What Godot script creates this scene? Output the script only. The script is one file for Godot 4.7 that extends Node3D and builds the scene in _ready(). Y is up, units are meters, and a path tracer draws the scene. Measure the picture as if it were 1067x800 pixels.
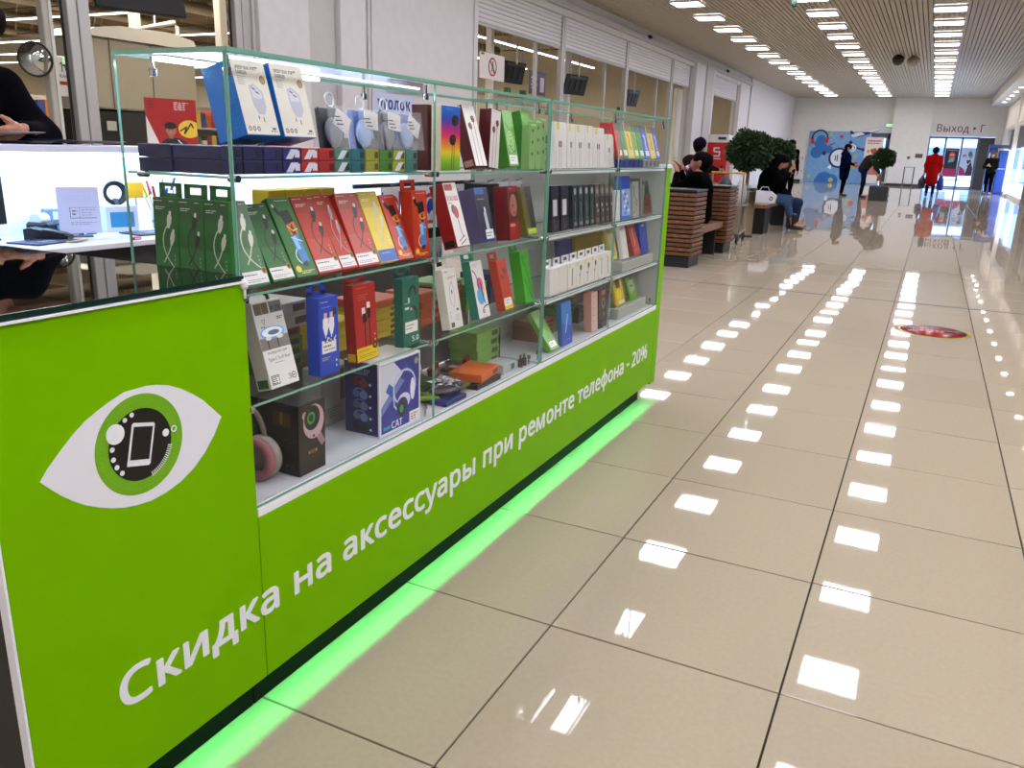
extends Node3D

var M := {}
var RNG := RandomNumberGenerator.new()
var CAM := Vector3(0.744, 1.236, 1.211)
var CB := Basis.from_euler(Vector3(deg_to_rad(-16.019), deg_to_rad(26.017), deg_to_rad(1.850)))
const H := 4.3        # ceiling of the mall
const WX := -6.47     # face of the shop wall on the left
const FZ := -47.0     # far wall
const RX := 3.5       # right wall

func _ready() -> void:
	# camera
	var cam := Camera3D.new()
	cam.name = "camera"
	cam.fov = 50.203
	cam.near = 0.03
	cam.far = 300.0
	cam.transform = Transform3D(CB, CAM)
	add_child(cam)
	cam.current = true
	# sky: even overcast daylight, seen through the doors
	var sky_mat := ProceduralSkyMaterial.new()
	sky_mat.sky_top_color = Color(0.62, 0.74, 0.92)
	sky_mat.sky_horizon_color = Color(0.80, 0.88, 0.98)
	sky_mat.ground_horizon_color = Color(0.75, 0.8, 0.88)
	sky_mat.ground_bottom_color = Color(0.7, 0.74, 0.8)
	sky_mat.sky_energy_multiplier = 2.6
	sky_mat.ground_energy_multiplier = 2.0
	var sky := Sky.new()
	sky.sky_material = sky_mat
	var env := Environment.new()
	env.background_mode = Environment.BG_SKY
	env.sky = sky
	env.tonemap_mode = Environment.TONE_MAPPER_LINEAR
	env.tonemap_exposure = 1.53
	env.sdfgi_enabled = true
	env.ssao_enabled = true
	env.ssil_enabled = true
	var we := WorldEnvironment.new()
	we.name = "environment"
	we.environment = env
	add_child(we)
	RNG.seed = 7
	build_ceiling_lights()
	build_shell()
	build_shop_wall()
	build_store()
	build_entrance()
	build_right_wall()
	build_kiosk()
	build_rear_counter()
	build_benches()
	build_products()
	build_people()
	build_small_things()

# ------------------------------------------------------------------ helpers
func mat(c: Color, rough := 0.6, metal := 0.0, spec := 0.5) -> StandardMaterial3D:
	var k := "%s_%s_%s_%s" % [c.to_html(), rough, metal, spec]
	if not M.has(k):
		var m := StandardMaterial3D.new()
		m.albedo_color = c
		m.roughness = rough
		m.metallic = metal
		m.metallic_specular = spec
		M[k] = m
	return M[k]

func glow(c: Color, e: float) -> StandardMaterial3D:
	var k := "glow_%s_%s" % [c.to_html(), e]
	if not M.has(k):
		var m := StandardMaterial3D.new()
		m.albedo_color = Color(0.9, 0.9, 0.9)
		m.emission_enabled = true
		m.emission = c
		m.emission_energy_multiplier = e
		M[k] = m
	return M[k]

func glass(c := Color(0.93, 1.0, 0.97), a := 0.004) -> StandardMaterial3D:
	var k := "glass_%s_%s" % [c.to_html(), a]
	if not M.has(k):
		var m := StandardMaterial3D.new()
		m.albedo_color = Color(c.r, c.g, c.b, a)
		m.transparency = BaseMaterial3D.TRANSPARENCY_ALPHA
		m.roughness = 0.0
		m.metallic_specular = 0.33
		M[k] = m
	return M[k]

var grains := {}
func noisy(c: Color, amount: float, freq: float, rough := 0.6, size := 1.0, spec := 0.5, metal := 0.0) -> StandardMaterial3D:
	# a base colour with a fine procedural grain; grain pictures are shared between colours
	var k := "noisy_%s_%s_%s_%s_%s_%s" % [c.to_html(), amount, freq, rough, size, spec]
	if not M.has(k):
		var a := 0.02 if amount < 0.026 else 0.06 if amount < 0.1 else 0.2
		var f := 0.015 if freq < 0.025 else 0.04 if freq < 0.07 else 0.1
		var gk := "%s_%s" % [a, f]
		if not grains.has(gk):
			var n := FastNoiseLite.new()
			n.seed = 11
			n.frequency = f
			n.fractal_octaves = 4
			var t := NoiseTexture2D.new()
			t.width = 256
			t.height = 256
			t.seamless = true
			t.noise = n
			var g := Gradient.new()
			g.set_color(0, Color.WHITE.darkened(a * 1.6))
			g.set_color(1, Color.WHITE)
			t.color_ramp = g
			grains[gk] = t
		var m := StandardMaterial3D.new()
		m.albedo_color = Color(minf(c.r * (1.0 + a * 0.6), 1.0), minf(c.g * (1.0 + a * 0.6), 1.0), minf(c.b * (1.0 + a * 0.6), 1.0))
		m.albedo_texture = grains[gk]
		m.uv1_triplanar = true
		m.uv1_world_triplanar = true
		m.uv1_scale = Vector3.ONE / size
		m.roughness = rough
		m.metallic_specular = spec
		m.metallic = metal
		M[k] = m
	return M[k]

func S(smooth := false) -> SurfaceTool:
	var s := SurfaceTool.new()
	s.begin(Mesh.PRIMITIVE_TRIANGLES)
	s.set_smooth_group(0 if smooth else -1)
	return s

func tri(s: SurfaceTool, a: Vector3, b: Vector3, c: Vector3, ctr: Vector3) -> void:
	# one triangle facing away from ctr
	var n := (b - a).cross(c - a)
	if n.dot((a + b + c) / 3.0 - ctr) > 0.0:
		s.add_vertex(a); s.add_vertex(c); s.add_vertex(b)
	else:
		s.add_vertex(a); s.add_vertex(b); s.add_vertex(c)

func quad(s: SurfaceTool, a: Vector3, b: Vector3, c: Vector3, d: Vector3, ctr: Vector3) -> void:
	tri(s, a, b, c, ctr)
	tri(s, a, c, d, ctr)

func face(s: SurfaceTool, a: Vector3, b: Vector3, c: Vector3, d: Vector3) -> void:
	# a textured face seen with a top left, b top right, c bottom right, d bottom left
	var p := [a, b, c, a, c, d]
	var uv := [Vector2(0, 0), Vector2(1, 0), Vector2(1, 1), Vector2(0, 0), Vector2(1, 1), Vector2(0, 1)]
	for i in 6:
		s.set_uv(uv[i])
		s.add_vertex(p[i])

func box(s: SurfaceTool, c: Vector3, size: Vector3, bev := 0.0, xf := Transform3D()) -> void:
	var h := size * 0.5
	var b := minf(bev, minf(h.x, minf(h.y, h.z)) * 0.9)
	var ctr := xf * c
	if b <= 0.0:
		for ax in 3:
			for sg in [-1.0, 1.0]:
				var u := (ax + 1) % 3
				var v := (ax + 2) % 3
				var q := []
				for k in [[-1, -1], [1, -1], [1, 1], [-1, 1]]:
					var p := Vector3()
					p[ax] = sg * h[ax]
					p[u] = k[0] * h[u]
					p[v] = k[1] * h[v]
					q.append(xf * (c + p))
				quad(s, q[0], q[1], q[2], q[3], ctr)
		return
	var pt := func(sg: Vector3, ax: int) -> Vector3:
		var p := Vector3(sg.x * (h.x - b), sg.y * (h.y - b), sg.z * (h.z - b))
		p[ax] = sg[ax] * h[ax]
		return xf * (c + p)
	for ax in 3:
		var u := (ax + 1) % 3
		var v := (ax + 2) % 3
		for sg in [-1.0, 1.0]:
			var q := []
			for k in [[-1, -1], [1, -1], [1, 1], [-1, 1]]:
				var g := Vector3()
				g[ax] = sg
				g[u] = k[0]
				g[v] = k[1]
				q.append(pt.call(g, ax))
			quad(s, q[0], q[1], q[2], q[3], ctr)
		for k in [[-1, -1], [1, -1], [1, 1], [-1, 1]]:
			var g1 := Vector3()
			g1[ax] = -1
			g1[u] = k[0]
			g1[v] = k[1]
			var g2 := g1
			g2[ax] = 1
			quad(s, pt.call(g1, u), pt.call(g2, u), pt.call(g2, v), pt.call(g1, v), ctr)
	for x in [-1, 1]:
		for y in [-1, 1]:
			for z in [-1, 1]:
				var g := Vector3(x, y, z)
				tri(s, pt.call(g, 0), pt.call(g, 1), pt.call(g, 2), ctr)

func cyl(s: SurfaceTool, a: Vector3, b: Vector3, ra: float, rb: float, n := 12, caps := true) -> void:
	var ax := (b - a).normalized()
	var u := ax.cross(Vector3.UP if absf(ax.y) < 0.9 else Vector3.RIGHT).normalized()
	var v := ax.cross(u)
	var ctr := (a + b) * 0.5
	for i in n:
		var t0 := TAU * i / n
		var t1 := TAU * (i + 1) / n
		var d0 := u * cos(t0) + v * sin(t0)
		var d1 := u * cos(t1) + v * sin(t1)
		s.set_smooth_group(0)
		if ra > 0.0 and rb > 0.0:
			quad(s, a + d0 * ra, a + d1 * ra, b + d1 * rb, b + d0 * rb, ctr)
		else:
			tri(s, a + d0 * ra, (a + d1 * ra) if ra > 0.0 else (b + d1 * rb), b + d0 * rb, ctr)
		if caps:
			s.set_smooth_group(-1)
			if ra > 0.0:
				tri(s, a, a + d0 * ra, a + d1 * ra, ctr)
			if rb > 0.0:
				tri(s, b, b + d0 * rb, b + d1 * rb, ctr)

func lathe(s: SurfaceTool, prof: Array, n: int, xf: Transform3D) -> void:
	# profile of (radius, height) from bottom to top
	s.set_smooth_group(0)
	for k in prof.size() - 1:
		var p: Vector2 = prof[k]
		var q: Vector2 = prof[k + 1]
		for i in n:
			var c0 := Vector3(cos(TAU * i / n), 0, sin(TAU * i / n))
			var c1 := Vector3(cos(TAU * (i + 1) / n), 0, sin(TAU * (i + 1) / n))
			var A := xf * (c0 * p.x + Vector3.UP * p.y)
			var B := xf * (c1 * p.x + Vector3.UP * p.y)
			var C := xf * (c1 * q.x + Vector3.UP * q.y)
			var D := xf * (c0 * q.x + Vector3.UP * q.y)
			if p.x > 0.0:
				s.add_vertex(A); s.add_vertex(C); s.add_vertex(B)
			if q.x > 0.0:
				s.add_vertex(A); s.add_vertex(D); s.add_vertex(C)

func tube(s: SurfaceTool, pts: Array, r: float, n := 8, closed := false) -> void:
	s.set_smooth_group(0)
	var cnt := pts.size()
	var rings := []
	var u := Vector3()
	for k in cnt:
		var p: Vector3 = pts[k]
		var d: Vector3
		if closed:
			d = (pts[(k + 1) % cnt] - pts[(k + cnt - 1) % cnt]).normalized()
		else:
			d = (pts[mini(k + 1, cnt - 1)] - pts[maxi(k - 1, 0)]).normalized()
		if k == 0:
			u = d.cross(Vector3.UP if absf(d.y) < 0.9 else Vector3.RIGHT).normalized()
		u = (u - d * u.dot(d)).normalized()
		var v := d.cross(u)
		var ring := []
		for i in n:
			ring.append(p + (u * cos(TAU * i / n) + v * sin(TAU * i / n)) * r)
		rings.append(ring)
	for k in (cnt if closed else cnt - 1):
		var ra: Array = rings[k]
		var rb: Array = rings[(k + 1) % cnt]
		var ctr: Vector3 = (pts[k] + pts[(k + 1) % cnt]) * 0.5
		for i in n:
			var j := (i + 1) % n
			quad(s, ra[i], ra[j], rb[j], rb[i], ctr)
	if not closed:
		s.set_smooth_group(-1)
		for e in [0, cnt - 1]:
			var ring2: Array = rings[e]
			var inner: Vector3 = pts[1] if e == 0 else pts[cnt - 2]
			for i in n:
				tri(s, pts[e], ring2[i], ring2[(i + 1) % n], inner)

func prism(s: SurfaceTool, poly: PackedVector2Array, z0: float, z1: float, xf := Transform3D()) -> void:
	# a polygon in the xy plane given depth from z0 (back) to z1 (front)
	s.set_smooth_group(-1)
	var idx := Geometry2D.triangulate_polygon(poly)
	for k in range(0, idx.size(), 3):
		var a := poly[idx[k]]
		var b := poly[idx[k + 1]]
		var c := poly[idx[k + 2]]
		for z in [z0, z1]:
			tri(s, xf * Vector3(a.x, a.y, z), xf * Vector3(b.x, b.y, z), xf * Vector3(c.x, c.y, z), xf * Vector3(a.x, a.y, (z0 + z1) * 0.5))
	var n := poly.size()
	var ccw := not Geometry2D.is_polygon_clockwise(poly)
	for i in n:
		var a := poly[i]
		var b := poly[(i + 1) % n]
		var e := (b - a)
		var out := Vector2(e.y, -e.x).normalized() * (1.0 if ccw else -1.0)
		var m := (a + b) * 0.5 - out * 0.01
		quad(s, xf * Vector3(a.x, a.y, z0), xf * Vector3(b.x, b.y, z0), xf * Vector3(b.x, b.y, z1), xf * Vector3(a.x, a.y, z1), xf * Vector3(m.x, m.y, (z0 + z1) * 0.5))

func circle(cx: float, cy: float, r: float, n := 28) -> PackedVector2Array:
	var p := PackedVector2Array()
	for i in n:
		p.append(Vector2(cx + cos(TAU * i / n) * r, cy + sin(TAU * i / n) * r))
	return p

func ringpoly(s: SurfaceTool, cx: float, cy: float, r0: float, r1: float, z0: float, z1: float, xf := Transform3D(), a0 := 0.0, a1 := TAU, n := 32) -> void:
	for i in n:
		var t0 := lerpf(a0, a1, float(i) / n)
		var t1 := lerpf(a0, a1, float(i + 1) / n)
		var q := PackedVector2Array([Vector2(cx + cos(t0) * r0, cy + sin(t0) * r0), Vector2(cx + cos(t0) * r1, cy + sin(t0) * r1), Vector2(cx + cos(t1) * r1, cy + sin(t1) * r1), Vector2(cx + cos(t1) * r0, cy + sin(t1) * r0)])
		prism(s, q, z0, z1, xf)

func ball(s: SurfaceTool, c: Vector3, r: Vector3, n := 10) -> void:
	var prof := []
	for k in n + 1:
		var t := -PI / 2 + PI * k / n
		prof.append(Vector2(maxf(cos(t), 0.0), sin(t)))
	prof[0] = Vector2(0, -1)
	prof[n] = Vector2(0, 1)
	lathe(s, prof, n * 2, Transform3D(Basis.from_scale(r), c))

func put(s: SurfaceTool, called: String, m: Material, parent: Node = self) -> MeshInstance3D:
	s.generate_normals()
	var o := MeshInstance3D.new()
	o.name = called
	o.mesh = s.commit()
	o.material_override = m
	parent.add_child(o, true)
	return o

func put_mesh(mesh: Mesh, called: String, m: Material, parent: Node = self) -> MeshInstance3D:
	var o := MeshInstance3D.new()
	o.name = called
	o.mesh = mesh
	o.material_override = m
	parent.add_child(o, true)
	return o

var used := {}
func numbered(called: String) -> String:
	if not used.has(called):
		used[called] = 0
		return called
	used[called] += 1
	return "%s_%03d" % [called, used[called]]

func thing(called: String, label: String, category: String, at := Vector3.ZERO, turn := 0.0, group := "") -> Node3D:
	var o := Node3D.new()
	o.name = numbered(called)
	add_child(o)
	o.position = at
	o.rotation.y = turn
	tag(o, label, category, group)
	return o

func tag(o: Node, label: String, category: String, group := "") -> void:
	o.set_meta("label", label)
	o.set_meta("category", category)
	if group != "":
		o.set_meta("group", group)

func struct(called: String, label := "", category := "") -> Node3D:
	var o := Node3D.new()
	o.name = called
	add_child(o)
	o.set_meta("kind", "structure")
	if label != "":
		tag(o, label, category)
	return o

func dup(o: Node3D, label := "", group := "") -> Node3D:
	var c: Node3D = o.duplicate()
	var base := String(o.name)
	if base.length() > 4 and base[base.length() - 4] == "_" and base.right(3).is_valid_int():
		base = base.left(base.length() - 4)
	c.name = numbered(base)
	add_child(c)
	if label != "":
		c.set_meta("label", label)
	if group != "":
		c.set_meta("group", group)
	return c

func sheet(called: String, m: Material, parent: Node, c: Vector3, right: Vector3, up: Vector3) -> MeshInstance3D:
	# a printed face of half extents right and up
	var s := S()
	face(s, c - right + up, c + right + up, c + right - up, c - right - up)
	return put(s, called, m, parent)

var fonts := {}
func font(bold := false) -> Font:
	if not fonts.has(bold):
		var f := SystemFont.new()
		f.font_names = PackedStringArray(["Droid Sans"])
		f.font_weight = 700 if bold else 400
		fonts[bold] = f
	return fonts[bold]

func text_mesh(t: String, bold := false, depth := 0.004) -> TextMesh:
	var m := TextMesh.new()
	m.text = t
	m.font = font(bold)
	m.font_size = 64
	m.pixel_size = 0.01
	m.depth = depth
	m.curve_step = 1.0
	m.horizontal_alignment = HORIZONTAL_ALIGNMENT_LEFT
	return m

func lettering(t: String, called: String, m: Material, parent: Node, at: Vector3, basis: Basis, width: float, height: float, bold := false, fat := 0.0) -> MeshInstance3D:
	# letters whose box is width x height, bottom left corner at «at»; «fat» thickens every stroke by that much
	var tm := text_mesh(t, bold, 0.4)
	var bb := tm.get_aabb()
	var arr := tm.get_mesh_arrays()
	var vs: PackedVector3Array = arr[Mesh.ARRAY_VERTEX]
	var ix: PackedInt32Array = arr[Mesh.ARRAY_INDEX]
	var sx := (width - fat) / bb.size.x
	var sy := (height - fat) / bb.size.y
	var s := S()
	for j in (8 if fat > 0.0 else 1):
		var o := Vector3(cos(TAU * j / 8.0), sin(TAU * j / 8.0), 0) * fat * 0.5 if fat > 0.0 else Vector3.ZERO
		for i in ix:
			var v := vs[i]
			s.add_vertex(Vector3((v.x - bb.position.x) * sx + fat * 0.5, (v.y - bb.position.y) * sy + fat * 0.5, v.z * 0.003 + j * 0.00002) + o)
	var r := put(s, called, m, parent)
	r.transform = Transform3D(basis, at)
	return r

# ---- drawing flat print into an Image, in fractions of its size
func img(w: int, h: int, c: Color) -> Image:
	var i := Image.create(w, h, false, Image.FORMAT_RGBA8)
	i.fill(c)
	return i

func fr(i: Image, x0: float, y0: float, x1: float, y1: float, c: Color) -> void:
	i.fill_rect(Rect2i(int(x0 * i.get_width()), int(y0 * i.get_height()), maxi(1, int((x1 - x0) * i.get_width())), maxi(1, int((y1 - y0) * i.get_height()))), c)

func dc(i: Image, x: float, y: float, r: float, c: Color, ry := -1.0) -> void:
	# disc; r in fractions of the width
	var w := i.get_width()
	var h := i.get_height()
	var R := r * w
	var Ry := R if ry < 0.0 else ry * w
	for py in range(maxi(0, int(y * h - Ry)), mini(h, int(y * h + Ry) + 2)):
		for px in range(maxi(0, int(x * w - R)), mini(w, int(x * w + R) + 2)):
			var dx := (px + 0.5 - x * w) / R
			var dy := (py + 0.5 - y * h) / Ry
			if dx * dx + dy * dy <= 1.0:
				i.set_pixel(px, py, c)

func ln(i: Image, pts: Array, wd: float, c: Color) -> void:
	# thick line; wd in pixels
	var w := i.get_width()
	var h := i.get_height()
	for k in pts.size() - 1:
		var a := Vector2(pts[k][0] * w, pts[k][1] * h)
		var b := Vector2(pts[k + 1][0] * w, pts[k + 1][1] * h)
		var lo := Vector2(minf(a.x, b.x), minf(a.y, b.y)) - Vector2(wd, wd)
		var hi := Vector2(maxf(a.x, b.x), maxf(a.y, b.y)) + Vector2(wd, wd)
		for py in range(maxi(0, int(lo.y)), mini(h, int(hi.y) + 1)):
			for px in range(maxi(0, int(lo.x)), mini(w, int(hi.x) + 1)):
				var p := Vector2(px + 0.5, py + 0.5)
				if p.distance_squared_to(Geometry2D.get_closest_point_to_segment(p, a, b)) <= wd * wd * 0.25:
					i.set_pixel(px, py, c)

func pg(i: Image, pts: Array, c: Color) -> void:
	var w := i.get_width()
	var h := i.get_height()
	var q := PackedVector2Array()
	var lo := Vector2(1e9, 1e9)
	var hi := Vector2(-1e9, -1e9)
	for p in pts:
		var v := Vector2(p[0] * w, p[1] * h)
		q.append(v)
		lo = lo.min(v)
		hi = hi.max(v)
	for py in range(maxi(0, int(lo.y)), mini(h, int(hi.y) + 1)):
		for px in range(maxi(0, int(lo.x)), mini(w, int(hi.x) + 1)):
			if Geometry2D.is_point_in_polygon(Vector2(px + 0.5, py + 0.5), q):
				i.set_pixel(px, py, c)

func tx(i: Image, t: String, x: float, y: float, wd: float, ht: float, c: Color, bold := true, tilt := 0.0) -> void:
	# real letters in the print: box x, y (top left), wd, ht in fractions
	var tm := text_mesh(t, bold, 0.02)
	var arr := tm.get_mesh_arrays()
	var vs: PackedVector3Array = arr[Mesh.ARRAY_VERTEX]
	var ns: PackedVector3Array = arr[Mesh.ARRAY_NORMAL]
	var ix: PackedInt32Array = arr[Mesh.ARRAY_INDEX]
	var bb := tm.get_aabb()
	var w := i.get_width()
	var h := i.get_height()
	for k in range(0, ix.size(), 3):
		if ns[ix[k]].z < 0.5:
			continue
		var p := []
		for j in 3:
			var v := vs[ix[k + j]]
			var fx := (v.x - bb.position.x) / bb.size.x
			var fy := 1.0 - (v.y - bb.position.y) / bb.size.y
			p.append(Vector2((x + fx * wd) * w, (y + fy * ht + tilt * fx) * h))
		var lo: Vector2 = p[0].min(p[1]).min(p[2])
		var hi: Vector2 = p[0].max(p[1]).max(p[2])
		for py in range(maxi(0, int(lo.y)), mini(h, int(hi.y) + 1)):
			for px in range(maxi(0, int(lo.x)), mini(w, int(hi.x) + 1)):
				if Geometry2D.point_is_inside_triangle(Vector2(px + 0.5, py + 0.5), p[0], p[1], p[2]):
					i.set_pixel(px, py, c)

func bez(a: Array, b: Array, c: Array, d: Array, n := 14) -> Array:
	var r := []
	for k in n + 1:
		var t := float(k) / n
		var v := Vector2(a[0], a[1]).bezier_interpolate(Vector2(b[0], b[1]), Vector2(c[0], c[1]), Vector2(d[0], d[1]), t)
		r.append([v.x, v.y])
	return r

func print_mat(key: String, i: Image, rough := 0.35) -> StandardMaterial3D:
	if not M.has(key):
		var m := StandardMaterial3D.new()
		i.generate_mipmaps()
		m.albedo_texture = ImageTexture.create_from_image(i)
		m.roughness = rough
		M[key] = m
	return M[key]

func seg_wall(parent: Node, called: String, m: Material, x0: float, x1: float, y0: float, y1: float, z0: float, z1: float, bev := 0.0) -> MeshInstance3D:
	var s := S()
	box(s, Vector3((x0 + x1) / 2, (y0 + y1) / 2, (z0 + z1) / 2), Vector3(absf(x1 - x0), absf(y1 - y0), absf(z1 - z0)), bev)
	return put(s, called, m, parent)
# ------------------------------------------------------------------ ceiling lights
func build_ceiling_lights() -> void:
	var frame_s := S()
	for k in 4:
		var b := Basis(Vector3.UP, k * PI / 2)
		box(frame_s, Vector3(0, 0, 0.307), Vector3(0.634, 0.05, 0.02), 0.003, Transform3D(b, Vector3.ZERO))
	frame_s.generate_normals()
	var frame_mesh := frame_s.commit()
	var dif_s := S()
	box(dif_s, Vector3(0, 0.008, 0), Vector3(0.594, 0.012, 0.594))
	dif_s.generate_normals()
	var dif := dif_s.commit()
	var rows := [[0.55, "right"], [-1.93, "middle"], [-4.40, "left"]]
	for r in rows:
		for k in 25:
			var z: float = 2.32 - 1.945 * k
			var t := thing("ceiling_light", "square white ceiling light panel in the %s of the three long rows" % r[1], "ceiling light", Vector3(r[0], H - 0.03, z), 0.0, "ceiling light panels, %s row" % r[1])
			put_mesh(frame_mesh, "frame", mat(Color(0.85, 0.85, 0.86), 0.4), t)
			put_mesh(dif, "diffuser", glow(Color(0.97, 0.965, 1.0), 4.0), t)
			var a := AreaLight3D.new()
			a.name = "panel_light"
			a.area_size = Vector2(0.58, 0.58)
			a.area_normalize_energy = true
			a.light_energy = 1.15
			a.light_color = Color(0.953, 0.946, 1.0)
			a.area_range = 60.0
			a.area_attenuation = 2.0
			a.shadow_enabled = true
			a.rotation_degrees = Vector3(-90, 0, 0)
			a.position = Vector3(0, -0.012, 0)
			t.add_child(a)

# ------------------------------------------------------------------ floor, ceiling, walls
func build_shell() -> void:
	# floor of polished tiles, each on its own slightly uneven bed
	var fl := struct("floor", "glossy beige floor tiles with thin dark joints", "floor")
	seg_wall(fl, "joint_bed", noisy(Color(0.20, 0.17, 0.14), 0.3, 0.05, 0.9), -6.8, 3.9, -0.06, -0.0065, 3.2, FZ - 0.3)
	var ts := S()
	box(ts, Vector3(0, -0.004, 0), Vector3(0.5950, 0.008, 0.5950), 0.0012)
	ts.generate_normals()
	var tile := ts.commit()
	var tmats := []
	var ripple: NoiseTexture2D
	for c in [Color(0.695, 0.648, 0.568), Color(0.688, 0.641, 0.562), Color(0.702, 0.655, 0.575)]:
		var m := noisy(c, 0.02, 0.1, 0.025, 0.5, 0.43)
		# polished tiles are never quite flat: a faint slow waviness
		if ripple == null:
			var rn := FastNoiseLite.new()
			rn.seed = 5
			rn.frequency = 0.02
			rn.fractal_octaves = 2
			ripple = NoiseTexture2D.new()
			ripple.width = 256
			ripple.height = 256
			ripple.seamless = true
			ripple.noise = rn
			ripple.as_normal_map = true
			ripple.bump_strength = 1.0
		m.normal_enabled = true
		m.normal_texture = ripple
		m.normal_scale = 0.012
		tmats.append(m)
	var near := []
	var far := []
	for i in range(-11, 7):
		for j in range(-5, 79):
			var p := Vector3(0.6 * i + 0.3, 0, -0.6 * j - 0.3)
			var d := CB.inverse() * (p - CAM)
			var sx := 533.5 - 853.8 * d.x / d.z
			var sy := 400.0 + 853.8 * d.y / d.z
			var vis := d.z < -0.3 and sx > -120 and sx < 1190 and sy < 980 and p.z > -11.5
			if p.x < -0.9 and p.z > -2.8:
				vis = false
			if p.x > 3.6:
				continue
			(near if vis else far).append(p)
	near.sort_custom(func(a, b): return a.distance_to(CAM) < b.distance_to(CAM))
	while near.size() > 298:
		far.append(near.pop_back())
	var place := func(p: Vector3) -> Transform3D:
		return Transform3D(Basis.from_euler(Vector3(RNG.randfn(0, 0.0009), 0, RNG.randfn(0, 0.0009))), p + Vector3(0, RNG.randf_range(-0.0003, 0.0), 0))
	for p in near:
		var o := put_mesh(tile, "tile", tmats[RNG.randi() % 3], fl)
		o.transform = place.call(p)
	var mm := MultiMesh.new()
	mm.transform_format = MultiMesh.TRANSFORM_3D
	mm.mesh = tile
	mm.instance_count = far.size()
	for k in far.size():
		mm.set_instance_transform(k, place.call(far[k]))
	var mi := MultiMeshInstance3D.new()
	mi.name = "distant_tiles"
	mi.multimesh = mm
	mi.material_override = tmats[0]
	mi.set_meta("kind", "stuff")
	fl.add_child(mi)
	seg_wall(fl, "expansion_joint", mat(Color(0.16, 0.14, 0.12), 0.5), -6.4, 3.5, -0.01, 0.0012, -7.025, -6.995)

	# ceiling of long narrow slats under a plain deck
	var ce := struct("ceiling", "ceiling of long narrow taupe slats", "ceiling")
	seg_wall(ce, "deck", mat(Color(0.55, 0.52, 0.47), 0.9), -6.75, 3.9, H + 0.06, H + 0.3, 3.3, FZ - 0.3)
	var sl := S()
	var x := WX + 0.05
	while x < 2.75:
		box(sl, Vector3(x, H + 0.03, (3.2 + FZ) / 2), Vector3(0.082, 0.05, 3.2 - FZ))
		x += 0.1
	var so := put(sl, "ceiling_slats", mat(Color(0.69, 0.65, 0.58), 0.5), ce)
	so.set_meta("kind", "stuff")
	var cr := S()
	var z := 2.8
	while z > FZ:
		box(cr, Vector3(-1.8, H + 0.062, z), Vector3(9.2, 0.02, 0.04))
		z -= 1.945
	put(cr, "carrier_rails", mat(Color(0.55, 0.53, 0.5), 0.5), ce).set_meta("kind", "stuff")

	var white := noisy(Color(0.82, 0.80, 0.77), 0.02, 0.01, 0.75)
	# wall behind the camera, closing the hall
	var bw := struct("wall_back")
	seg_wall(bw, "wall_panel", white, -6.75, 3.9, 0, H + 0.3, 3.2, 3.4)

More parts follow.
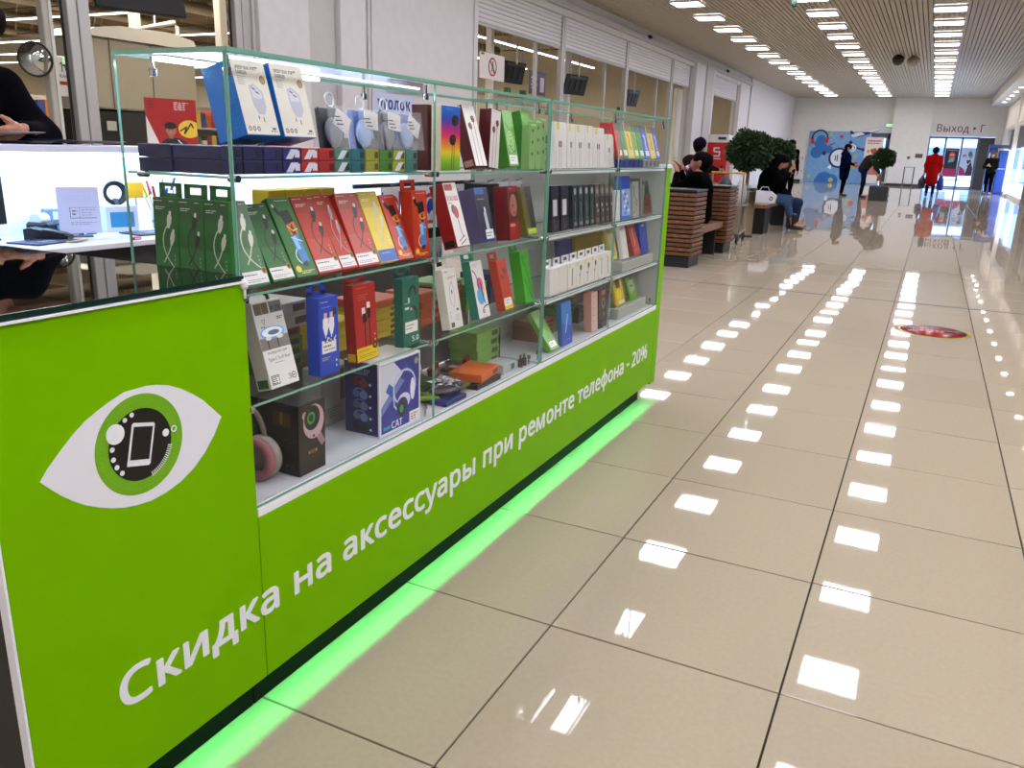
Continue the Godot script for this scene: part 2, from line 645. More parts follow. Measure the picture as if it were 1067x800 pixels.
# ------------------------------------------------------------------ shop wall on the left
func build_shop_wall() -> void:
	var w := struct("wall_left", "white plastered shop wall with shuttered bays", "wall")
	var white := noisy(Color(0.775, 0.76, 0.76), 0.02, 0.012, 0.7)
	var grey := noisy(Color(0.70, 0.685, 0.68), 0.02, 0.012, 0.75)
	var alu := mat(Color(0.66, 0.65, 0.64), 0.42, 0.35)
	var o := WX - 0.3
	# beam above the bays, its lower lip sloping out to the bays
	seg_wall(w, "beam", white, o, WX, 3.88, H + 0.06, 3.2, -34.6)
	var b := S()
	box(b, Vector3(WX + 0.05, 4.06, -18.4), Vector3(0.1, 0.12, 33.4), 0.01)
	put(b, "beam_ledge", grey, w)
	seg_wall(w, "wall_panel", white, o, WX, 0, 3.88, -6.52, -11.68)
	for c in [[-6.55, -7.42, 0.07], [-8.0, -8.55, 0.1]]:
		seg_wall(w, "pilaster", white, WX, WX + c[2], 0, 4.0, c[0], c[1], 0.008)
	seg_wall(w, "shaded_recess_panel", grey, WX, WX + 0.012, 0, 4.0, -7.44, -7.98)  # darker grey paints the shading between the pilasters
	var pp := S()
	cyl(pp, Vector3(WX + 0.05, 0, -8.66), Vector3(WX + 0.05, 4.0, -8.66), 0.025, 0.025, 10)
	cyl(pp, Vector3(WX + 0.05, 0, -8.74), Vector3(WX + 0.05, 4.0, -8.74), 0.018, 0.018, 10)
	put(pp, "pipe", white, w)
	seg_wall(w, "corner_post", white, o, WX + 0.03, 0, 3.88, -11.66, -11.78)
	seg_wall(w, "wide_pillar", white, o, WX + 0.10, 0, 4.0, -25.85, -28.35, 0.01)
	seg_wall(w, "narrow_pillar", grey, WX, WX + 0.16, 0, 4.05, -27.0, -27.9, 0.01)
	seg_wall(w, "wall_panel", white, o, WX + 0.02, 0, 4.0, -33.0, -34.4)
	seg_wall(w, "wall_panel", white, o, WX, 0, H + 0.06, -34.4, FZ - 0.2)
	seg_wall(w, "corner_strip", white, WX, WX + 0.06, 0, H, -34.9, -35.3, 0.01)
	# opening beside the kiosk: aluminium frame
	var f := thing("aluminium_partition", "tall grey aluminium frame posts behind the open counter", "partition")
	for p in [[-4.19, -4.42], [-6.26, -6.52]]:
		var zz: float = (p[0] + p[1]) / 2
		var s1 := S()
		box(s1, Vector3(WX - 0.08, 1.94, zz + 0.065), Vector3(0.12, 3.88, 0.10), 0.008)
		put(s1, "post", alu, f)
		var s2 := S()
		box(s2, Vector3(WX - 0.08, 1.94, zz - 0.055), Vector3(0.12, 3.88, 0.12), 0.008)
		put(s2, "post", alu, f)
		var s3 := S()
		box(s3, Vector3(WX - 0.09, 1.94, zz + 0.128), Vector3(0.012, 3.88, 0.02))
		put(s3, "rubber_seal", mat(Color(0.09, 0.08, 0.08), 0.6), f)
	var s4 := S()
	box(s4, Vector3(WX - 0.08, 3.82, -1.6), Vector3(0.12, 0.12, 9.8), 0.008)
	put(s4, "top_rail", alu, f)
	# shutters
	var bays := [[-11.8, -15.52, "nearest"], [-15.72, -19.6, "second nearest"], [-19.8, -23.62, "third nearest"], [-23.86, -25.72, "narrow fourth"], [-28.75, -32.75, "far, beyond the white pillar,"]]
	var slat := mat(Color(0.80, 0.785, 0.79), 0.5)
	for q in bays:
		var len: float = q[0] - q[1]
		var t := thing("roller_shutter", "half-raised white roller shutter, %s along the shop wall" % q[2], "shutter", Vector3(WX - 0.1, 3.25, (q[0] + q[1]) / 2), 0.0, "roller shutters of the shop wall")
		var n := 8
		for k in n:
			var s := S()
			var poly := PackedVector2Array([Vector2(-0.012, 0.002), Vector2(0.012, 0.006), Vector2(0.020, 0.037), Vector2(0.012, 0.068), Vector2(-0.012, 0.073)])
			prism(s, poly, -len / 2, len / 2, Transform3D(Basis(), Vector3(0, 0.05 + k * 0.075, 0)))
			put(s, "slat", slat, t)
		var bs := S()
		box(bs, Vector3(0, 0.02, 0), Vector3(0.05, 0.05, len), 0.006)
		put(bs, "bottom_bar", mat(Color(0.62, 0.61, 0.6), 0.4, 0.4), t)
		for sd in [-1.0, 1.0]:
			var g := S()
			box(g, Vector3(0.0, -1.325, sd * (len / 2 + 0.05)), Vector3(0.1, 3.85, 0.07), 0.006)
			put(g, "guide_rail", alu, t)
	# glazing mullions deeper inside the bays
	for z in [-14.9, -18.9, -23.2]:
		var m := thing("mullion", "slim metal mullion inside the shutter bay at %s" % {-14.9: "the first opening", -18.9: "the second opening", -23.2: "the third opening"}[z], "mullion", Vector3(WX - 0.36, 0, z))
		var s := S()
		box(s, Vector3(0, 1.94, 0), Vector3(0.06, 3.88, 0.1), 0.005)
		put(s, "post", alu, m)
	for z in [-12.7, -20.8, -30.0]:
		var sp := thing("junction_box", "small dark fixing on the pale beam above the %s" % {-12.7: "nearest shutter", -20.8: "third shutter", -30.0: "far shutter"}[z], "fixture", Vector3(WX + 0.11, 4.12, z))
		var s := S()
		box(s, Vector3.ZERO, Vector3(0.08, 0.09, 0.12), 0.01)
		put(s, "housing", mat(Color(0.12, 0.11, 0.11), 0.5), sp)
		var l := S()
		cyl(l, Vector3(0.04, 0, 0), Vector3(0.07, -0.03, 0), 0.03, 0.02, 10)
		put(l, "lens", mat(Color(0.05, 0.05, 0.06), 0.2), sp)

# ------------------------------------------------------------------ supermarket behind the shop wall
func build_store() -> void:
	var st := struct("wall_store", "beige supermarket wall far behind the shutters", "wall")
	var beige := noisy(Color(0.72, 0.68, 0.60), 0.02, 0.01, 0.85)
	seg_wall(st, "wall_panel", beige, -50, -6.77, 0, 7.2, -41.0, -41.3)
	seg_wall(st, "wall_panel", beige, -50.3, -50, 0, 7.2, 6, -41.3)
	seg_wall(st, "wall_panel", beige, -50, -6.77, 0, 7.2, 6, 6.3)
	seg_wall(st, "wall_panel", beige, -6.77, -6.75, H, 7.2, 6.3, -41.3)
	var fl := struct("floor_store", "pale supermarket floor", "floor")
	seg_wall(fl, "floor_slab", noisy(Color(0.62, 0.6, 0.57), 0.05, 0.02, 0.25), -50, -6.76, -0.06, -0.002, 6, -41)
	var ce := struct("ceiling_store", "dark open ceiling of beams and ducts", "ceiling")
	seg_wall(ce, "deck", mat(Color(0.42, 0.35, 0.26), 0.9), -50, -6.5, 7.0, 7.2, 6.3, -41.3)
	var tan := noisy(Color(0.56, 0.48, 0.37), 0.15, 0.03, 0.8)
	for k in 8:
		var s := S()
		box(s, Vector3(-28.4, 6.55, 3.0 - k * 5.6), Vector3(43, 0.34, 0.22))
		put(s, "beam", tan, ce)
		var d := S()
		box(d, Vector3(-28.4, 6.0, 0.6 - k * 5.6), Vector3(43, 0.04, 0.05))
		put(d, "cable_tray", mat(Color(0.25, 0.22, 0.18), 0.6), ce)
	for k in 7:
		var s := S()
		cyl(s, Vector3(-10.5 - k * 5.2, 6.15, 5), Vector3(-10.5 - k * 5.2, 6.15, -40), 0.22, 0.22, 12)
		put(s, "duct", mat(Color(0.55, 0.5, 0.42), 0.4, 0.5), ce)
		for j in 10:
			var br := S()
			cyl(br, Vector3(-9.0 - k * 5.2, 6.9, 2.0 - j * 4.2), Vector3(-11.6 - k * 5.2, 5.75, 0.5 - j * 4.2), 0.035, 0.035, 6)
			put(br, "brace", tan, ce)
	# linear lights: across in the near zone, along in the far one
	var spec := []
	for zz in [-12.0, -17.2, -21.6, -25.0, -28.0, -31.8, -37.0]:
		spec.append([Vector3(-33, 4.75, zz), 24.0, true])
	for xx in [-13.3, -16.6]:
		spec.append([Vector3(xx, 4.75, -26.5), 16.5, false])
	spec.append([Vector3(-12.0, 4.75, -7.5), 8.0, true])
	var n := 0
	for q in spec:
		var t := thing("linear_light", "long thin white supermarket tube light hung under the dark ceiling" + (" behind the left counter" if q[2] else " behind the shutters"), "light", q[0], 0.0 if q[2] else PI / 2, "supermarket tubes %s" % ("running across" if q[2] else "running along"))
		var s := S()
		box(s, Vector3(0, 0.03, 0), Vector3(q[1], 0.05, 0.10), 0.006)
		put(s, "channel", mat(Color(0.8, 0.8, 0.8), 0.5), t)
		var g := S()
		box(g, Vector3(0, -0.01, 0), Vector3(q[1] - 0.04, 0.04, 0.08), 0.006)
		put(g, "tube", glow(Color(0.95, 0.96, 1.0), 5.0), t)
		var h := S()
		for k in 4:
			h = S()
			var hx: float = q[1] * (k / 3.0 - 0.5) * 0.95
			cyl(h, Vector3(hx, 0.05, 0), Vector3(hx, 2.25, 0), 0.008, 0.008, 5)
			put(h, "hanger_wire", mat(Color(0.6, 0.6, 0.6), 0.4, 0.5), t)
		var a := AreaLight3D.new()
		a.name = "tube_light"
		a.area_size = Vector2(q[1] - 0.05, 0.09)
		a.light_energy = 55.0
		a.light_color = Color(1.0, 0.95, 0.86)
		a.area_range = 60.0
		a.area_attenuation = 2.0
		a.shadow_enabled = true
		a.rotation_degrees = Vector3(-90, 0, 0)
		a.position = Vector3(0, -0.045, 0)
		t.add_child(a)
		n += 1

# ------------------------------------------------------------------ far wall with the entrance
func build_entrance() -> void:
	var w := struct("wall_far", "pale far wall with mural, door and entrance", "wall")
	var white := noisy(Color(0.84, 0.82, 0.79), 0.02, 0.01, 0.75)
	var z0 := FZ
	var z1 := FZ - 0.3
	seg_wall(w, "wall_panel", white, -6.75, -2.45, 0, H + 0.06, z0, z1)
	seg_wall(w, "lintel", white, -2.45, -1.5, 2.6, H + 0.06, z0, z1)
	seg_wall(w, "pilaster", white, -1.5, 0.28, 0, H + 0.06, z0 + 0.35, z1)
	seg_wall(w, "lintel", white, 0.28, 3.2, 2.5, H + 0.06, z0, z1)
	seg_wall(w, "wall_panel", white, 3.2, 3.9, 0, H + 0.06, z0, z1)
	var sk := S()
	box(sk, Vector3(-6.1, 0.06, FZ + 0.02), Vector3(0.75, 0.12, 0.03))
	box(sk, Vector3(-0.6, 0.06, FZ + 0.37), Vector3(1.78, 0.12, 0.03))
	var so := put(sk, "baseboard_far", mat(Color(0.12, 0.11, 0.10), 0.4))
	so.set_meta("kind", "structure")
	var alu := mat(Color(0.34, 0.36, 0.40), 0.45, 0.3)
	# entrance: three glazed leaves and a dark side panel
	var d := struct("door_1", "glazed entrance of three aluminium leaves under the exit lettering", "door")
	var fs := S()
	for x in [0.30, 1.06, 1.80, 2.50]:
		box(fs, Vector3(x, 1.24, FZ - 0.12), Vector3(0.09, 2.48, 0.1), 0.005)
	box(fs, Vector3(1.4, 2.44, FZ - 0.12), Vector3(2.3, 0.1, 0.1), 0.005)
	box(fs, Vector3(1.4, 0.05, FZ - 0.12), Vector3(2.3, 0.09, 0.1), 0.005)
	put(fs, "frame", alu, d)
	for q in [[0.68, 0.7], [1.43, 0.66], [2.15, 0.62]]:
		var gs := S()
		box(gs, Vector3(q[0], 1.24, FZ - 0.12), Vector3(q[1], 2.3, 0.01))
		put(gs, "pane", glass(Color(0.9, 0.95, 1.0), 0.02), d)
	seg_wall(d, "dark_side_panel", mat(Color(0.22, 0.21, 0.22), 0.5), 2.55, 3.2, 0, 2.48, FZ - 0.02, FZ - 0.22, 0.01)
	var hs := S()
	for x in [1.0, 1.12, 1.74]:
		cyl(hs, Vector3(x, 0.9, FZ - 0.04), Vector3(x, 1.3, FZ - 0.04), 0.018, 0.018, 8)
	put(hs, "door_handle", mat(Color(0.7, 0.7, 0.7), 0.3, 0.8), d)
	# posters on the leaves
	var i := img(128, 160, Color(0.06, 0.06, 0.08))
	fr(i, 0.1, 0.08, 0.9, 0.14, Color(0.5, 0.5, 0.55))
	dc(i, 0.52, 0.36, 0.22, Color(0.75, 0.25, 0.28))
	pg(i, [[0.35, 0.5], [0.75, 0.48], [0.7, 0.66], [0.3, 0.72]], Color(0.35, 0.6, 0.62))
	fr(i, 0.38, 0.3, 0.7, 0.36, Color(0.9, 0.6, 0.55))
	var p1 := thing("door_poster", "dark poster with a red and teal figure on the middle entrance leaf", "poster", Vector3(1.43, 1.45, FZ - 0.105))
	sheet("printed_sheet", print_mat("poster_dark", i), p1, Vector3.ZERO, Vector3(0.31, 0, 0), Vector3(0, 0.5, 0))
	var i2 := img(128, 200, Color(0.68, 0.78, 0.88))
	dc(i2, 0.72, 0.28, 0.16, Color(0.5, 0.6, 0.7))
	dc(i2, 0.66, 0.22, 0.15, Color(0.3, 0.38, 0.5))
	pg(i2, [[0.45, 0.45], [0.75, 0.42], [1.0, 0.75], [1.0, 1.0], [0.45, 1.0], [0.6, 0.7]], Color(0.2, 0.14, 0.24))
	pg(i2, [[0.0, 0.65], [0.4, 0.78], [0.55, 1.0], [0.0, 1.0]], Color(0.62, 0.08, 0.34))
	ln(i2, [[0.1, 0.32], [0.2, 0.24], [0.24, 0.33], [0.34, 0.24], [0.4, 0.33]], 6.0, Color(0.62, 0.1, 0.4))
	ln(i2, [[0.42, 0.5], [0.6, 0.62], [0.75, 0.5]], 5.0, Color(0.9, 0.9, 0.92))
	var p2 := thing("door_poster", "pale blue poster with a dark haired figure on the right entrance leaf", "poster", Vector3(2.15, 1.3, FZ - 0.105))
	sheet("printed_sheet", print_mat("poster_pale", i2), p2, Vector3.ZERO, Vector3(0.3, 0, 0), Vector3(0, 0.68, 0))
	var mg := thing("door_banner", "magenta band across the lower middle entrance leaf", "banner", Vector3(1.43, 0.75, FZ - 0.105))
	var ms := S()
	box(ms, Vector3.ZERO, Vector3(0.64, 0.4, 0.004))
	put(ms, "band", mat(Color(0.62, 0.10, 0.32), 0.5), mg)
	# exit lettering
	var ex := thing("exit_lettering", "dark red wall lettering above the glazed entrance", "lettering", Vector3(0.56, 2.62, FZ + 0.02))
	lettering("Выход • Г", "letters", mat(Color(0.42, 0.08, 0.06), 0.5), ex, Vector3.ZERO, Basis(), 2.12, 0.46)
	# exit sign
	var es := thing("exit_sign", "small green lit emergency exit sign above the grey side door", "sign", Vector3(-1.62, 2.98, FZ + 0.05))
	var e1 := S()
	box(e1, Vector3.ZERO, Vector3(0.42, 0.2, 0.08), 0.02)
	put(e1, "sign_case", mat(Color(0.75, 0.8, 0.75), 0.5), es)
	var e2 := S()
	box(e2, Vector3(0, 0, 0.042), Vector3(0.36, 0.14, 0.006))
	put(e2, "lit_face", glow(Color(0.15, 0.75, 0.35), 1.0), es)
	var e3 := S()
	prism(e3, PackedVector2Array([Vector2(-0.08, 0.02), Vector2(0.06, 0.02), Vector2(0.06, 0.05), Vector2(0.11, 0), Vector2(0.06, -0.05), Vector2(0.06, -0.02), Vector2(-0.08, -0.02)]), 0.045, 0.048)
	put(e3, "arrow", mat(Color(0.9, 1, 0.92), 0.5), es)
	# grey side door with a bright pane
	var d2 := struct("door_2", "grey side door with a bright narrow pane beside the mural", "door")
	seg_wall(d2, "frame", mat(Color(0.33, 0.35, 0.42), 0.5), -2.45, -2.36, 0, 2.6, FZ, FZ - 0.2)
	seg_wall(d2, "frame", mat(Color(0.33, 0.35, 0.42), 0.5), -1.62, -1.5, 0, 2.6, FZ, FZ - 0.2)
	seg_wall(d2, "frame", mat(Color(0.30, 0.30, 0.34), 0.5), -2.45, -1.5, 2.35, 2.6, FZ, FZ - 0.2)
	seg_wall(d2, "open_leaf", mat(Color(0.26, 0.30, 0.46), 0.5), -1.72, -1.62, 0, 2.35, FZ + 0.15, FZ - 0.5, 0.01)
	seg_wall(d2, "pane", glass(Color(0.9, 0.95, 1.0), 0.02), -2.36, -1.72, 0.05, 2.35, FZ - 0.1, FZ - 0.11)
	# outside: snow, a lit facade across the street
	var g := struct("ground_outside", "snowy ground outside the entrance", "ground")
	seg_wall(g, "snow", noisy(Color(0.86, 0.88, 0.92), 0.04, 0.02, 0.8), -60, 60, -0.3, -0.06, FZ - 0.3, FZ - 60)
	var fac := thing("facade", "pale blue building across the street seen through the entrance", "building", Vector3(2, 0, FZ - 26))
	var fs2 := S()
	box(fs2, Vector3(0, 4, 0), Vector3(44, 8, 4))
	put(fs2, "wall", mat(Color(0.62, 0.68, 0.76), 0.7), fac)
	for k in 16:
		var ws := S()
		box(ws, Vector3(-20 + k * 2.7, 1.6, 2.02), Vector3(1.7, 1.4, 0.06), 0.01)
		put(ws, "window", mat(Color(0.32, 0.4, 0.5), 0.15), fac)
	build_mural()

func build_mural() -> void:
	# flat painted shapes and cut-out figures on a board
	var t := thing("mural", "large light blue mural board with headphones, planet rings and an aeroplane", "mural", Vector3(-5.5, 0, FZ + 0.06))
	var bs := S()
	box(bs, Vector3(1.5, 1.32, 0), Vector3(3.0, 2.64, 0.06), 0.01)
	put(bs, "board", noisy(Color(0.44, 0.62, 0.78), 0.08, 0.01, 0.5), t)
	var P := func(called: String, c: Color, polys: Array, z := 0.034) -> void:
		for j in polys.size():
			var s := S()
			prism(s, polys[j], 0.03, z + 0.0015 * j)
			put(s, called, mat(c, 0.5), t)
	P.call("cloud_shape", Color(0.12, 0.40, 0.66), [circle(0.45, 1.55, 0.3), circle(0.75, 1.75, 0.28), circle(0.62, 2.2, 0.24), circle(1.05, 1.72, 0.2), circle(0.5, 2.0, 0.2)])
	P.call("wave_shape", Color(0.14, 0.40, 0.64), [circle(1.0, 0.12, 0.44), circle(1.35, 0.1, 0.36), circle(0.7, 0.06, 0.2)], 0.036)
	var s := S()
	ringpoly(s, 0.55, 2.3, 0.34, 0.42, 0.03, 0.06, Transform3D(), -0.1, PI + 0.1, 18)
	put(s, "headphone_band", mat(Color(0.05, 0.06, 0.16), 0.4), t)
	P.call("ear_cup", Color(0.75, 0.12, 0.10), [PackedVector2Array([Vector2(0.08, 2.32), Vector2(0.22, 2.32), Vector2(0.3, 1.98), Vector2(0.14, 1.98)]), PackedVector2Array([Vector2(0.86, 2.32), Vector2(1.02, 2.32), Vector2(0.98, 2.02), Vector2(0.82, 2.02)])], 0.06)
	s = S()
	ringpoly(s, 1.62, 1.3, 0.42, 0.52, 0.03, 0.045)
	put(s, "ring", mat(Color(0.06, 0.07, 0.28), 0.4), t)
	P.call("white_disc", Color(0.85, 0.87, 0.9), [circle(1.62, 1.3, 0.42)], 0.038)
	P.call("bars", Color(0.06, 0.06, 0.12), [PackedVector2Array([Vector2(1.42, 1.15), Vector2(1.47, 1.15), Vector2(1.47, 1.42), Vector2(1.42, 1.42)]), PackedVector2Array([Vector2(1.52, 1.12), Vector2(1.57, 1.12), Vector2(1.57, 1.46), Vector2(1.52, 1.46)])], 0.042)
	P.call("white_disc", Color(0.88, 0.9, 0.92), [circle(2.22, 1.82, 0.19)], 0.04)
	s = S()
	ringpoly(s, 2.22, 1.82, 0.1, 0.13, 0.03, 0.045)
	put(s, "ring", mat(Color(0.1, 0.1, 0.14), 0.4), t)
	P.call("yellow_spot", Color(0.70, 0.68, 0.34), [circle(1.1, 2.48, 0.10), circle(2.4, 0.95, 0.17), circle(1.35, 0.15, 0.12), circle(0.22, 0.3, 0.10), circle(2.42, 1.4, 0.10)], 0.041)
	P.call("red_spot", Color(0.75, 0.16, 0.14), [circle(2.5, 0.98, 0.14), circle(1.62, 2.38, 0.09), PackedVector2Array([Vector2(1.05, 1.95), Vector2(1.1, 1.9), Vector2(1.35, 2.02), Vector2(1.3, 2.08)])], 0.043)
	P.call("dark_spot", Color(0.1, 0.12, 0.3), [circle(2.1, 2.1, 0.09), circle(2.75, 1.75, 0.08), circle(0.85, 1.52, 0.11), PackedVector2Array([Vector2(2.4, 1.78), Vector2(2.7, 1.72), Vector2(2.72, 1.8), Vector2(2.45, 1.88)])], 0.042)
	P.call("white_triangle", Color(0.88, 0.9, 0.92), [PackedVector2Array([Vector2(1.1, 0.78), Vector2(1.3, 0.7), Vector2(1.28, 1.02)])], 0.041)
	# aeroplane cut out across the top edge
	P.call("plane_body", Color(0.86, 0.88, 0.92), [PackedVector2Array([Vector2(2.1, 2.42), Vector2(2.2, 2.36), Vector2(3.55, 2.72), Vector2(3.75, 2.84), Vector2(3.6, 2.86), Vector2(2.1, 2.52)])], 0.07)
	P.call("plane_wing", Color(0.07, 0.09, 0.28), [PackedVector2Array([Vector2(2.05, 2.5), Vector2(2.25, 2.52), Vector2(2.1, 2.68), Vector2(2.0, 2.68)]), PackedVector2Array([Vector2(2.55, 2.62), Vector2(2.75, 2.52), Vector2(3.1, 2.6), Vector2(2.9, 2.64)]), PackedVector2Array([Vector2(2.4, 2.4), Vector2(2.44, 2.36), Vector2(3.6, 2.78), Vector2(3.7, 2.83)])], 0.075)

# ------------------------------------------------------------------ right wall
func build_right_wall() -> void:
	var w := struct("wall_right", "white wall on the right with a ribbed band, an opening and glazing", "wall")
	var white := noisy(Color(0.85, 0.83, 0.8), 0.02, 0.01, 0.75)
	var o := RX + 0.3
	seg_wall(w, "wall_panel", white, RX, o, 3.1, H + 0.06, 3.2, -32.0)
	seg_wall(w, "unseen_dark_shopfront", mat(Color(0.10, 0.095, 0.09), 0.6), RX + 0.16, o, 0, 3.1, 3.2, -32.0)  # unseen shopfront, dark to keep reflections in the showcase glass faint
	for k in 10:
		seg_wall(w, "unseen_shopfront_post", mat(Color(0.62, 0.61, 0.6), 0.4, 0.3), RX, RX + 0.16, 0, 3.1, 2.8 - k * 3.84, 2.68 - k * 3.84)
	seg_wall(w, "unseen_shopfront_sill", mat(Color(0.3, 0.29, 0.28), 0.5), RX + 0.02, RX + 0.16, 0, 0.18, 3.2, -32.0)
	seg_wall(w, "wall_panel", white, RX, o, 2.75, H + 0.06, -32.0, FZ)
	seg_wall(w, "wall_panel", white, RX, o, 0, 2.75, -44.6, FZ)
	seg_wall(w, "wall_panel", mat(Color(0.36, 0.33, 0.3), 0.7), RX + 0.2, o, 1.9, 2.75, -32.0, -44.6)
	seg_wall(w, "pane", glass(Color(0.9, 0.95, 1.0), 0.02), RX + 0.12, RX + 0.13, 0, 1.9, -32.0, -44.6)
	seg_wall(w, "sill", white, RX, o, 0, 0.12, -32.0, -44.6)
	var rb := S()
	for k in 40:
		box(rb, Vector3(RX - 0.02, 3.3, -32.4 - k * 0.33), Vector3(0.05, 0.95, 0.12), 0.006)
	put(rb, "ribs", white, w).set_meta("kind", "stuff")
	# unseen light boxes, out of view on the right, placed to light the kiosk front
	for k in 2:
		var t := thing("unseen_counter_light", "unseen long white light box, out of view, placed to light the green counter front", "light", Vector3(RX - 0.075, 3.5, -0.9 - k * 8.0), 0.0, "unseen light boxes")
		var bs := S()
		box(bs, Vector3(0.03, 0, 0), Vector3(0.06, 0.84, 7.8), 0.01)
		put(bs, "case", mat(Color(0.7, 0.7, 0.7), 0.5), t)
		var fs := S()
		box(fs, Vector3(-0.004, 0, 0), Vector3(0.008, 0.78, 7.7))
		put(fs, "lit_face", glow(Color(0.97, 0.97, 1.0), 2.2), t)
		var a := AreaLight3D.new()
		a.name = "unseen_counter_glow"
		a.area_size = Vector2(7.6, 0.76)
		a.light_energy = 5.0
		a.light_color = Color(0.97, 0.97, 1.0)
		a.area_range = 60.0
		a.area_attenuation = 2.0
		a.shadow_enabled = true
		a.rotation_degrees = Vector3(0, 90, 0)
		a.position = Vector3(-0.012, 0, 0)
		t.add_child(a)
	# dropped trough with downlights along the right edge of the ceiling
	var tr := struct("trim_1", "white dropped trough along the right edge of the ceiling", "trim")
	seg_wall(tr, "side_board", white, 2.74, 2.80, 3.98, H + 0.06, 3.2, FZ)
	seg_wall(tr, "bottom_board", white, 2.74, RX, 3.94, 3.99, 3.2, FZ)
	var s1 := S()
	s1.set_smooth_group(0)
	cyl(s1, Vector3(0, -0.012, 0), Vector3(0, 0.0, 0), 0.10, 0.10, 18)
	s1.generate_normals()
	var rim := s1.commit()
	var s2 := S()
	cyl(s2, Vector3(0, -0.016, 0), Vector3(0, -0.010, 0), 0.078, 0.078, 16)
	s2.generate_normals()
	var lens := s2.commit()
	for k in 22:
		var t := thing("downlight", "small round downlight in the white trough on the right", "ceiling light", Vector3(3.12, 3.94, 0.6 - k * 2.1), 0.0, "downlights of the right trough")
		put_mesh(rim, "rim", mat(Color(0.8, 0.8, 0.8), 0.4), t)
		put_mesh(lens, "lamp_lens", glow(Color(1.0, 0.97, 0.92), 14.0), t)
		var a := SpotLight3D.new()
		a.name = "downlight_beam"
		a.spot_range = 40.0
		a.spot_attenuation = 2.0
		a.spot_angle = 65.0
		a.light_energy = 1.8
		a.light_size = 0.07
		a.light_color = Color(1.0, 0.95, 0.88)
		a.shadow_enabled = true
		a.rotation_degrees = Vector3(-90, 0, 0)
		a.position = Vector3(0, -0.022, 0)
		t.add_child(a)
	# slim white column standing free before the right wall
	var c := thing("column", "slim white column standing before the blue stand at right", "column", Vector3(3.46, 0, -38.2))
	var cs := S()
	box(cs, Vector3(0, 1.97, 0), Vector3(0.16, 3.94, 0.16), 0.012)
	put(cs, "shaft", white, c)
	var cb := S()
	box(cb, Vector3(0, 0.04, 0), Vector3(0.22, 0.08, 0.22), 0.01)
	put(cb, "foot", mat(Color(0.6, 0.58, 0.56), 0.4), c)
	# blue stand
	var b := thing("blue_stand", "tall blue vending stand with white lettering strips by the right column", "stand", Vector3(3.08, 0, -40.6))
	var b1 := S()
	box(b1, Vector3(-0.2, 0.95, 0), Vector3(0.34, 1.9, 0.5), 0.03)
	put(b1, "cabinet", mat(Color(0.04, 0.14, 0.44), 0.4), b)
	var b2 := S()
	box(b2, Vector3(0.2, 0.9, 0.1), Vector3(0.36, 1.8, 0.5), 0.03)
	put(b2, "cabinet", mat(Color(0.05, 0.19, 0.50), 0.4), b)
	var b3 := S()
	box(b3, Vector3(-0.2, 1.05, 0.252), Vector3(0.24, 0.02, 0.01))
	box(b3, Vector3(0.2, 1.05, 0.352), Vector3(0.26, 0.02, 0.01))
	box(b3, Vector3(-0.32, 0.9, 0.252), Vector3(0.03, 1.6, 0.01))
	put(b3, "light_strip", mat(Color(0.7, 0.8, 0.95), 0.4), b)
	var b4 := S()
	box(b4, Vector3(0.0, 1.96, 0.02), Vector3(0.76, 0.14, 0.42), 0.02)
	put(b4, "top_cap", mat(Color(0.16, 0.26, 0.42), 0.4), b)
# ------------------------------------------------------------------ the kiosk
const KB := Basis(Vector3(0, 0, -1), Vector3(0, 1, 0), Vector3(1, 0, 0))   # front of the kiosk: x runs away from us, y up, z out
const S1 := 1.172
const S2 := 0.950
const S3 := 0.725
const S0 := 0.508

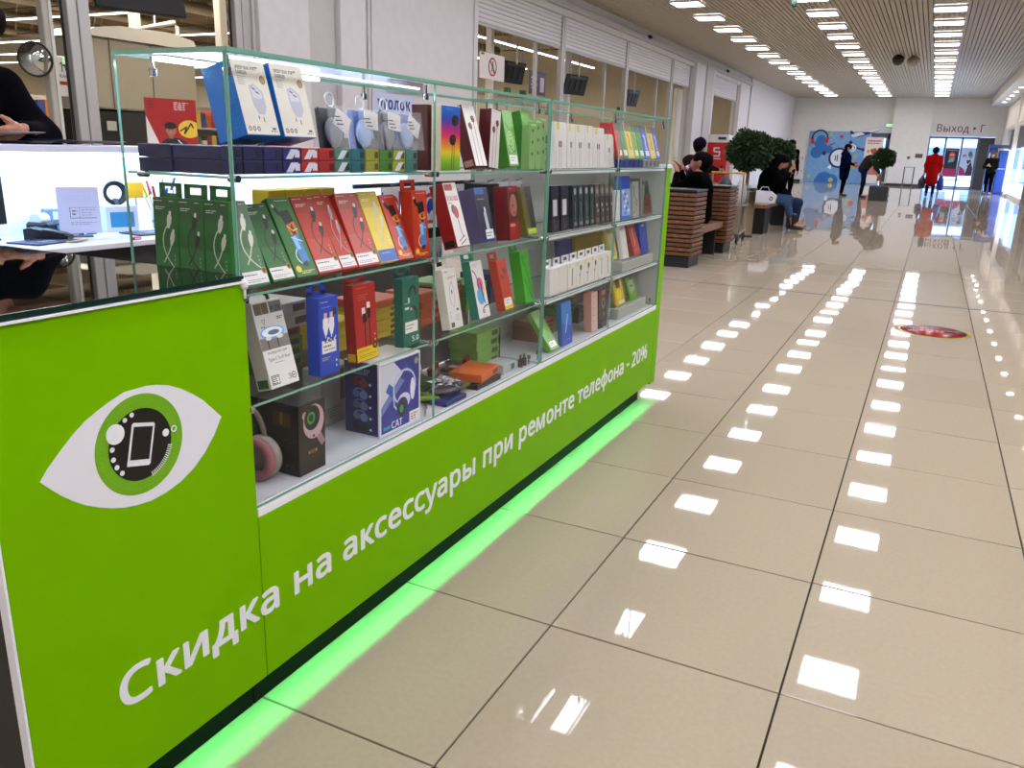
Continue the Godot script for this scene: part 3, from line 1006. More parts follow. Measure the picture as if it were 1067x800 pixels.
func build_kiosk() -> void:
	var green := noisy(Color(0.46, 0.705, 0.0), 0.012, 0.01, 0.3, 1.0, 0.12)
	var k := thing("counter_unit", "tall lime green counter end with a white eye emblem and dark glass worktop", "counter", Vector3(-0.4, 0, 0))
	var kb := thing("display_counter", "low lime green counter under the glass showcases with a green underglow", "counter", Vector3(-0.4, 0, 0))
	var ke := thing("counter_end_panel", "lime green upright end panel with a white cap beyond the showcases", "panel", Vector3(-0.4, 0, 0))
	var white := mat(Color(0.92, 0.92, 0.94), 0.35)
	var s := S()
	box(s, Vector3(-0.009, 0.541, 0.3035), Vector3(0.018, 0.87, 0.517), 0.0012)
	put(s, "front_panel", green, k)
	s = S()
	box(s, Vector3(-0.009, 0.295, -1.354), Vector3(0.018, 0.378, 2.794), 0.0012)
	put(s, "front_panel", green, kb)
	s = S()
	box(s, Vector3(-0.009, 0.541, 0.5645), Vector3(0.019, 0.872, 0.004))
	put(s, "edge_band", white, k)
	s = S()
	box(s, Vector3(-1.13, 0.541, 0.548), Vector3(2.2, 0.866, 0.018))
	put(s, "end_panel", mat(Color(0.075, 0.055, 0.05), 0.45), k)
	s = S()
	box(s, Vector3(-0.20, 0.0525, -1.36), Vector3(0.28, 0.105, 2.78), 0.002)
	put(s, "plinth", mat(Color(0.012, 0.028, 0.02), 0.5, 0.0, 0.2), kb)
	s = S()
	box(s, Vector3(-1.13, 0.0525, 0.2795), Vector3(2.14, 0.105, 0.497), 0.002)
	put(s, "plinth", mat(Color(0.012, 0.028, 0.02), 0.5, 0.0, 0.2), k)
	s = S()
	box(s, Vector3(-0.17, 0.32, -1.354), Vector3(0.30, 0.32, 2.78))
	put(s, "carcass", mat(Color(0.30, 0.30, 0.31), 0.6), kb)
	s = S()
	box(s, Vector3(-1.1, 0.565, 0.30), Vector3(2.1, 0.80, 0.46))
	put(s, "carcass", mat(Color(0.30, 0.30, 0.31), 0.6), k)
	s = S()
	box(s, Vector3(-0.0095, 0.4945, -1.354), Vector3(0.019, 0.020, 2.794), 0.001)
	put(s, "white_trim", white, kb)
	s = S()
	box(s, Vector3(-0.16, 0.498, -1.354), Vector3(0.28, 0.0195, 2.78))
	put(s, "display_floor", mat(Color(0.74, 0.75, 0.77), 0.4), kb)
	# mirror-dark glass worktop over the open end
	s = S()
	box(s, Vector3(-1.115, 0.9835, 0.3075), Vector3(2.23, 0.010, 0.527), 0.0015)
	var gtop := mat(Color(0.012, 0.022, 0.02), 0.02, 0.0, 1.0)
	put(s, "glass_worktop", gtop, k)
	s = S()
	box(s, Vector3(0.0004, 0.9835, 0.3075), Vector3(0.002, 0.010, 0.522))
	put(s, "worktop_edge", mat(Color(0.05, 0.17, 0.14), 0.15), k)
	s = S()
	box(s, Vector3(-0.0005, 0.9768, 0.3035), Vector3(0.0195, 0.003, 0.517))
	put(s, "white_lip", white, k)
	# end panel of the far end with its white cap
	s = S()
	box(s, Vector3(-0.155, 0.63, -2.791), Vector3(0.31, 1.08, 0.072), 0.002)
	put(s, "panel", green, ke)
	s = S()
	box(s, Vector3(-0.155, 0.835, -2.7535), Vector3(0.29, 0.65, 0.003))
	put(s, "pale_inner_face", mat(Color(0.72, 0.75, 0.72), 0.4), ke)
	s = S()
	box(s, Vector3(-0.155, 1.177, -2.791), Vector3(0.316, 0.018, 0.076), 0.002)
	put(s, "white_cap", white, ke)
	s = S()
	ball(s, Vector3(0.003, 0.972, 0.048), Vector3(0.007, 0.011, 0.009), 8)
	box(s, Vector3(0.003, 0.955, 0.048), Vector3(0.006, 0.022, 0.006), 0.002)
	put(s, "white_clip", white, k)
	# emblem
	var fx := Transform3D(KB, Vector3(0.0, 0, 0))
	var leaf := PackedVector2Array([Vector2(-0.4910, 0.7270), Vector2(-0.4760, 0.7440), Vector2(-0.4510, 0.7660), Vector2(-0.4280, 0.7850), Vector2(-0.4050, 0.8000), Vector2(-0.3810, 0.8110), Vector2(-0.3580, 0.8200), Vector2(-0.3290, 0.8290), Vector2(-0.3050, 0.8290), Vector2(-0.2850, 0.8290), Vector2(-0.2660, 0.8260), Vector2(-0.2400, 0.8190), Vector2(-0.2150, 0.8070), Vector2(-0.1890, 0.7900), Vector2(-0.1670, 0.7730), Vector2(-0.1460, 0.7510), Vector2(-0.1250, 0.7290), Vector2(-0.1450, 0.6990), Vector2(-0.1710, 0.6710), Vector2(-0.2000, 0.6490), Vector2(-0.2320, 0.6340), Vector2(-0.2660, 0.6250), Vector2(-0.2980, 0.6220), Vector2(-0.3280, 0.6250), Vector2(-0.3520, 0.6300), Vector2(-0.3750, 0.6380), Vector2(-0.3970, 0.6480), Vector2(-0.4220, 0.6620), Vector2(-0.4420, 0.6770), Vector2(-0.4600, 0.6930), Vector2(-0.4760, 0.7100)])
	s = S()
	prism(s, leaf, 0.0, 0.0008, fx)
	put(s, "eye_white", mat(Color(0.90, 0.90, 0.93), 0.4), k)
	s = S()
	prism(s, circle(-0.308, 0.7305, 0.0885, 64), 0.0, 0.0014, fx)
	put(s, "iris", mat(Color(0.43, 0.68, 0.02), 0.35), k)
	s = S()
	prism(s, circle(-0.308, 0.7305, 0.0635, 64), 0.0, 0.0019, fx)
	put(s, "pupil", mat(Color(0.02, 0.015, 0.02), 0.4), k)
	var vin := mat(Color(0.92, 0.92, 0.94), 0.4)
	var dots := [[-0.356, 0.763, 0.0172]]
	for a in [103.0, 118.0, 134.0]:
		dots.append([-0.308 + cos(deg_to_rad(a)) * 0.058, 0.7305 + sin(deg_to_rad(a)) * 0.058, 0.0042])
	for a in [172.0, 190.0, 206.0, 222.0]:
		dots.append([-0.308 + cos(deg_to_rad(a)) * 0.057, 0.7305 + sin(deg_to_rad(a)) * 0.057, 0.0044])
	dots.append([-0.256, 0.7365, 0.0068])
	for d in dots:
		s = S()
		prism(s, circle(d[0], d[1], d[2], 28), 0.0, 0.0024 + d[2] * 0.05, fx)
		put(s, "emblem_dot", vin, k)
	s = S()
	ringpoly(s, -0.2375, 0.7385, 0.004, 0.0062, 0.0, 0.0024, fx, 0.0, TAU, 18)
	put(s, "emblem_ring", vin, k)
	for j in 17:
		var a := deg_to_rad(-74.0 + j * 3.5)
		s = S()
		var c := Vector2(cos(a), sin(a))
		var n := Vector2(-c.y, c.x) * 0.0008
		var o := Vector2(-0.308, 0.7305)
		prism(s, PackedVector2Array([o + c * 0.0575 - n, o + c * 0.066 - n, o + c * 0.066 + n, o + c * 0.0575 + n]), 0.0, 0.0024, fx)
		put(s, "emblem_tick", vin, k)
	s = S()
	for j in 60:
		var a := TAU * j / 60.0
		prism(s, circle(-0.308 + cos(a) * 0.078, 0.7305 + sin(a) * 0.078, 0.0008, 6), 0.0, 0.0018, fx)
	put(s, "dotted_ring", mat(Color(0.55, 0.78, 0.2), 0.4), k).set_meta("kind", "stuff")
	s = S()
	var pc := Vector2(-0.3085, 0.7295)
	var rot := deg_to_rad(-14.0)
	var R := func(x: float, y: float) -> Vector2: return pc + Vector2(x, y).rotated(rot)
	prism(s, PackedVector2Array([R.call(-0.0235, -0.036), R.call(0.0205, -0.036), R.call(0.0235, -0.033), R.call(0.0235, 0.036), R.call(0.0205, 0.039), R.call(-0.0205, 0.039), R.call(-0.0235, 0.036)]), 0.0, 0.0026, fx)
	put(s, "phone_outline", vin, k)
	s = S()
	prism(s, PackedVector2Array([R.call(-0.0195, -0.025), R.call(0.0195, -0.025), R.call(0.0195, 0.0325), R.call(-0.0195, 0.0325)]), 0.0, 0.0031, fx)
	put(s, "phone_screen", mat(Color(0.02, 0.015, 0.02), 0.4), k)
	# lettering; its descenders reach below the base line
	var vl := thing("vinyl_lettering", "white Cyrillic vinyl lettering along the front of the green counter", "lettering", Vector3(-0.4, 0, 0))
	lettering("Скидка на аксессуары при ремонте телефона - 20%", "lettering", vin, vl, Vector3(0.0006, 0.232, 0.401), KB, 3.052, 0.101, false, 0.0042)
	# green light strips under the counter
	for q in [[kb, -1.354, 2.76], [k, 0.3, 0.49]]:
		var ls := S()
		box(ls, Vector3(-0.036, 0.1465, q[1]), Vector3(0.008, 0.006, q[2]))
		put(ls, "light_strip", glow(Color(0.22, 1.0, 0.50), 2.5), q[0])
		var a := AreaLight3D.new()
		a.name = "strip_glow"
		a.area_size = Vector2(q[2], 0.008)
		a.light_energy = 0.16 * q[2]
		a.light_color = Color(0.22, 1.0, 0.50)
		a.area_range = 30.0
		a.area_attenuation = 2.0
		a.shadow_enabled = true
		a.transform = Transform3D(Basis(Vector3(0, 0, -1), Vector3(-0.9, -0.44, 0).normalized(), Vector3(-0.44, 0.9, 0).normalized()), Vector3(-0.0345, 0.1425, q[1]))
		q[0].add_child(a)
	glass_case("near", 0.055, -0.645, -1.352)
	glass_case("far", -1.366, -2.055, -2.752)

func pane(parent: Node, called: String, c: Vector3, u: Vector3, v: Vector3, t := 0.0048) -> MeshInstance3D:
	# a glass sheet of half extents u, v with polished green edges
	var n := u.cross(v).normalized()
	var s := S()
	face(s, c - u + v, c + u + v, c + u - v, c - u - v)
	var o := put(s, called, glass(), parent)
	var e := S()
	for q in [[u, v], [v, u]]:
		for sg in [-1.0, 1.0]:
			var A: Vector3 = q[0]
			var B: Vector3 = q[1]
			var sz := Vector3(absf(B.x), absf(B.y), absf(B.z)) * 2.0 + Vector3(absf(n.x), absf(n.y), absf(n.z)) * t + A.abs().normalized() * 0.0025
			box(e, c + A * sg, sz)
	put(e, "polished_edge", mat(Color(0.46, 0.67, 0.59), 0.12, 0.0, 0.7), o)
	return o

func glass_case(which: String, za: float, zm: float, zb: float) -> void:
	var o := Vector3(-0.4, S0, (za + zb) / 2)
	var t := thing("glass_showcase", "tall glass showcase with glass shelves on the %s half of the green counter" % which, "showcase", o)
	var y1 := 1.385
	var xb := -0.69
	var h := (y1 - S0) / 2
	var cy := (y1 + S0) / 2
	for q in [[za, zm], [zm, zb]]:
		pane(t, "front_pane", Vector3(-0.403, cy, (q[0] + q[1]) / 2) - o, Vector3(0, 0, -(q[0] - q[1]) / 2 + 0.001), Vector3(0, h, 0))
	for z in [za, zb]:
		pane(t, "side_pane", Vector3((-0.403 + xb) / 2, cy, z) - o, Vector3((-0.403 - xb) / 2 - 0.003, 0, 0), Vector3(0, h, 0))
	pane(t, "top_pane", Vector3((-0.4 + xb) / 2, y1 + 0.004, (za + zb) / 2) - o, Vector3((-0.4 - xb) / 2, 0, 0), Vector3(0, 0, (za - zb) / 2), 0.008)
	var chrome := mat(Color(0.72, 0.72, 0.73), 0.2, 1.0)
	for q in [[za, zm], [zm, zb]]:
		for y in [S1, S2, S3]:
			if which == "near":
				pane(t, "glass_shelf", Vector3(-0.548, y - 0.004, (q[0] + q[1]) / 2) - o, Vector3(0.138, 0, 0), Vector3(0, 0, (q[0] - q[1]) / 2 - 0.008))
			else:
				var fr2 := pane(t, "glass_shelf", Vector3(-0.548, y - 0.004, (q[0] + q[1]) / 2) - o, Vector3(0.138, 0, 0), Vector3(0, 0, (q[0] - q[1]) / 2 - 0.008))
				fr2.material_override = glass(Color(0.95, 0.97, 0.97), 0.22)
				var s := S()
				box(s, Vector3(-0.412, y - 0.008, (q[0] + q[1]) / 2) - o, Vector3(0.006, 0.014, q[0] - q[1] - 0.012), 0.001)
				put(s, "white_front_rail", mat(Color(0.80, 0.81, 0.83), 0.35), t)
			for z in [q[0] - 0.012, q[1] + 0.012]:
				for x in [-0.422, -0.66]:
					var c := S()
					cyl(c, Vector3(x, y - 0.006, z) - o, Vector3(x + 0.022, y - 0.006, z) - o, 0.007, 0.007, 10)
					put(c, "shelf_clamp", chrome, t)
	for z in [za - 0.03, zm, zb + 0.03]:
		for x in [-0.43, -0.62]:
			var c := S()
			cyl(c, Vector3(x, y1 - 0.03, z) - o, Vector3(x, y1 - 0.002, z) - o, 0.004, 0.004, 8)
			cyl(c, Vector3(x, y1 - 0.038, z) - o, Vector3(x, y1 - 0.024, z) - o, 0.008, 0.008, 10)
			put(c, "glass_bolt", chrome, t)
			var d := S()
			cyl(d, Vector3(x, S0, z) - o, Vector3(x, S0 + 0.022, z) - o, 0.0035, 0.0035, 8)
			cyl(d, Vector3(x, S0 + 0.022, z) - o, Vector3(x, S0 + 0.034, z) - o, 0.007, 0.006, 10)
			put(d, "glass_bolt", chrome, t)
	if which == "near":
		# short white light strip under the top at the open end
		var ls := S()
		box(ls, Vector3(-0.60, y1 - 0.006, -0.20) - o, Vector3(0.020, 0.008, 0.46))
		put(ls, "light_strip", glow(Color(0.92, 0.97, 1.0), 6.0), t)
		var a := AreaLight3D.new()
		a.name = "case_light"
		a.area_size = Vector2(0.018, 0.45)
		a.light_energy = 0.12
		a.light_color = Color(0.9, 0.96, 1.0)
		a.area_range = 20.0
		a.area_attenuation = 2.0
		a.shadow_enabled = true
		a.rotation_degrees = Vector3(-90, 0, 0)
		a.position = Vector3(-0.60, y1 - 0.0115, -0.20) - o
		t.add_child(a)
	# backs
	if which == "near":
		var b := S()
		box(b, Vector3(xb - 0.003, (S0 + S3) / 2 + 0.005, (za + zb) / 2) - o, Vector3(0.006, S3 - S0 - 0.004, za - zb - 0.01))
		put(b, "grey_back_board", mat(Color(0.44, 0.44, 0.45), 0.5), t)
	else:
		var b := S()
		box(b, Vector3(xb - 0.003, (S0 + 1.15) / 2, (za + zb) / 2) - o, Vector3(0.006, 1.15 - S0, za - zb - 0.01))
		put(b, "pale_back_board", mat(Color(0.72, 0.74, 0.71), 0.4), t)

# ------------------------------------------------------------------ counter on the other side of the kiosk
func build_rear_counter() -> void:
	var r := thing("rear_counter", "white lit rear counter with a thin ledge behind the glass worktop", "counter", Vector3(-2.9, 0, -1.85))
	var white := mat(Color(0.88, 0.89, 0.93), 0.45)
	var s := S()
	box(s, Vector3(0.10, 1.175, 0), Vector3(0.34, 0.03, 4.7), 0.003)
	put(s, "ledge", mat(Color(0.78, 0.78, 0.86), 0.4), r)
	s = S()
	box(s, Vector3(0.04, 0.58, 0), Vector3(0.04, 1.158, 4.7), 0.002)
	put(s, "lit_back_panel", white, r)
	s = S()
	box(s, Vector3(-0.06, 0.58, 0), Vector3(0.12, 1.14, 4.66), 0.002)
	put(s, "outer_panel", mat(Color(0.42, 0.66, 0.02), 0.4), r)
	s = S()
	box(s, Vector3(0.22, 1.15, 0), Vector3(0.035, 0.018, 4.5), 0.004)
	put(s, "light_tube", glow(Color(0.80, 0.92, 1.0), 6.0), r)
	var a := AreaLight3D.new()
	a.name = "tube_light"
	a.area_size = Vector2(4.5, 0.03)
	a.light_energy = 1.9
	a.light_color = Color(0.66, 0.86, 1.0)
	a.area_range = 30.0
	a.area_attenuation = 2.0
	a.shadow_enabled = true
	a.transform = Transform3D(Basis(Vector3(0, 0, -1), Vector3(-0.85, 0.5, 0).normalized(), Vector3(0.5, 0.85, 0).normalized()), Vector3(0.215, 1.138, 0))
	r.add_child(a)
	var d := thing("desk", "white work desk along the lit rear counter", "desk", Vector3(-2.57, 0, -2.0))
	s = S()
	box(s, Vector3(0, 0.79, 0), Vector3(0.54, 0.022, 4.0), 0.002)
	put(s, "desk_top", mat(Color(0.80, 0.80, 0.84), 0.35), d)
	s = S()
	box(s, Vector3(0.12, 0.39, 0), Vector3(0.018, 0.776, 3.9))
	put(s, "dark_interior_panel", mat(Color(0.06, 0.055, 0.065), 0.5), d)  # near-black, stands in for the shadowed kiosk interior
	for z in [-1.93, 1.93]:
		s = S()
		box(s, Vector3(-0.02, 0.39, z), Vector3(0.44, 0.776, 0.02))
		put(s, "side_panel", mat(Color(0.08, 0.075, 0.085), 0.5), d)
# ------------------------------------------------------------------ goods in the showcases
const K := Color(0.03, 0.03, 0.035)
const W := Color(0.90, 0.90, 0.89)
const GREEN := Color(0.07, 0.36, 0.09)
const RED := Color(0.72, 0.17, 0.08)

func lines(i: Image, x: float, y: float, w: float, n: int, c: Color, step := 0.022, h := 0.009) -> void:
	# rows of unreadably small type, as broken dashes
	for k in n:
		var xx := x
		var ww := w * (1.0 if k == 0 else 0.75)
		while xx < x + ww:
			var l := 0.04 + 0.05 * fmod(absf(sin(xx * 71.0 + k * 13.0)), 1.0)
			fr(i, xx, y + k * step, minf(xx + l, x + ww), y + k * step + h, c)
			xx += l + 0.02

func plug(i: Image, x: float, y: float, s: float, c: Color, metal: Color, a := -0.45) -> void:
	var P := func(u: float, v: float) -> Array:
		var q := Vector2(u, v).rotated(-a) * s
		return [x + q.x, y + q.y * i.get_width() / i.get_height()]
	pg(i, [P.call(-0.05, -0.16), P.call(0.05, -0.16), P.call(0.05, -0.28), P.call(-0.05, -0.28)], metal)
	pg(i, [P.call(-0.09, -0.16), P.call(0.09, -0.16), P.call(0.10, 0.02), P.call(0.04, 0.2), P.call(-0.04, 0.2), P.call(-0.10, 0.02)], c)

func cable_print(bg: Color, c: Color, sticker: bool, foot = null) -> Image:
	var i := img(96, 224, bg)
	fr(i, 0, 0, 1, 0.22, bg.darkened(0.12))
	fr(i, 0, 0.56, 1, 0.82, bg.lightened(0.10))
	lines(i, 0.06, 0.03, 0.34, 1, W, 0.02, 0.012)
	lines(i, 0.70, 0.03, 0.2, 1, W, 0.02, 0.012)
	lines(i, 0.10, 0.10, 0.42, 2, W, 0.024, 0.012)
	ln(i, bez([0.60, 0.30], [0.10, 0.50], [0.45, 0.72], [0.98, 0.84]), 4.0, c)
	ln(i, bez([0.72, 0.52], [0.55, 0.66], [0.48, 0.68], [0.36, 0.74]), 4.0, c)
	plug(i, 0.66, 0.26, 1.0, c, Color(0.8, 0.8, 0.78), -0.25)
	plug(i, 0.76, 0.46, 0.95, c, Color(0.82, 0.82, 0.8), -0.3)
	for k in 3:
		dc(i, 0.84, 0.66 + k * 0.045, 0.03, bg.lightened(0.45))
	if sticker:
		fr(i, 0.02, 0.83, 0.98, 0.985, W)
		lines(i, 0.08, 0.865, 0.5, 1, Color(0.2, 0.25, 0.2), 0.02, 0.014)
		lines(i, 0.08, 0.925, 0.8, 2, Color(0.45, 0.45, 0.5), 0.024, 0.010)
		dc(i, 0.90, 0.83, 0.10, Color(0.62, 0.5, 0.12))
		dc(i, 0.90, 0.83, 0.06, Color(0.3, 0.22, 0.06))
	if foot != null:
		fr(i, 0, 0.83, 1, 1, foot)
		lines(i, 0.2, 0.87, 0.5, 1, Color(0.5, 0.75, 0.95), 0.02, 0.014)
	return i

func fire_print(bg: Color) -> Image:
	var i := img(96, 224, bg)
	lines(i, 0.3, 0.03, 0.6, 1, W, 0.02, 0.01)
	plug(i, 0.22, 0.16, 0.8, K, Color(0.8, 0.8, 0.8), 0.5)
	pg(i, [[0.30, 0.17], [0.74, 0.15], [0.82, 0.30], [0.40, 0.34]], Color(0.06, 0.03, 0.04))
	pg(i, [[0.40, 0.34], [0.82, 0.30], [0.84, 0.46], [0.46, 0.48]], Color(0.80, 0.42, 0.12))
	pg(i, [[0.50, 0.40], [0.66, 0.33], [0.74, 0.46], [0.58, 0.47]], Color(0.25, 0.05, 0.03))
	ln(i, [[0.45, 0.36], [0.62, 0.42], [0.85, 0.40]], 4.0, Color(0.95, 0.75, 0.3))
	pg(i, [[0.42, 0.50], [0.80, 0.46], [0.84, 0.82], [0.50, 0.84]], Color(0.25, 0.52, 0.80))
	pg(i, [[0.46, 0.50], [0.64, 0.48], [0.68, 0.66], [0.50, 0.66]], Color(0.55, 0.76, 0.92))
	ln(i, [[0.42, 0.5], [0.86, 0.56]], 3.0, Color(0.7, 0.86, 0.96))
	ln(i, bez([0.45, 0.66], [0.25, 0.72], [0.3, 0.8], [0.5, 0.84]), 4.0, Color(0.8, 0.85, 0.9))
	pg(i, [[0.46, 0.83], [0.74, 0.81], [0.70, 0.88], [0.56, 0.88]], Color(0.08, 0.07, 0.1))
	dc(i, 0.2, 0.90, 0.12, Color(0.9, 0.78, 0.2), 0.1)
	lines(i, 0.3, 0.93, 0.6, 2, Color(0.92, 0.85, 0.3), 0.025, 0.014)
	return i

func ear_print(bg: Color, pod: Color, cord: Color) -> Image:
	var i := img(80, 192, bg)
	for q in [[0.34, 0.34, 0.24, 1.0], [0.68, 0.22, 0.56, 1.0]]:
		ln(i, [[q[0], q[1]], [q[2] + 0.1, 0.6], [q[2] + 0.08, q[3]]], 3.0, cord)
		dc(i, q[0], q[1], 0.14, pod)
		dc(i, q[0] - 0.08, q[1] - 0.01, 0.09, pod.darkened(0.3))
		dc(i, q[0] + 0.03, q[1] - 0.015, 0.05, pod.lightened(0.25))
	lines(i, 0.1, 0.03, 0.5, 1, cord.lightened(0.3), 0.02, 0.012)
	return i

func prt(key: String) -> StandardMaterial3D:
	# the printed front of each kind of pack
	var mk := "print_" + key
	if M.has(mk):
		return M[mk]
	var i: Image
	match key:
		"cable_green_white": i = cable_print(GREEN, Color(0.80, 0.80, 0.74), true)
		"cable_green_black": i = cable_print(GREEN, Color(0.10, 0.10, 0.10), true)
		"cable_green_plain": i = cable_print(GREEN, Color(0.78, 0.78, 0.72), false)
		"cable_green_brown": i = cable_print(GREEN, Color(0.16, 0.08, 0.07), false)
		"cable_red_black": i = cable_print(RED, Color(0.10, 0.09, 0.10), true)
		"cable_red_grey": i = cable_print(RED, Color(0.62, 0.66, 0.72), true)
		"cable_yellow": i = cable_print(Color(0.88, 0.77, 0.07), Color(0.78, 0.76, 0.66), false, Color(0.06, 0.32, 0.70))
		"fire_green": i = fire_print(Color(0.10, 0.42, 0.12))
		"fire_orange": i = fire_print(Color(0.74, 0.20, 0.07))
		"typec":
			i = img(288, 608, Color(0.80, 0.80, 0.79))
			fr(i, 0.04, 0.02, 0.52, 0.15, Color(0.36, 0.32, 0.24))
			fr(i, 0.28, 0.02, 0.30, 0.15, Color(0.6, 0.56, 0.46))
			fr(i, 0.56, 0.02, 1.0, 0.15, Color(0.42, 0.42, 0.43))
			tx(i, "P:ZX", 0.60, 0.07, 0.36, 0.065, Color(0.06, 0.06, 0.06), true)
			ln(i, [[0.2, 0.21], [0.32, 0.21], [0.26, 0.27], [0.2, 0.21]], 3.0, K)
			lines(i, 0.14, 0.29, 0.18, 1, K, 0.02, 0.012)
			lines(i, 0.74, 0.20, 0.2, 2, K, 0.02, 0.012)
			fr(i, 0, 0.42, 1, 0.56, Color(0.52, 0.50, 0.48))
			dc(i, 0.48, 0.37, 0.42, Color(0.45, 0.66, 0.92), 0.16)
			dc(i, 0.48, 0.365, 0.36, Color(0.92, 0.97, 1.0), 0.12)
			dc(i, 0.52, 0.37, 0.2, Color(0.40, 0.46, 0.55), 0.06)
			fr(i, 0.24, 0.44, 0.27, 0.56, K)
			fr(i, 0.58, 0.44, 0.61, 0.56, K)
			dc(i, 0.3, 0.43, 0.1, W, 0.05)
			dc(i, 0.7, 0.43, 0.12, W, 0.05)
			fr(i, 0, 0.56, 1, 1, W)
			tx(i, "Charging Data Cable", 0.14, 0.58, 0.7, 0.038, Color(0.15, 0.15, 0.15), false)
			tx(i, "Type-C To IP Port", 0.12, 0.655, 0.76, 0.05, Color(0.08, 0.08, 0.08), false)
			lines(i, 0.32, 0.72, 0.36, 1, Color(0.4, 0.4, 0.4), 0.02, 0.008)
			fr(i, 0.06, 0.86, 0.34, 0.97, Color(0.25, 0.25, 0.25))
			fr(i, 0.08, 0.87, 0.32, 0.96, W)
			lines(i, 0.09, 0.875, 0.22, 4, Color(0.3, 0.3, 0.3), 0.022, 0.012)
			tx(i, "3", 0.66, 0.885, 0.1, 0.06, Color(0.1, 0.1, 0.1), false)
			dc(i, 0.86, 0.915, 0.085, Color(0.15, 0.15, 0.15))
			dc(i, 0.86, 0.915, 0.065, W)
			lines(i, 0.81, 0.908, 0.1, 1, K, 0.02, 0.014)
		"blue_plugs":
			i = img(96, 240, Color(0.07, 0.25, 0.72))
			lines(i, 0.1, 0.05, 0.4, 1, W, 0.02, 0.012)
			lines(i, 0.14, 0.12, 0.5, 1, Color(0.6, 0.75, 0.95), 0.02, 0.012)
			fr(i, 0.74, 0.15, 0.90, 0.24, Color(0.12, 0.06, 0.16))
			for x in [0.34, 0.64]:
				plug(i, x, 0.36, 1.5, W, Color(0.85, 0.7, 0.6), 0.0)
				fr(i, x - 0.03, 0.44, x + 0.03, 0.52, W)
			fr(i, 0.12, 0.56, 0.88, 0.72, W)
			ln(i, [[0.15, 0.55], [0.35, 0.58], [0.45, 0.52], [0.7, 0.57], [0.85, 0.52]], 5.0, W)
			tx(i, "2.4A", 0.26, 0.53, 0.5, 0.05, Color(0.1, 0.12, 0.2), true)
			lines(i, 0.18, 0.62, 0.45, 1, Color(0.1, 0.1, 0.15), 0.02, 0.02)
			lines(i, 0.22, 0.67, 0.6, 1, Color(0.3, 0.3, 0.35), 0.02, 0.014)
			lines(i, 0.12, 0.77, 0.42, 2, Color(0.85, 0.80, 0.4), 0.022, 0.014)
			dc(i, 0.86, 0.84, 0.04, W)
			dc(i, 0.86, 0.91, 0.04, W)
		"red_plugs":
			i = img(96, 240, Color(0.66, 0.09, 0.07))
			lines(i, 0.16, 0.04, 0.4, 1, Color(0.85, 0.6, 0.2), 0.02, 0.012)
			lines(i, 0.18, 0.13, 0.5, 3, Color(0.85, 0.5, 0.4), 0.03, 0.012)
			for x in [0.44, 0.66]:
				fr(i, x - 0.03, 0.4, x + 0.03, 0.82, Color(0.2, 0.03, 0.04))
			fr(i, 0.34, 0.30, 0.5, 0.40, W)
			fr(i, 0.36, 0.38, 0.54, 0.5, K)
			fr(i, 0.58, 0.24, 0.74, 0.34, W)
			fr(i, 0.58, 0.32, 0.74, 0.46, K)
			dc(i, 0.88, 0.68, 0.03, W)
			dc(i, 0.88, 0.75, 0.03, W)
			fr(i, 0, 0.82, 1, 1, Color(0.87, 0.75, 0.08))
			lines(i, 0.12, 0.86, 0.5, 1, Color(0.5, 0.4, 0.05), 0.02, 0.014)
			lines(i, 0.12, 0.92, 0.76, 2, Color(0.45, 0.36, 0.05), 0.024, 0.012)
			dc(i, 0.86, 0.825, 0.12, Color(0.25, 0.16, 0.05))
			dc(i, 0.86, 0.825, 0.05, Color(0.7, 0.55, 0.1))
		"teal_five":
			i = img(96, 240, Color(0.03, 0.40, 0.33))
			ln(i, bez([0.36, 0.30], [0.40, 0.08], [0.75, 0.08], [0.78, 0.24]), 10.0, K)
			fr(i, 0.32, 0.28, 0.42, 0.36, W)
			fr(i, 0.12, 0.42, 0.38, 0.46, Color(0.8, 0.9, 0.88))
			ln(i, bez([0.45, 0.46], [0.7, 0.40], [0.85, 0.46], [0.84, 0.6]), 10.0, K)
			dc(i, 0.5, 0.455, 0.06, Color(0.85, 0.75, 0.8))
			lines(i, 0.1, 0.36, 0.3, 1, W, 0.02, 0.012)
			fr(i, 0.12, 0.64, 0.90, 0.81, W)
			lines(i, 0.18, 0.69, 0.5, 2, Color(0.3, 0.25, 0.3), 0.045, 0.016)
			tx(i, "5.0", 0.52, 0.86, 0.42, 0.085, W, true)
		"white_loop":
			i = img(80, 208, Color(0.86, 0.85, 0.82))
			lines(i, 0.1, 0.04, 0.3, 1, K, 0.02, 0.012)
			lines(i, 0.3, 0.13, 0.6, 2, Color(0.35, 0.35, 0.35), 0.028, 0.012)
			ln(i, bez([0.55, 0.22], [0.15, 0.35], [0.25, 0.6], [0.50, 0.64]), 1.6, Color(0.45, 0.45, 0.45))
			ln(i, bez([0.55, 0.22], [0.65, 0.3], [0.75, 0.5], [0.5, 0.64]), 1.6, Color(0.45, 0.45, 0.45))
			fr(i, 0.46, 0.36, 0.54, 0.43, Color(0.25, 0.25, 0.25))
			lines(i, 0.1, 0.72, 0.15, 4, Color(0.5, 0.5, 0.5), 0.035, 0.01)
			fr(i, 0.66, 0.68, 0.84, 0.72, Color(0.3, 0.3, 0.3))
			lines(i, 0.55, 0.78, 0.35, 5, Color(0.65, 0.65, 0.62), 0.024, 0.01)
			fr(i, 0.10, 0.90, 0.36, 0.98, K)
			fr(i, 0.15, 0.915, 0.31, 0.965, Color(0.4, 0.38, 0.25))
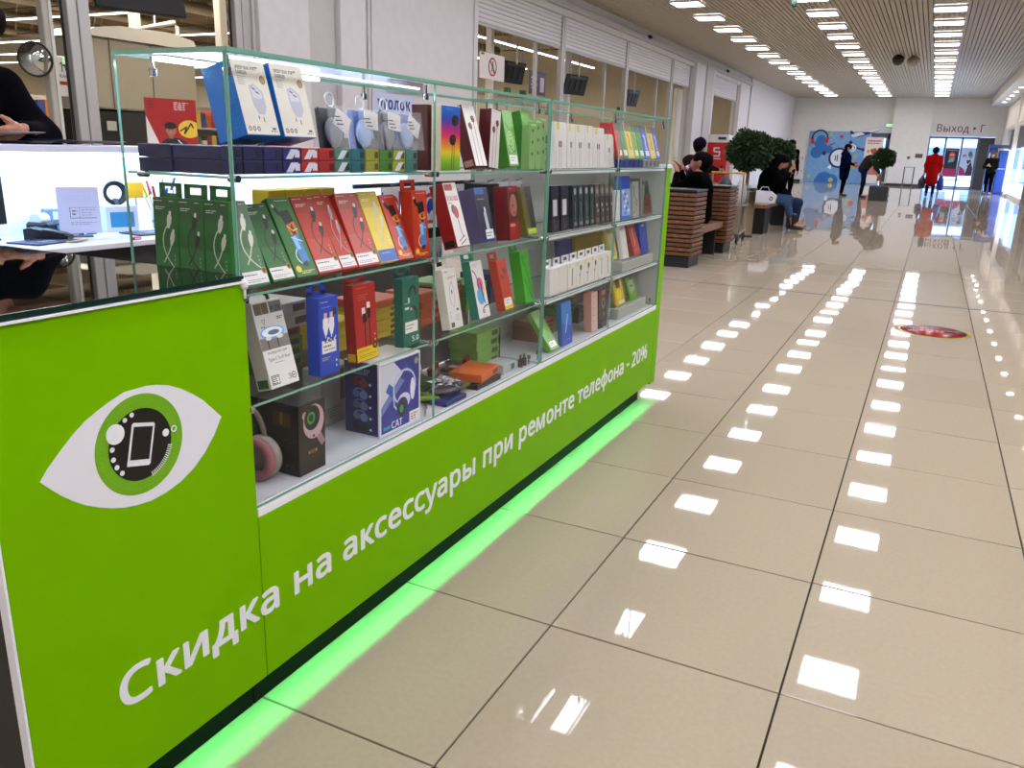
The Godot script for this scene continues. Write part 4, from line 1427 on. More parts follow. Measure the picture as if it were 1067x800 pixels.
		"teal_swirl":
			i = img(96, 224, Color(0.88, 0.87, 0.86))
			lines(i, 0.15, 0.06, 0.5, 2, Color(0.55, 0.55, 0.55), 0.03, 0.01)
			dc(i, 0.55, 0.42, 0.26, Color(0.80, 0.36, 0.52), 0.3)
			dc(i, 0.45, 0.62, 0.30, Color(0.30, 0.66, 0.84), 0.34)
			pg(i, [[0.74, 0.36], [0.88, 0.5], [0.74, 0.66]], Color(0.88, 0.72, 0.3))
			ln(i, bez([0.1, 0.16], [0.45, 0.22], [0.35, 0.4], [0.42, 0.48]), 5.0, K)
			ln(i, bez([0.62, 0.40], [0.66, 0.55], [0.6, 0.6], [0.74, 0.74]), 8.0, Color(0.25, 0.12, 0.2))
			ln(i, bez([0.98, 0.80], [0.7, 0.78], [0.4, 0.84], [0.45, 0.9]), 5.0, K)
			ln(i, bez([0.45, 0.9], [0.55, 0.94], [0.62, 0.88], [0.5, 0.86]), 4.0, K)
		"orange_ear":
			i = ear_print(Color(0.76, 0.22, 0.10), Color(0.30, 0.28, 0.36), Color(0.45, 0.10, 0.06))
			fr(i, 0.0, 0.80, 0.94, 1.0, Color(0.88, 0.78, 0.12))
			fr(i, 0.08, 0.77, 0.86, 0.93, W)
			lines(i, 0.16, 0.81, 0.5, 2, Color(0.2, 0.15, 0.2), 0.05, 0.02)
		"lime_cord":
			i = img(80, 208, Color(0.22, 0.66, 0.06))
			lines(i, 0.15, 0.10, 0.55, 2, Color(0.08, 0.3, 0.05), 0.035, 0.02)
			ln(i, bez([0.25, 0.18], [0.5, 0.36], [0.9, 0.6], [0.82, 0.94]), 4.0, K)
			ln(i, bez([0.2, 0.55], [0.5, 0.68], [0.66, 0.8], [0.82, 0.94]), 4.0, K)
			lines(i, 0.1, 0.76, 0.12, 4, Color(0.7, 0.9, 0.6), 0.04, 0.012)
		"sound":
			i = img(96, 232, Color(0.87, 0.85, 0.83))
			fr(i, 0.06, 0.02, 0.66, 0.12, Color(0.66, 0.08, 0.07))
			tx(i, "SOUND", 0.06, 0.20, 0.86, 0.08, Color(0.70, 0.07, 0.06), true)
			lines(i, 0.1, 0.31, 0.3, 1, K, 0.02, 0.014)
			ln(i, bez([0.52, 0.54], [0.6, 0.7], [0.5, 0.8], [0.7, 0.86]), 4.0, Color(0.2, 0.12, 0.12))
			dc(i, 0.38, 0.42, 0.17, Color(0.25, 0.20, 0.22), 0.2)
			dc(i, 0.52, 0.46, 0.19, Color(0.66, 0.12, 0.09), 0.24)
			ln(i, [[0.25, 0.92], [0.75, 0.84]], 3.0, K)
			ln(i, [[0.35, 0.97], [0.85, 0.90]], 3.0, K)
		"brush":
			i = img(96, 208, Color(0.07, 0.08, 0.20))
			fr(i, 0, 0, 0.7, 0.12, Color(0.10, 0.35, 0.66))
			lines(i, 0.12, 0.2, 0.5, 1, Color(0.6, 0.7, 0.9), 0.02, 0.016)
			pg(i, [[0.42, 0.46], [0.62, 0.40], [0.72, 0.80], [0.48, 0.82]], Color(0.72, 0.76, 0.82))
			fr(i, 0.5, 0.36, 0.62, 0.44, W)
			fr(i, 0.34, 0.78, 0.96, 0.96, W)
			lines(i, 0.4, 0.84, 0.45, 2, Color(0.15, 0.15, 0.2), 0.05, 0.02)
			fr(i, 0, 0.96, 1, 1, Color(0.1, 0.1, 0.55))
		"red_face":
			i = img(96, 208, Color(0.55, 0.06, 0.07))
			pg(i, [[0.05, 0.12], [1, 0.08], [1, 0.62], [0.1, 0.66]], Color(0.30, 0.16, 0.14))
			dc(i, 0.5, 0.36, 0.36, Color(0.66, 0.42, 0.34), 0.46)
			dc(i, 0.45, 0.36, 0.08, Color(0.3, 0.12, 0.12), 0.05)
			dc(i, 0.56, 0.50, 0.10, Color(0.5, 0.15, 0.14), 0.05)
			fr(i, 0, 0, 1, 0.1, Color(0.55, 0.06, 0.07))
			lines(i, 0.15, 0.04, 0.3, 1, W, 0.02, 0.014)
			fr(i, 0.1, 0.7, 0.6, 0.76, Color(0.85, 0.5, 0.45))
			lines(i, 0.1, 0.8, 0.6, 3, Color(0.8, 0.4, 0.35), 0.04, 0.014)
		"olive":
			i = img(80, 192, Color(0.10, 0.10, 0.10))
			pg(i, [[0, 0], [0.34, 0], [0.5, 0.9], [0, 0.9]], Color(0.36, 0.33, 0.10))
			lines(i, 0.4, 0.25, 0.4, 1, Color(0.5, 0.5, 0.45), 0.02, 0.014)
			fr(i, 0.1, 0.87, 1, 1, Color(0.62, 0.75, 0.16))
			lines(i, 0.2, 0.91, 0.6, 1, Color(0.85, 0.9, 0.6), 0.02, 0.02)
		"charger":
			i = img(384, 540, Color(0.82, 0.81, 0.76))
			tx(i, "SPEEDY DUAL PORT", 0.10, 0.07, 0.62, 0.05, Color(0.07, 0.07, 0.10), true)
			tx(i, "CHARGER", 0.10, 0.135, 0.32, 0.05, Color(0.07, 0.07, 0.10), true)
			lines(i, 0.1, 0.21, 0.26, 5, Color(0.5, 0.5, 0.48), 0.026, 0.01)
			dc(i, 0.85, 0.24, 0.085, Color(0.50, 0.38, 0.22))
			dc(i, 0.85, 0.24, 0.06, Color(0.66, 0.55, 0.36))
			fr(i, 0.72, 0.07, 0.78, 0.09, Color(0.2, 0.2, 0.2))
			pg(i, [[0.38, 0.34], [0.52, 0.30], [0.76, 0.40], [0.78, 0.62], [0.68, 0.72], [0.50, 0.72], [0.40, 0.6]], Color(0.66, 0.67, 0.74))
			pg(i, [[0.42, 0.36], [0.52, 0.33], [0.72, 0.42], [0.72, 0.50], [0.44, 0.5]], Color(0.76, 0.76, 0.80))
			ln(i, [[0.47, 0.36], [0.54, 0.38]], 10.0, Color(0.15, 0.12, 0.15))
			ln(i, [[0.56, 0.41], [0.64, 0.43]], 10.0, Color(0.15, 0.12, 0.15))
			fr(i, 0.46, 0.74, 0.49, 0.79, Color(0.3, 0.27, 0.25))
			fr(i, 0.60, 0.76, 0.63, 0.83, Color(0.3, 0.27, 0.25))
			for x in [0.12, 0.25, 0.38]:
				dc(i, x, 0.92, 0.05, Color(0.45, 0.40, 0.35))
				dc(i, x, 0.92, 0.028, Color(0.7, 0.68, 0.62))
			fr(i, 0.8, 0.90, 0.92, 0.93, Color(0.25, 0.2, 0.2))
			lines(i, 0.74, 0.945, 0.2, 1, K, 0.02, 0.014)
		"rainbow":
			i = img(96, 192, W)
			var gr := Gradient.new()
			gr.offsets = PackedFloat32Array([0.0, 0.18, 0.30, 0.42, 0.55, 0.72, 0.85, 1.0])
			gr.colors = PackedColorArray([Color(0.08, 0.42, 0.80), Color(0.16, 0.30, 0.72), Color(0.52, 0.16, 0.52), Color(0.78, 0.10, 0.42), Color(0.85, 0.42, 0.20), Color(0.84, 0.76, 0.10), Color(0.50, 0.70, 0.12), Color(0.34, 0.58, 0.12)])
			for y in 192:
				i.fill_rect(Rect2i(0, y, 96, 1), gr.sample(y / 191.0))
			lines(i, 0.25, 0.05, 0.35, 1, Color(0.4, 0.75, 0.95), 0.02, 0.014)
			for q in [[0.72, 0.22], [0.60, 0.52]]:
				ln(i, [[q[0], q[1]], [q[0] - 0.06, 1.0]], 3.0, Color(0.25, 0.2, 0.1))
				dc(i, q[0], q[1], 0.17, Color(0.10, 0.05, 0.08))
				dc(i, q[0] + 0.08, q[1] - 0.03, 0.1, Color(0.2, 0.08, 0.1))
		"maroon":
			i = img(64, 160, Color(0.27, 0.04, 0.07))
			for k in 9:
				dc(i, 0.3 + 0.08 * (k % 3), 0.12 + 0.08 * k, 0.04, Color(0.5, 0.2, 0.22))
		"maroon_white": i = ear_print(Color(0.86, 0.84, 0.83), Color(0.40, 0.05, 0.08), Color(0.35, 0.3, 0.32))
		"lime_ear":
			i = img(80, 200, Color(0.34, 0.64, 0.04))
			ln(i, bez([0.15, 0.22], [0.4, 0.28], [0.8, 0.5], [0.85, 0.62]), 5.0, Color(0.12, 0.26, 0.04))
			for r in [0.34, 0.24, 0.13]:
				dc(i, 0.48, 0.55, r, Color(0.70, 0.88, 0.5), r * 1.4)
				dc(i, 0.48, 0.55, r - 0.04, Color(0.34, 0.64, 0.04), r * 1.4 - 0.05)
			ln(i, bez([0.85, 0.62], [0.9, 0.75], [0.6, 0.8], [0.3, 0.62]), 4.0, Color(0.12, 0.26, 0.04))
			fr(i, 0.12, 0.80, 0.92, 0.97, W)
			lines(i, 0.2, 0.84, 0.5, 2, Color(0.25, 0.3, 0.35), 0.05, 0.018)
		"pale_green":
			i = img(64, 160, Color(0.52, 0.68, 0.42))
			for k in 3:
				fr(i, 0.25, 0.1 + k * 0.26, 0.6, 0.17 + k * 0.26, Color(0.28, 0.34, 0.14))
			fr(i, 0, 0, 1, 0.03, Color(0.75, 0.85, 0.65))
		"white_ear":
			i = img(80, 160, Color(0.86, 0.85, 0.83))
			pg(i, [[0.12, 0.0], [0.42, 0.0], [0.36, 0.16], [0.16, 0.16]], Color(0.82, 0.78, 0.35))
			for x in [0.40, 0.56]:
				fr(i, x - 0.015, 0.52, x + 0.02, 1.0, Color(0.45, 0.40, 0.42))
				fr(i, x - 0.06, 0.40, x + 0.05, 0.54, Color(0.18, 0.12, 0.20))
			lines(i, 0.12, 0.62, 0.08, 4, Color(0.6, 0.6, 0.58), 0.06, 0.02)
		"white_ear2":
			i = img(80, 104, Color(0.85, 0.84, 0.80))
			pg(i, [[0.08, 0.02], [0.3, 0.02], [0.26, 0.18], [0.1, 0.18]], Color(0.84, 0.78, 0.2))
			ln(i, bez([0.62, 0.28], [0.6, 0.5], [0.5, 0.6], [0.42, 0.9]), 4.0, Color(0.3, 0.27, 0.27))
			dc(i, 0.62, 0.28, 0.14, Color(0.2, 0.17, 0.2))
			dc(i, 0.42, 0.55, 0.06, Color(0.3, 0.25, 0.28))
		"white_dark":
			i = img(80, 104, Color(0.85, 0.84, 0.80))
			pg(i, [[0.08, 0.02], [0.3, 0.02], [0.26, 0.18], [0.1, 0.18]], Color(0.84, 0.78, 0.2))
			ln(i, [[0.55, 0.25], [0.5, 0.85]], 8.0, Color(0.12, 0.11, 0.12))
		"white_stylus":
			i = img(80, 104, Color(0.85, 0.84, 0.80))
			ln(i, [[0.5, 0.2], [0.46, 0.85]], 6.0, Color(0.1, 0.1, 0.1))
			dc(i, 0.3, 0.15, 0.1, Color(0.84, 0.78, 0.3))
		"dark_white":
			i = img(64, 128, Color(0.09, 0.08, 0.11))
			fr(i, 0.2, 0.30, 0.75, 0.66, Color(0.80, 0.78, 0.80))
			fr(i, 0.1, 0.04, 0.9, 0.22, Color(0.12, 0.12, 0.24))
			ln(i, [[0.3, 0.7], [0.4, 0.95], [0.7, 0.85]], 3.0, Color(0.5, 0.5, 0.5))
		"dark_teal":
			i = img(48, 128, Color(0.10, 0.15, 0.16))
			dc(i, 0.5, 0.14, 0.22, Color(0.62, 0.66, 0.66))
			ln(i, [[0.25, 0.2], [0.75, 0.34]], 4.0, Color(0.15, 0.40, 0.44))
			ln(i, [[0.5, 0.4], [0.55, 0.8]], 7.0, Color(0.42, 0.5, 0.5))
			fr(i, 0.25, 0.86, 0.8, 0.95, Color(0.5, 0.52, 0.5))
		"brown_pack":
			i = img(48, 128, Color(0.22, 0.19, 0.17))
			fr(i, 0, 0, 1, 0.3, Color(0.36, 0.33, 0.29))
			dc(i, 0.5, 0.16, 0.2, Color(0.62, 0.6, 0.55))
			dc(i, 0.4, 0.52, 0.14, Color(0.75, 0.73, 0.7))
			dc(i, 0.6, 0.66, 0.12, Color(0.75, 0.73, 0.7))
			fr(i, 0.25, 0.84, 0.8, 0.95, Color(0.45, 0.42, 0.38))
		"blue_white":
			i = img(64, 160, Color(0.55, 0.66, 0.82))
			fr(i, 0, 0, 1, 0.3, Color(0.08, 0.25, 0.66))
			for k in 10:
				dc(i, 0.2 + 0.6 * fmod(k * 0.37, 1.0), 0.36 + k * 0.055, 0.10, Color(0.16, 0.36, 0.72) if k % 2 else W)
			fr(i, 0, 0.92, 1, 1, Color(0.2, 0.4, 0.8))
		"green_white":
			i = img(64, 160, Color(0.60, 0.62, 0.58))
			fr(i, 0.1, 0.1, 0.3, 0.4, Color(0.05, 0.42, 0.32))
			for k in 8:
				dc(i, 0.25 + 0.5 * fmod(k * 0.43, 1.0), 0.42 + k * 0.06, 0.10, Color(0.42, 0.40, 0.36))
		"brown_toy":
			i = img(96, 128, Color(0.46, 0.49, 0.46))
			pg(i, [[0.35, 0.1], [0.6, 0.05], [0.75, 0.5], [0.3, 0.5]], Color(0.14, 0.20, 0.20))
			pg(i, [[0.25, 0.45], [0.8, 0.4], [0.9, 0.98], [0.15, 0.98]], Color(0.40, 0.22, 0.16))
			for k in 5:
				ln(i, [[0.2, 0.55 + k * 0.09], [0.85, 0.52 + k * 0.09]], 2.0, Color(0.25, 0.14, 0.11))
			dc(i, 0.2, 0.12, 0.08, K)
		"cat":
			i = img(208, 224, Color(0.86, 0.87, 0.90))
			fr(i, 0.03, 0.03, 0.97, 0.97, Color(0.12, 0.17, 0.56))
			pg(i, [[0.03, 0.03], [0.34, 0.03], [0.56, 0.22], [0.03, 0.60]], Color(0.80, 0.82, 0.88))
			pg(i, [[0.03, 0.60], [0.5, 0.28], [0.6, 0.34], [0.03, 0.72]], Color(0.42, 0.48, 0.74))
			pg(i, [[0.6, 0.03], [0.97, 0.03], [0.97, 0.4]], Color(0.08, 0.16, 0.50))
			pg(i, [[0.14, 0.40], [0.22, 0.30], [0.36, 0.40], [0.30, 0.52]], Color(0.14, 0.34, 0.66))
			pg(i, [[0.56, 0.20], [0.66, 0.12], [0.74, 0.26]], Color(0.14, 0.34, 0.66))
			var arc := []
			for k in 25:
				var a := -0.35 + (PI + 1.1) * k / 24.0
				arc.append([0.60 + cos(a) * 0.27, 0.43 - sin(a) * 0.24])
			ln(i, arc, 7.0, Color(0.74, 0.78, 0.90))
			ln(i, [[0.33, 0.5], [0.34, 0.64], [0.48, 0.78]], 6.0, Color(0.74, 0.78, 0.90))
			dc(i, 0.80, 0.50, 0.06, Color(0.86, 0.88, 0.95), 0.17)
			dc(i, 0.58, 0.62, 0.16, Color(0.80, 0.83, 0.92), 0.12)
			dc(i, 0.54, 0.70, 0.14, Color(0.10, 0.12, 0.40), 0.15)
			dc(i, 0.52, 0.72, 0.09, Color(0.04, 0.05, 0.12), 0.11)
			dc(i, 0.52, 0.72, 0.05, Color(0.15, 0.62, 0.30), 0.06)
			tx(i, "CAT", 0.27, 0.845, 0.27, 0.10, W, true)
			fr(i, 0.08, 0.88, 0.25, 0.93, Color(0.20, 0.55, 0.62))
			fr(i, 0.72, 0.82, 0.97, 0.97, W)
			lines(i, 0.75, 0.86, 0.18, 3, Color(0.5, 0.25, 0.15), 0.035, 0.014)
			dc(i, 0.9, 0.12, 0.05, Color(0.62, 0.6, 0.45))
		"cat_side":
			i = img(112, 224, Color(0.80, 0.81, 0.86))
			fr(i, 0.0, 0.0, 0.97, 0.985, Color(0.08, 0.09, 0.33))
			tx(i, "WIRELESS", 0.20, 0.09, 0.55, 0.035, Color(0.55, 0.58, 0.72), true)
			tx(i, "HEADSET", 0.24, 0.135, 0.46, 0.035, Color(0.55, 0.58, 0.72), true)
			var hc := [Color(0.45, 0.18, 0.16), Color(0.36, 0.42, 0.66), Color(0.35, 0.38, 0.50), Color(0.40, 0.46, 0.60), Color(0.04, 0.04, 0.08)]
			for k in 5:
				var y := 0.26 + k * 0.155
				var a2 := []
				for j in 13:
					a2.append([0.44 + cos(PI * j / 12.0) * 0.17, y - sin(PI * j / 12.0) * 0.06])
				ln(i, a2, 4.0, hc[k])
				dc(i, 0.34, y + 0.015, 0.10, hc[k].darkened(0.2))
				dc(i, 0.56, y + 0.025, 0.12, hc[k])
				dc(i, 0.75, y + 0.03, 0.035, Color(0.75, 0.78, 0.85))
		"black_box":
			i = img(112, 192, Color(0.055, 0.045, 0.045))
			fr(i, 0, 0.58, 1, 0.59, Color(0.35, 0.25, 0.14))
			pg(i, [[0.62, 0.50], [0.82, 0.46], [1.0, 0.62], [0.86, 0.68]], Color(0.62, 0.50, 0.54))
			dc(i, 0.22, 0.16, 0.1, Color(0.72, 0.60, 0.62))
			dc(i, 0.56, 0.28, 0.40, Color(0.74, 0.64, 0.66), 0.42)
			dc(i, 0.50, 0.22, 0.30, Color(0.10, 0.09, 0.10), 0.30)
			dc(i, 0.46, 0.22, 0.15, Color(0.22, 0.60, 0.20), 0.15)
			dc(i, 0.46, 0.22, 0.09, Color(0.08, 0.2, 0.08), 0.09)
			fr(i, 0.52, 0.47, 0.6, 0.51, Color(0.25, 0.12, 0.12))
			fr(i, 0.34, 0.685, 0.68, 0.735, Color(0.66, 0.50, 0.20))
			fr(i, 0.40, 0.695, 0.62, 0.725, Color(0.35, 0.26, 0.1))
			lines(i, 0.1, 0.76, 0.75, 2, Color(0.42, 0.28, 0.14), 0.03, 0.01)
		"black_side":
			i = img(160, 192, Color(0.06, 0.05, 0.045))
			fr(i, 0.5, 0.12, 0.86, 0.32, Color(0.30, 0.23, 0.12))
			for k in 5:
				fr(i, 0.5, 0.13 + k * 0.04, 0.86, 0.14 + k * 0.04, Color(0.10, 0.08, 0.05))
			fr(i, 0.64, 0.12, 0.70, 0.30, Color(0.5, 0.38, 0.18))
			for k in 16:
				dc(i, 0.35 + 0.6 * fmod(k * 0.387, 1.0), 0.38 + 0.24 * fmod(k * 0.71, 1.0), 0.018, Color(0.28, 0.22, 0.16))
			for k in 8:
				dc(i, 0.10 + k * 0.11, 0.88, 0.022, Color(0.38, 0.36, 0.36))
				dc(i, 0.10 + k * 0.11, 0.88, 0.012, Color(0.06, 0.05, 0.045))
		"grey_box":
			i = img(96, 128, Color(0.52, 0.52, 0.51))
			fr(i, 0.62, 0.05, 0.85, 0.62, Color(0.20, 0.19, 0.19))
			lines(i, 0.1, 0.7, 0.5, 4, Color(0.32, 0.32, 0.32), 0.05, 0.016)
		"sky_box":
			i = img(64, 160, Color(0.16, 0.46, 0.78))
			pg(i, [[0, 0.45], [1, 0.6], [1, 1], [0, 1]], Color(0.05, 0.30, 0.72))
			ln(i, [[0.6, 0.3], [0.35, 0.7]], 6.0, Color(0.66, 0.80, 0.95))
			lines(i, 0.4, 0.88, 0.4, 1, W, 0.02, 0.014)
		"pink_box":
			i = img(48, 128, Color(0.80, 0.68, 0.64))
			lines(i, 0.3, 0.1, 0.3, 5, Color(0.45, 0.2, 0.2), 0.16, 0.02)
		"watch":
			i = img(64, 128, Color(0.13, 0.10, 0.12))
			fr(i, 0, 0, 1, 0.22, Color(0.26, 0.03, 0.08))
			fr(i, 0.35, 0.03, 0.8, 0.16, Color(0.6, 0.45, 0.48))
			dc(i, 0.55, 0.36, 0.22, Color(0.5, 0.5, 0.52), 0.3)
			dc(i, 0.55, 0.36, 0.12, Color(0.1, 0.1, 0.12), 0.16)
			dc(i, 0.62, 0.66, 0.1, Color(0.45, 0.45, 0.48))
		"yellow_star":
			i = img(96, 128, Color(0.80, 0.70, 0.14))
			fr(i, 0.3, 0.03, 0.75, 0.36, Color(0.25, 0.24, 0.20))
			var st := []
			for k in 20:
				var rr := 0.42 if k % 2 == 0 else 0.24
				st.append([0.45 + cos(TAU * k / 20.0) * rr, 0.6 + sin(TAU * k / 20.0) * rr * 0.7])
			pg(i, st, Color(0.92, 0.84, 0.20))
			fr(i, 0.3, 0.84, 0.9, 0.96, W)
			lines(i, 0.4, 0.89, 0.4, 1, Color(0.3, 0.2, 0.5), 0.02, 0.02)
		"lime_pic":
			i = img(96, 128, Color(0.36, 0.60, 0.12))
			pg(i, [[0.15, 0.2], [0.8, 0.1], [0.85, 0.6], [0.25, 0.75]], Color(0.62, 0.68, 0.52))
			fr(i, 0.5, 0.02, 0.8, 0.12, Color(0.2, 0.22, 0.15))
			fr(i, 0.35, 0.35, 0.7, 0.45, Color(0.3, 0.35, 0.22))
		"lime_lean":
			i = img(80, 200, Color(0.40, 0.66, 0.16))
			fr(i, 0, 0, 1, 0.3, Color(0.55, 0.72, 0.36))
			ln(i, bez([0.3, 0.4], [0.7, 0.5], [0.6, 0.6], [0.4, 0.7]), 4.0, Color(0.2, 0.4, 0.1))
			fr(i, 0.15, 0.80, 0.85, 0.95, W)
			lines(i, 0.25, 0.84, 0.4, 2, Color(0.3, 0.3, 0.35), 0.04, 0.016)
		"red_white":
			i = img(64, 160, Color(0.62, 0.14, 0.09))
			ln(i, bez([0.6, 0.1], [0.3, 0.3], [0.7, 0.5], [0.4, 0.7]), 4.0, Color(0.9, 0.8, 0.76))
			lines(i, 0.2, 0.82, 0.5, 2, Color(0.9, 0.7, 0.65), 0.04, 0.016)
		"blue_white2":
			i = img(64, 160, Color(0.09, 0.22, 0.62))
			fr(i, 0.3, 0.05, 0.7, 0.12, Color(0.7, 0.78, 0.92))
			lines(i, 0.3, 0.25, 0.4, 6, Color(0.45, 0.56, 0.85), 0.08, 0.016)
		"yellow_edge":
			i = img(64, 160, Color(0.56, 0.56, 0.46))
			fr(i, 0.7, 0, 1, 1, Color(0.76, 0.72, 0.16))
			fr(i, 0, 0.9, 1, 1, Color(0.76, 0.72, 0.16))
		"olive_bag":
			i = img(128, 80, Color(0.56, 0.50, 0.06))
			pg(i, [[0.5, 0.5], [1, 0.2], [1, 1], [0.4, 1]], Color(0.40, 0.34, 0.05))
			for k in 8:
				dc(i, 0.5 + 0.06 * k, 0.7 + 0.1 * sin(k * 2.0), 0.05, Color(0.28, 0.22, 0.06))
			fr(i, 0.94, 0.1, 1, 1, Color(0.82, 0.76, 0.12))
		"pack_cards":
			i = img(96, 144, Color(0.86, 0.87, 0.90))
			fr(i, 0, 0.1, 0.08, 1, Color(0.12, 0.16, 0.42))
			fr(i, 0.92, 0.1, 1, 1, Color(0.12, 0.16, 0.42))
			dc(i, 0.5, 0.34, 0.38, Color(0.70, 0.16, 0.16), 0.26)
			dc(i, 0.5, 0.42, 0.34, Color(0.86, 0.87, 0.90), 0.24)
			dc(i, 0.55, 0.5, 0.26, Color(0.14, 0.24, 0.62), 0.3)
			dc(i, 0.65, 0.72, 0.2, Color(0.78, 0.80, 0.85), 0.2)
			fr(i, 0.3, 0.82, 0.75, 0.9, Color(0.70, 0.16, 0.16))
		"red_poster":
			i = img(192, 224, Color(0.62, 0.04, 0.04))
			lines(i, 0.06, 0.06, 0.12, 3, Color(0.30, 0.02, 0.02), 0.06, 0.03)
			lines(i, 0.56, 0.07, 0.3, 5, W, 0.036, 0.016)
			pg(i, [[0.0, 0.36], [0.25, 1.0], [0.0, 1.0]], Color(0.82, 0.80, 0.76))
			dc(i, 0.84, 0.62, 0.22, Color(0.86, 0.72, 0.20))
			ln(i, [[0.66, 0.66], [0.78, 0.58], [0.74, 0.72], [0.88, 0.5], [0.92, 0.58]], 6.0, Color(0.10, 0.06, 0.03))
			pg(i, [[0.22, 1.0], [0.3, 0.88], [0.44, 0.80], [0.62, 0.82], [0.76, 0.9], [0.86, 1.0]], Color(0.03, 0.03, 0.09))
			ln(i, [[0.60, 0.86], [0.72, 1.0]], 4.0, W)
			fr(i, 0.42, 0.74, 0.52, 0.84, Color(0.55, 0.34, 0.25))
			dc(i, 0.47, 0.66, 0.105, Color(0.62, 0.40, 0.30), 0.13)
			dc(i, 0.465, 0.56, 0.12, Color(0.05, 0.03, 0.03), 0.085)
			fr(i, 0.36, 0.56, 0.39, 0.64, Color(0.05, 0.03, 0.03))
			fr(i, 0.42, 0.63, 0.45, 0.64, K)
			fr(i, 0.49, 0.63, 0.52, 0.64, K)
			fr(i, 0.44, 0.70, 0.50, 0.715, Color(0.8, 0.6, 0.55))
		"paper_sheet":
			i = img(128, 144, Color(0.74, 0.76, 0.88))
			fr(i, 0.28, 0.44, 0.92, 0.68, Color(0.35, 0.38, 0.5))
			fr(i, 0.29, 0.45, 0.91, 0.67, Color(0.74, 0.76, 0.88))
			fr(i, 0.5, 0.44, 0.51, 0.68, Color(0.35, 0.38, 0.5))
			lines(i, 0.33, 0.50, 0.13, 2, Color(0.3, 0.33, 0.45), 0.07, 0.03)
			lines(i, 0.55, 0.49, 0.34, 3, Color(0.45, 0.48, 0.6), 0.055, 0.018)
			lines(i, 0.28, 0.76, 0.64, 2, Color(0.45, 0.48, 0.6), 0.045, 0.02)
			for k in 6:
				lines(i, 0.12, 0.06 + k * 0.05, 0.7, 1, Color(0.66, 0.68, 0.80), 0.05, 0.008)
		"red_card", "green_card", "yellow_card", "lime_card", "blue_card":
			var c0 := body_color(key)
			i = img(48, 112, c0)
			fr(i, 0.0, 0.0, 1.0, 0.22, c0.darkened(0.55))
			ln(i, bez([0.3, 0.3], [0.9, 0.4], [0.1, 0.6], [0.6, 0.72]), 5.0, c0.darkened(0.6) if key != "blue_card" else W)
			fr(i, 0.2, 0.77, 0.85, 0.93, W if key != "yellow_card" else Color(0.85, 0.8, 0.5))
			lines(i, 0.3, 0.82, 0.4, 2, Color(0.3, 0.3, 0.35), 0.05, 0.02)
		_:
			i = img(16, 16, body_color(key))
	return print_mat(mk, i, 0.32)

func body_color(key: String) -> Color:
	var c := {
		"cable_green_white": GREEN, "cable_green_black": GREEN, "cable_green_plain": GREEN, "cable_green_brown": GREEN, "cable_red_black": RED.darkened(0.15), "cable_red_grey": RED.darkened(0.15),
		"cable_yellow": Color(0.80, 0.70, 0.06), "fire_green": Color(0.08, 0.36, 0.10), "fire_orange": Color(0.66, 0.16, 0.06), "typec": Color(0.74, 0.71, 0.67),
		"blue_plugs": Color(0.06, 0.21, 0.62), "red_plugs": Color(0.50, 0.06, 0.06), "teal_five": Color(0.02, 0.31, 0.26), "white_loop": Color(0.78, 0.76, 0.71),
		"teal_swirl": Color(0.05, 0.42, 0.34), "orange_ear": Color(0.64, 0.18, 0.09), "lime_cord": Color(0.16, 0.52, 0.05), "sound": Color(0.52, 0.04, 0.04),
		"brush": Color(0.30, 0.29, 0.42), "plain_blue": Color(0.04, 0.13, 0.40), "red_face": Color(0.38, 0.04, 0.05), "olive": Color(0.36, 0.33, 0.10), "charger": Color(0.0, 0.36, 0.64),
		"maroon": Color(0.25, 0.03, 0.06), "rainbow": Color(0.75, 0.72, 0.62), "pale_green": Color(0.48, 0.64, 0.38), "white_ear": Color(0.82, 0.81, 0.78), "plain_red": Color(0.66, 0.12, 0.10),
		"red_card": Color(0.70, 0.12, 0.07), "green_card": Color(0.12, 0.52, 0.18), "yellow_card": Color(0.82, 0.70, 0.12), "lime_card": Color(0.40, 0.64, 0.08), "blue_card": Color(0.10, 0.28, 0.74),
		"dark_white": Color(0.08, 0.08, 0.10), "dark_teal": Color(0.10, 0.14, 0.15), "brown_pack": Color(0.22, 0.19, 0.17), "plain_white": Color(0.82, 0.81, 0.77), "blue_white": Color(0.30, 0.42, 0.66),
		"green_white": Color(0.55, 0.57, 0.53), "brown_toy": Color(0.42, 0.44, 0.42), "white_dark": Color(0.82, 0.81, 0.77), "white_ear2": Color(0.82, 0.81, 0.77), "white_stylus": Color(0.82, 0.81, 0.77),
		"olive_bag": Color(0.5, 0.45, 0.06), "yellow_edge": Color(0.6, 0.58, 0.3), "red_white": Color(0.45, 0.16, 0.12), "blue_white2": Color(0.07, 0.18, 0.5), "sky_box": Color(0.10, 0.34, 0.58),
		"pink_box": Color(0.62, 0.46, 0.42), "watch": Color(0.16, 0.05, 0.08), "yellow_star": Color(0.7, 0.6, 0.1), "lime_pic": Color(0.3, 0.5, 0.1), "cat": Color(0.80, 0.81, 0.86), "black_box": Color(0.05, 0.045, 0.045),
		"grey_box": Color(0.5, 0.5, 0.49), "lime_lean": Color(0.30, 0.55, 0.10), "maroon_white": Color(0.28, 0.03, 0.06), "lime_ear": Color(0.16, 0.44, 0.03),
	}
	return c.get(key, Color(0.5, 0.5, 0.5))

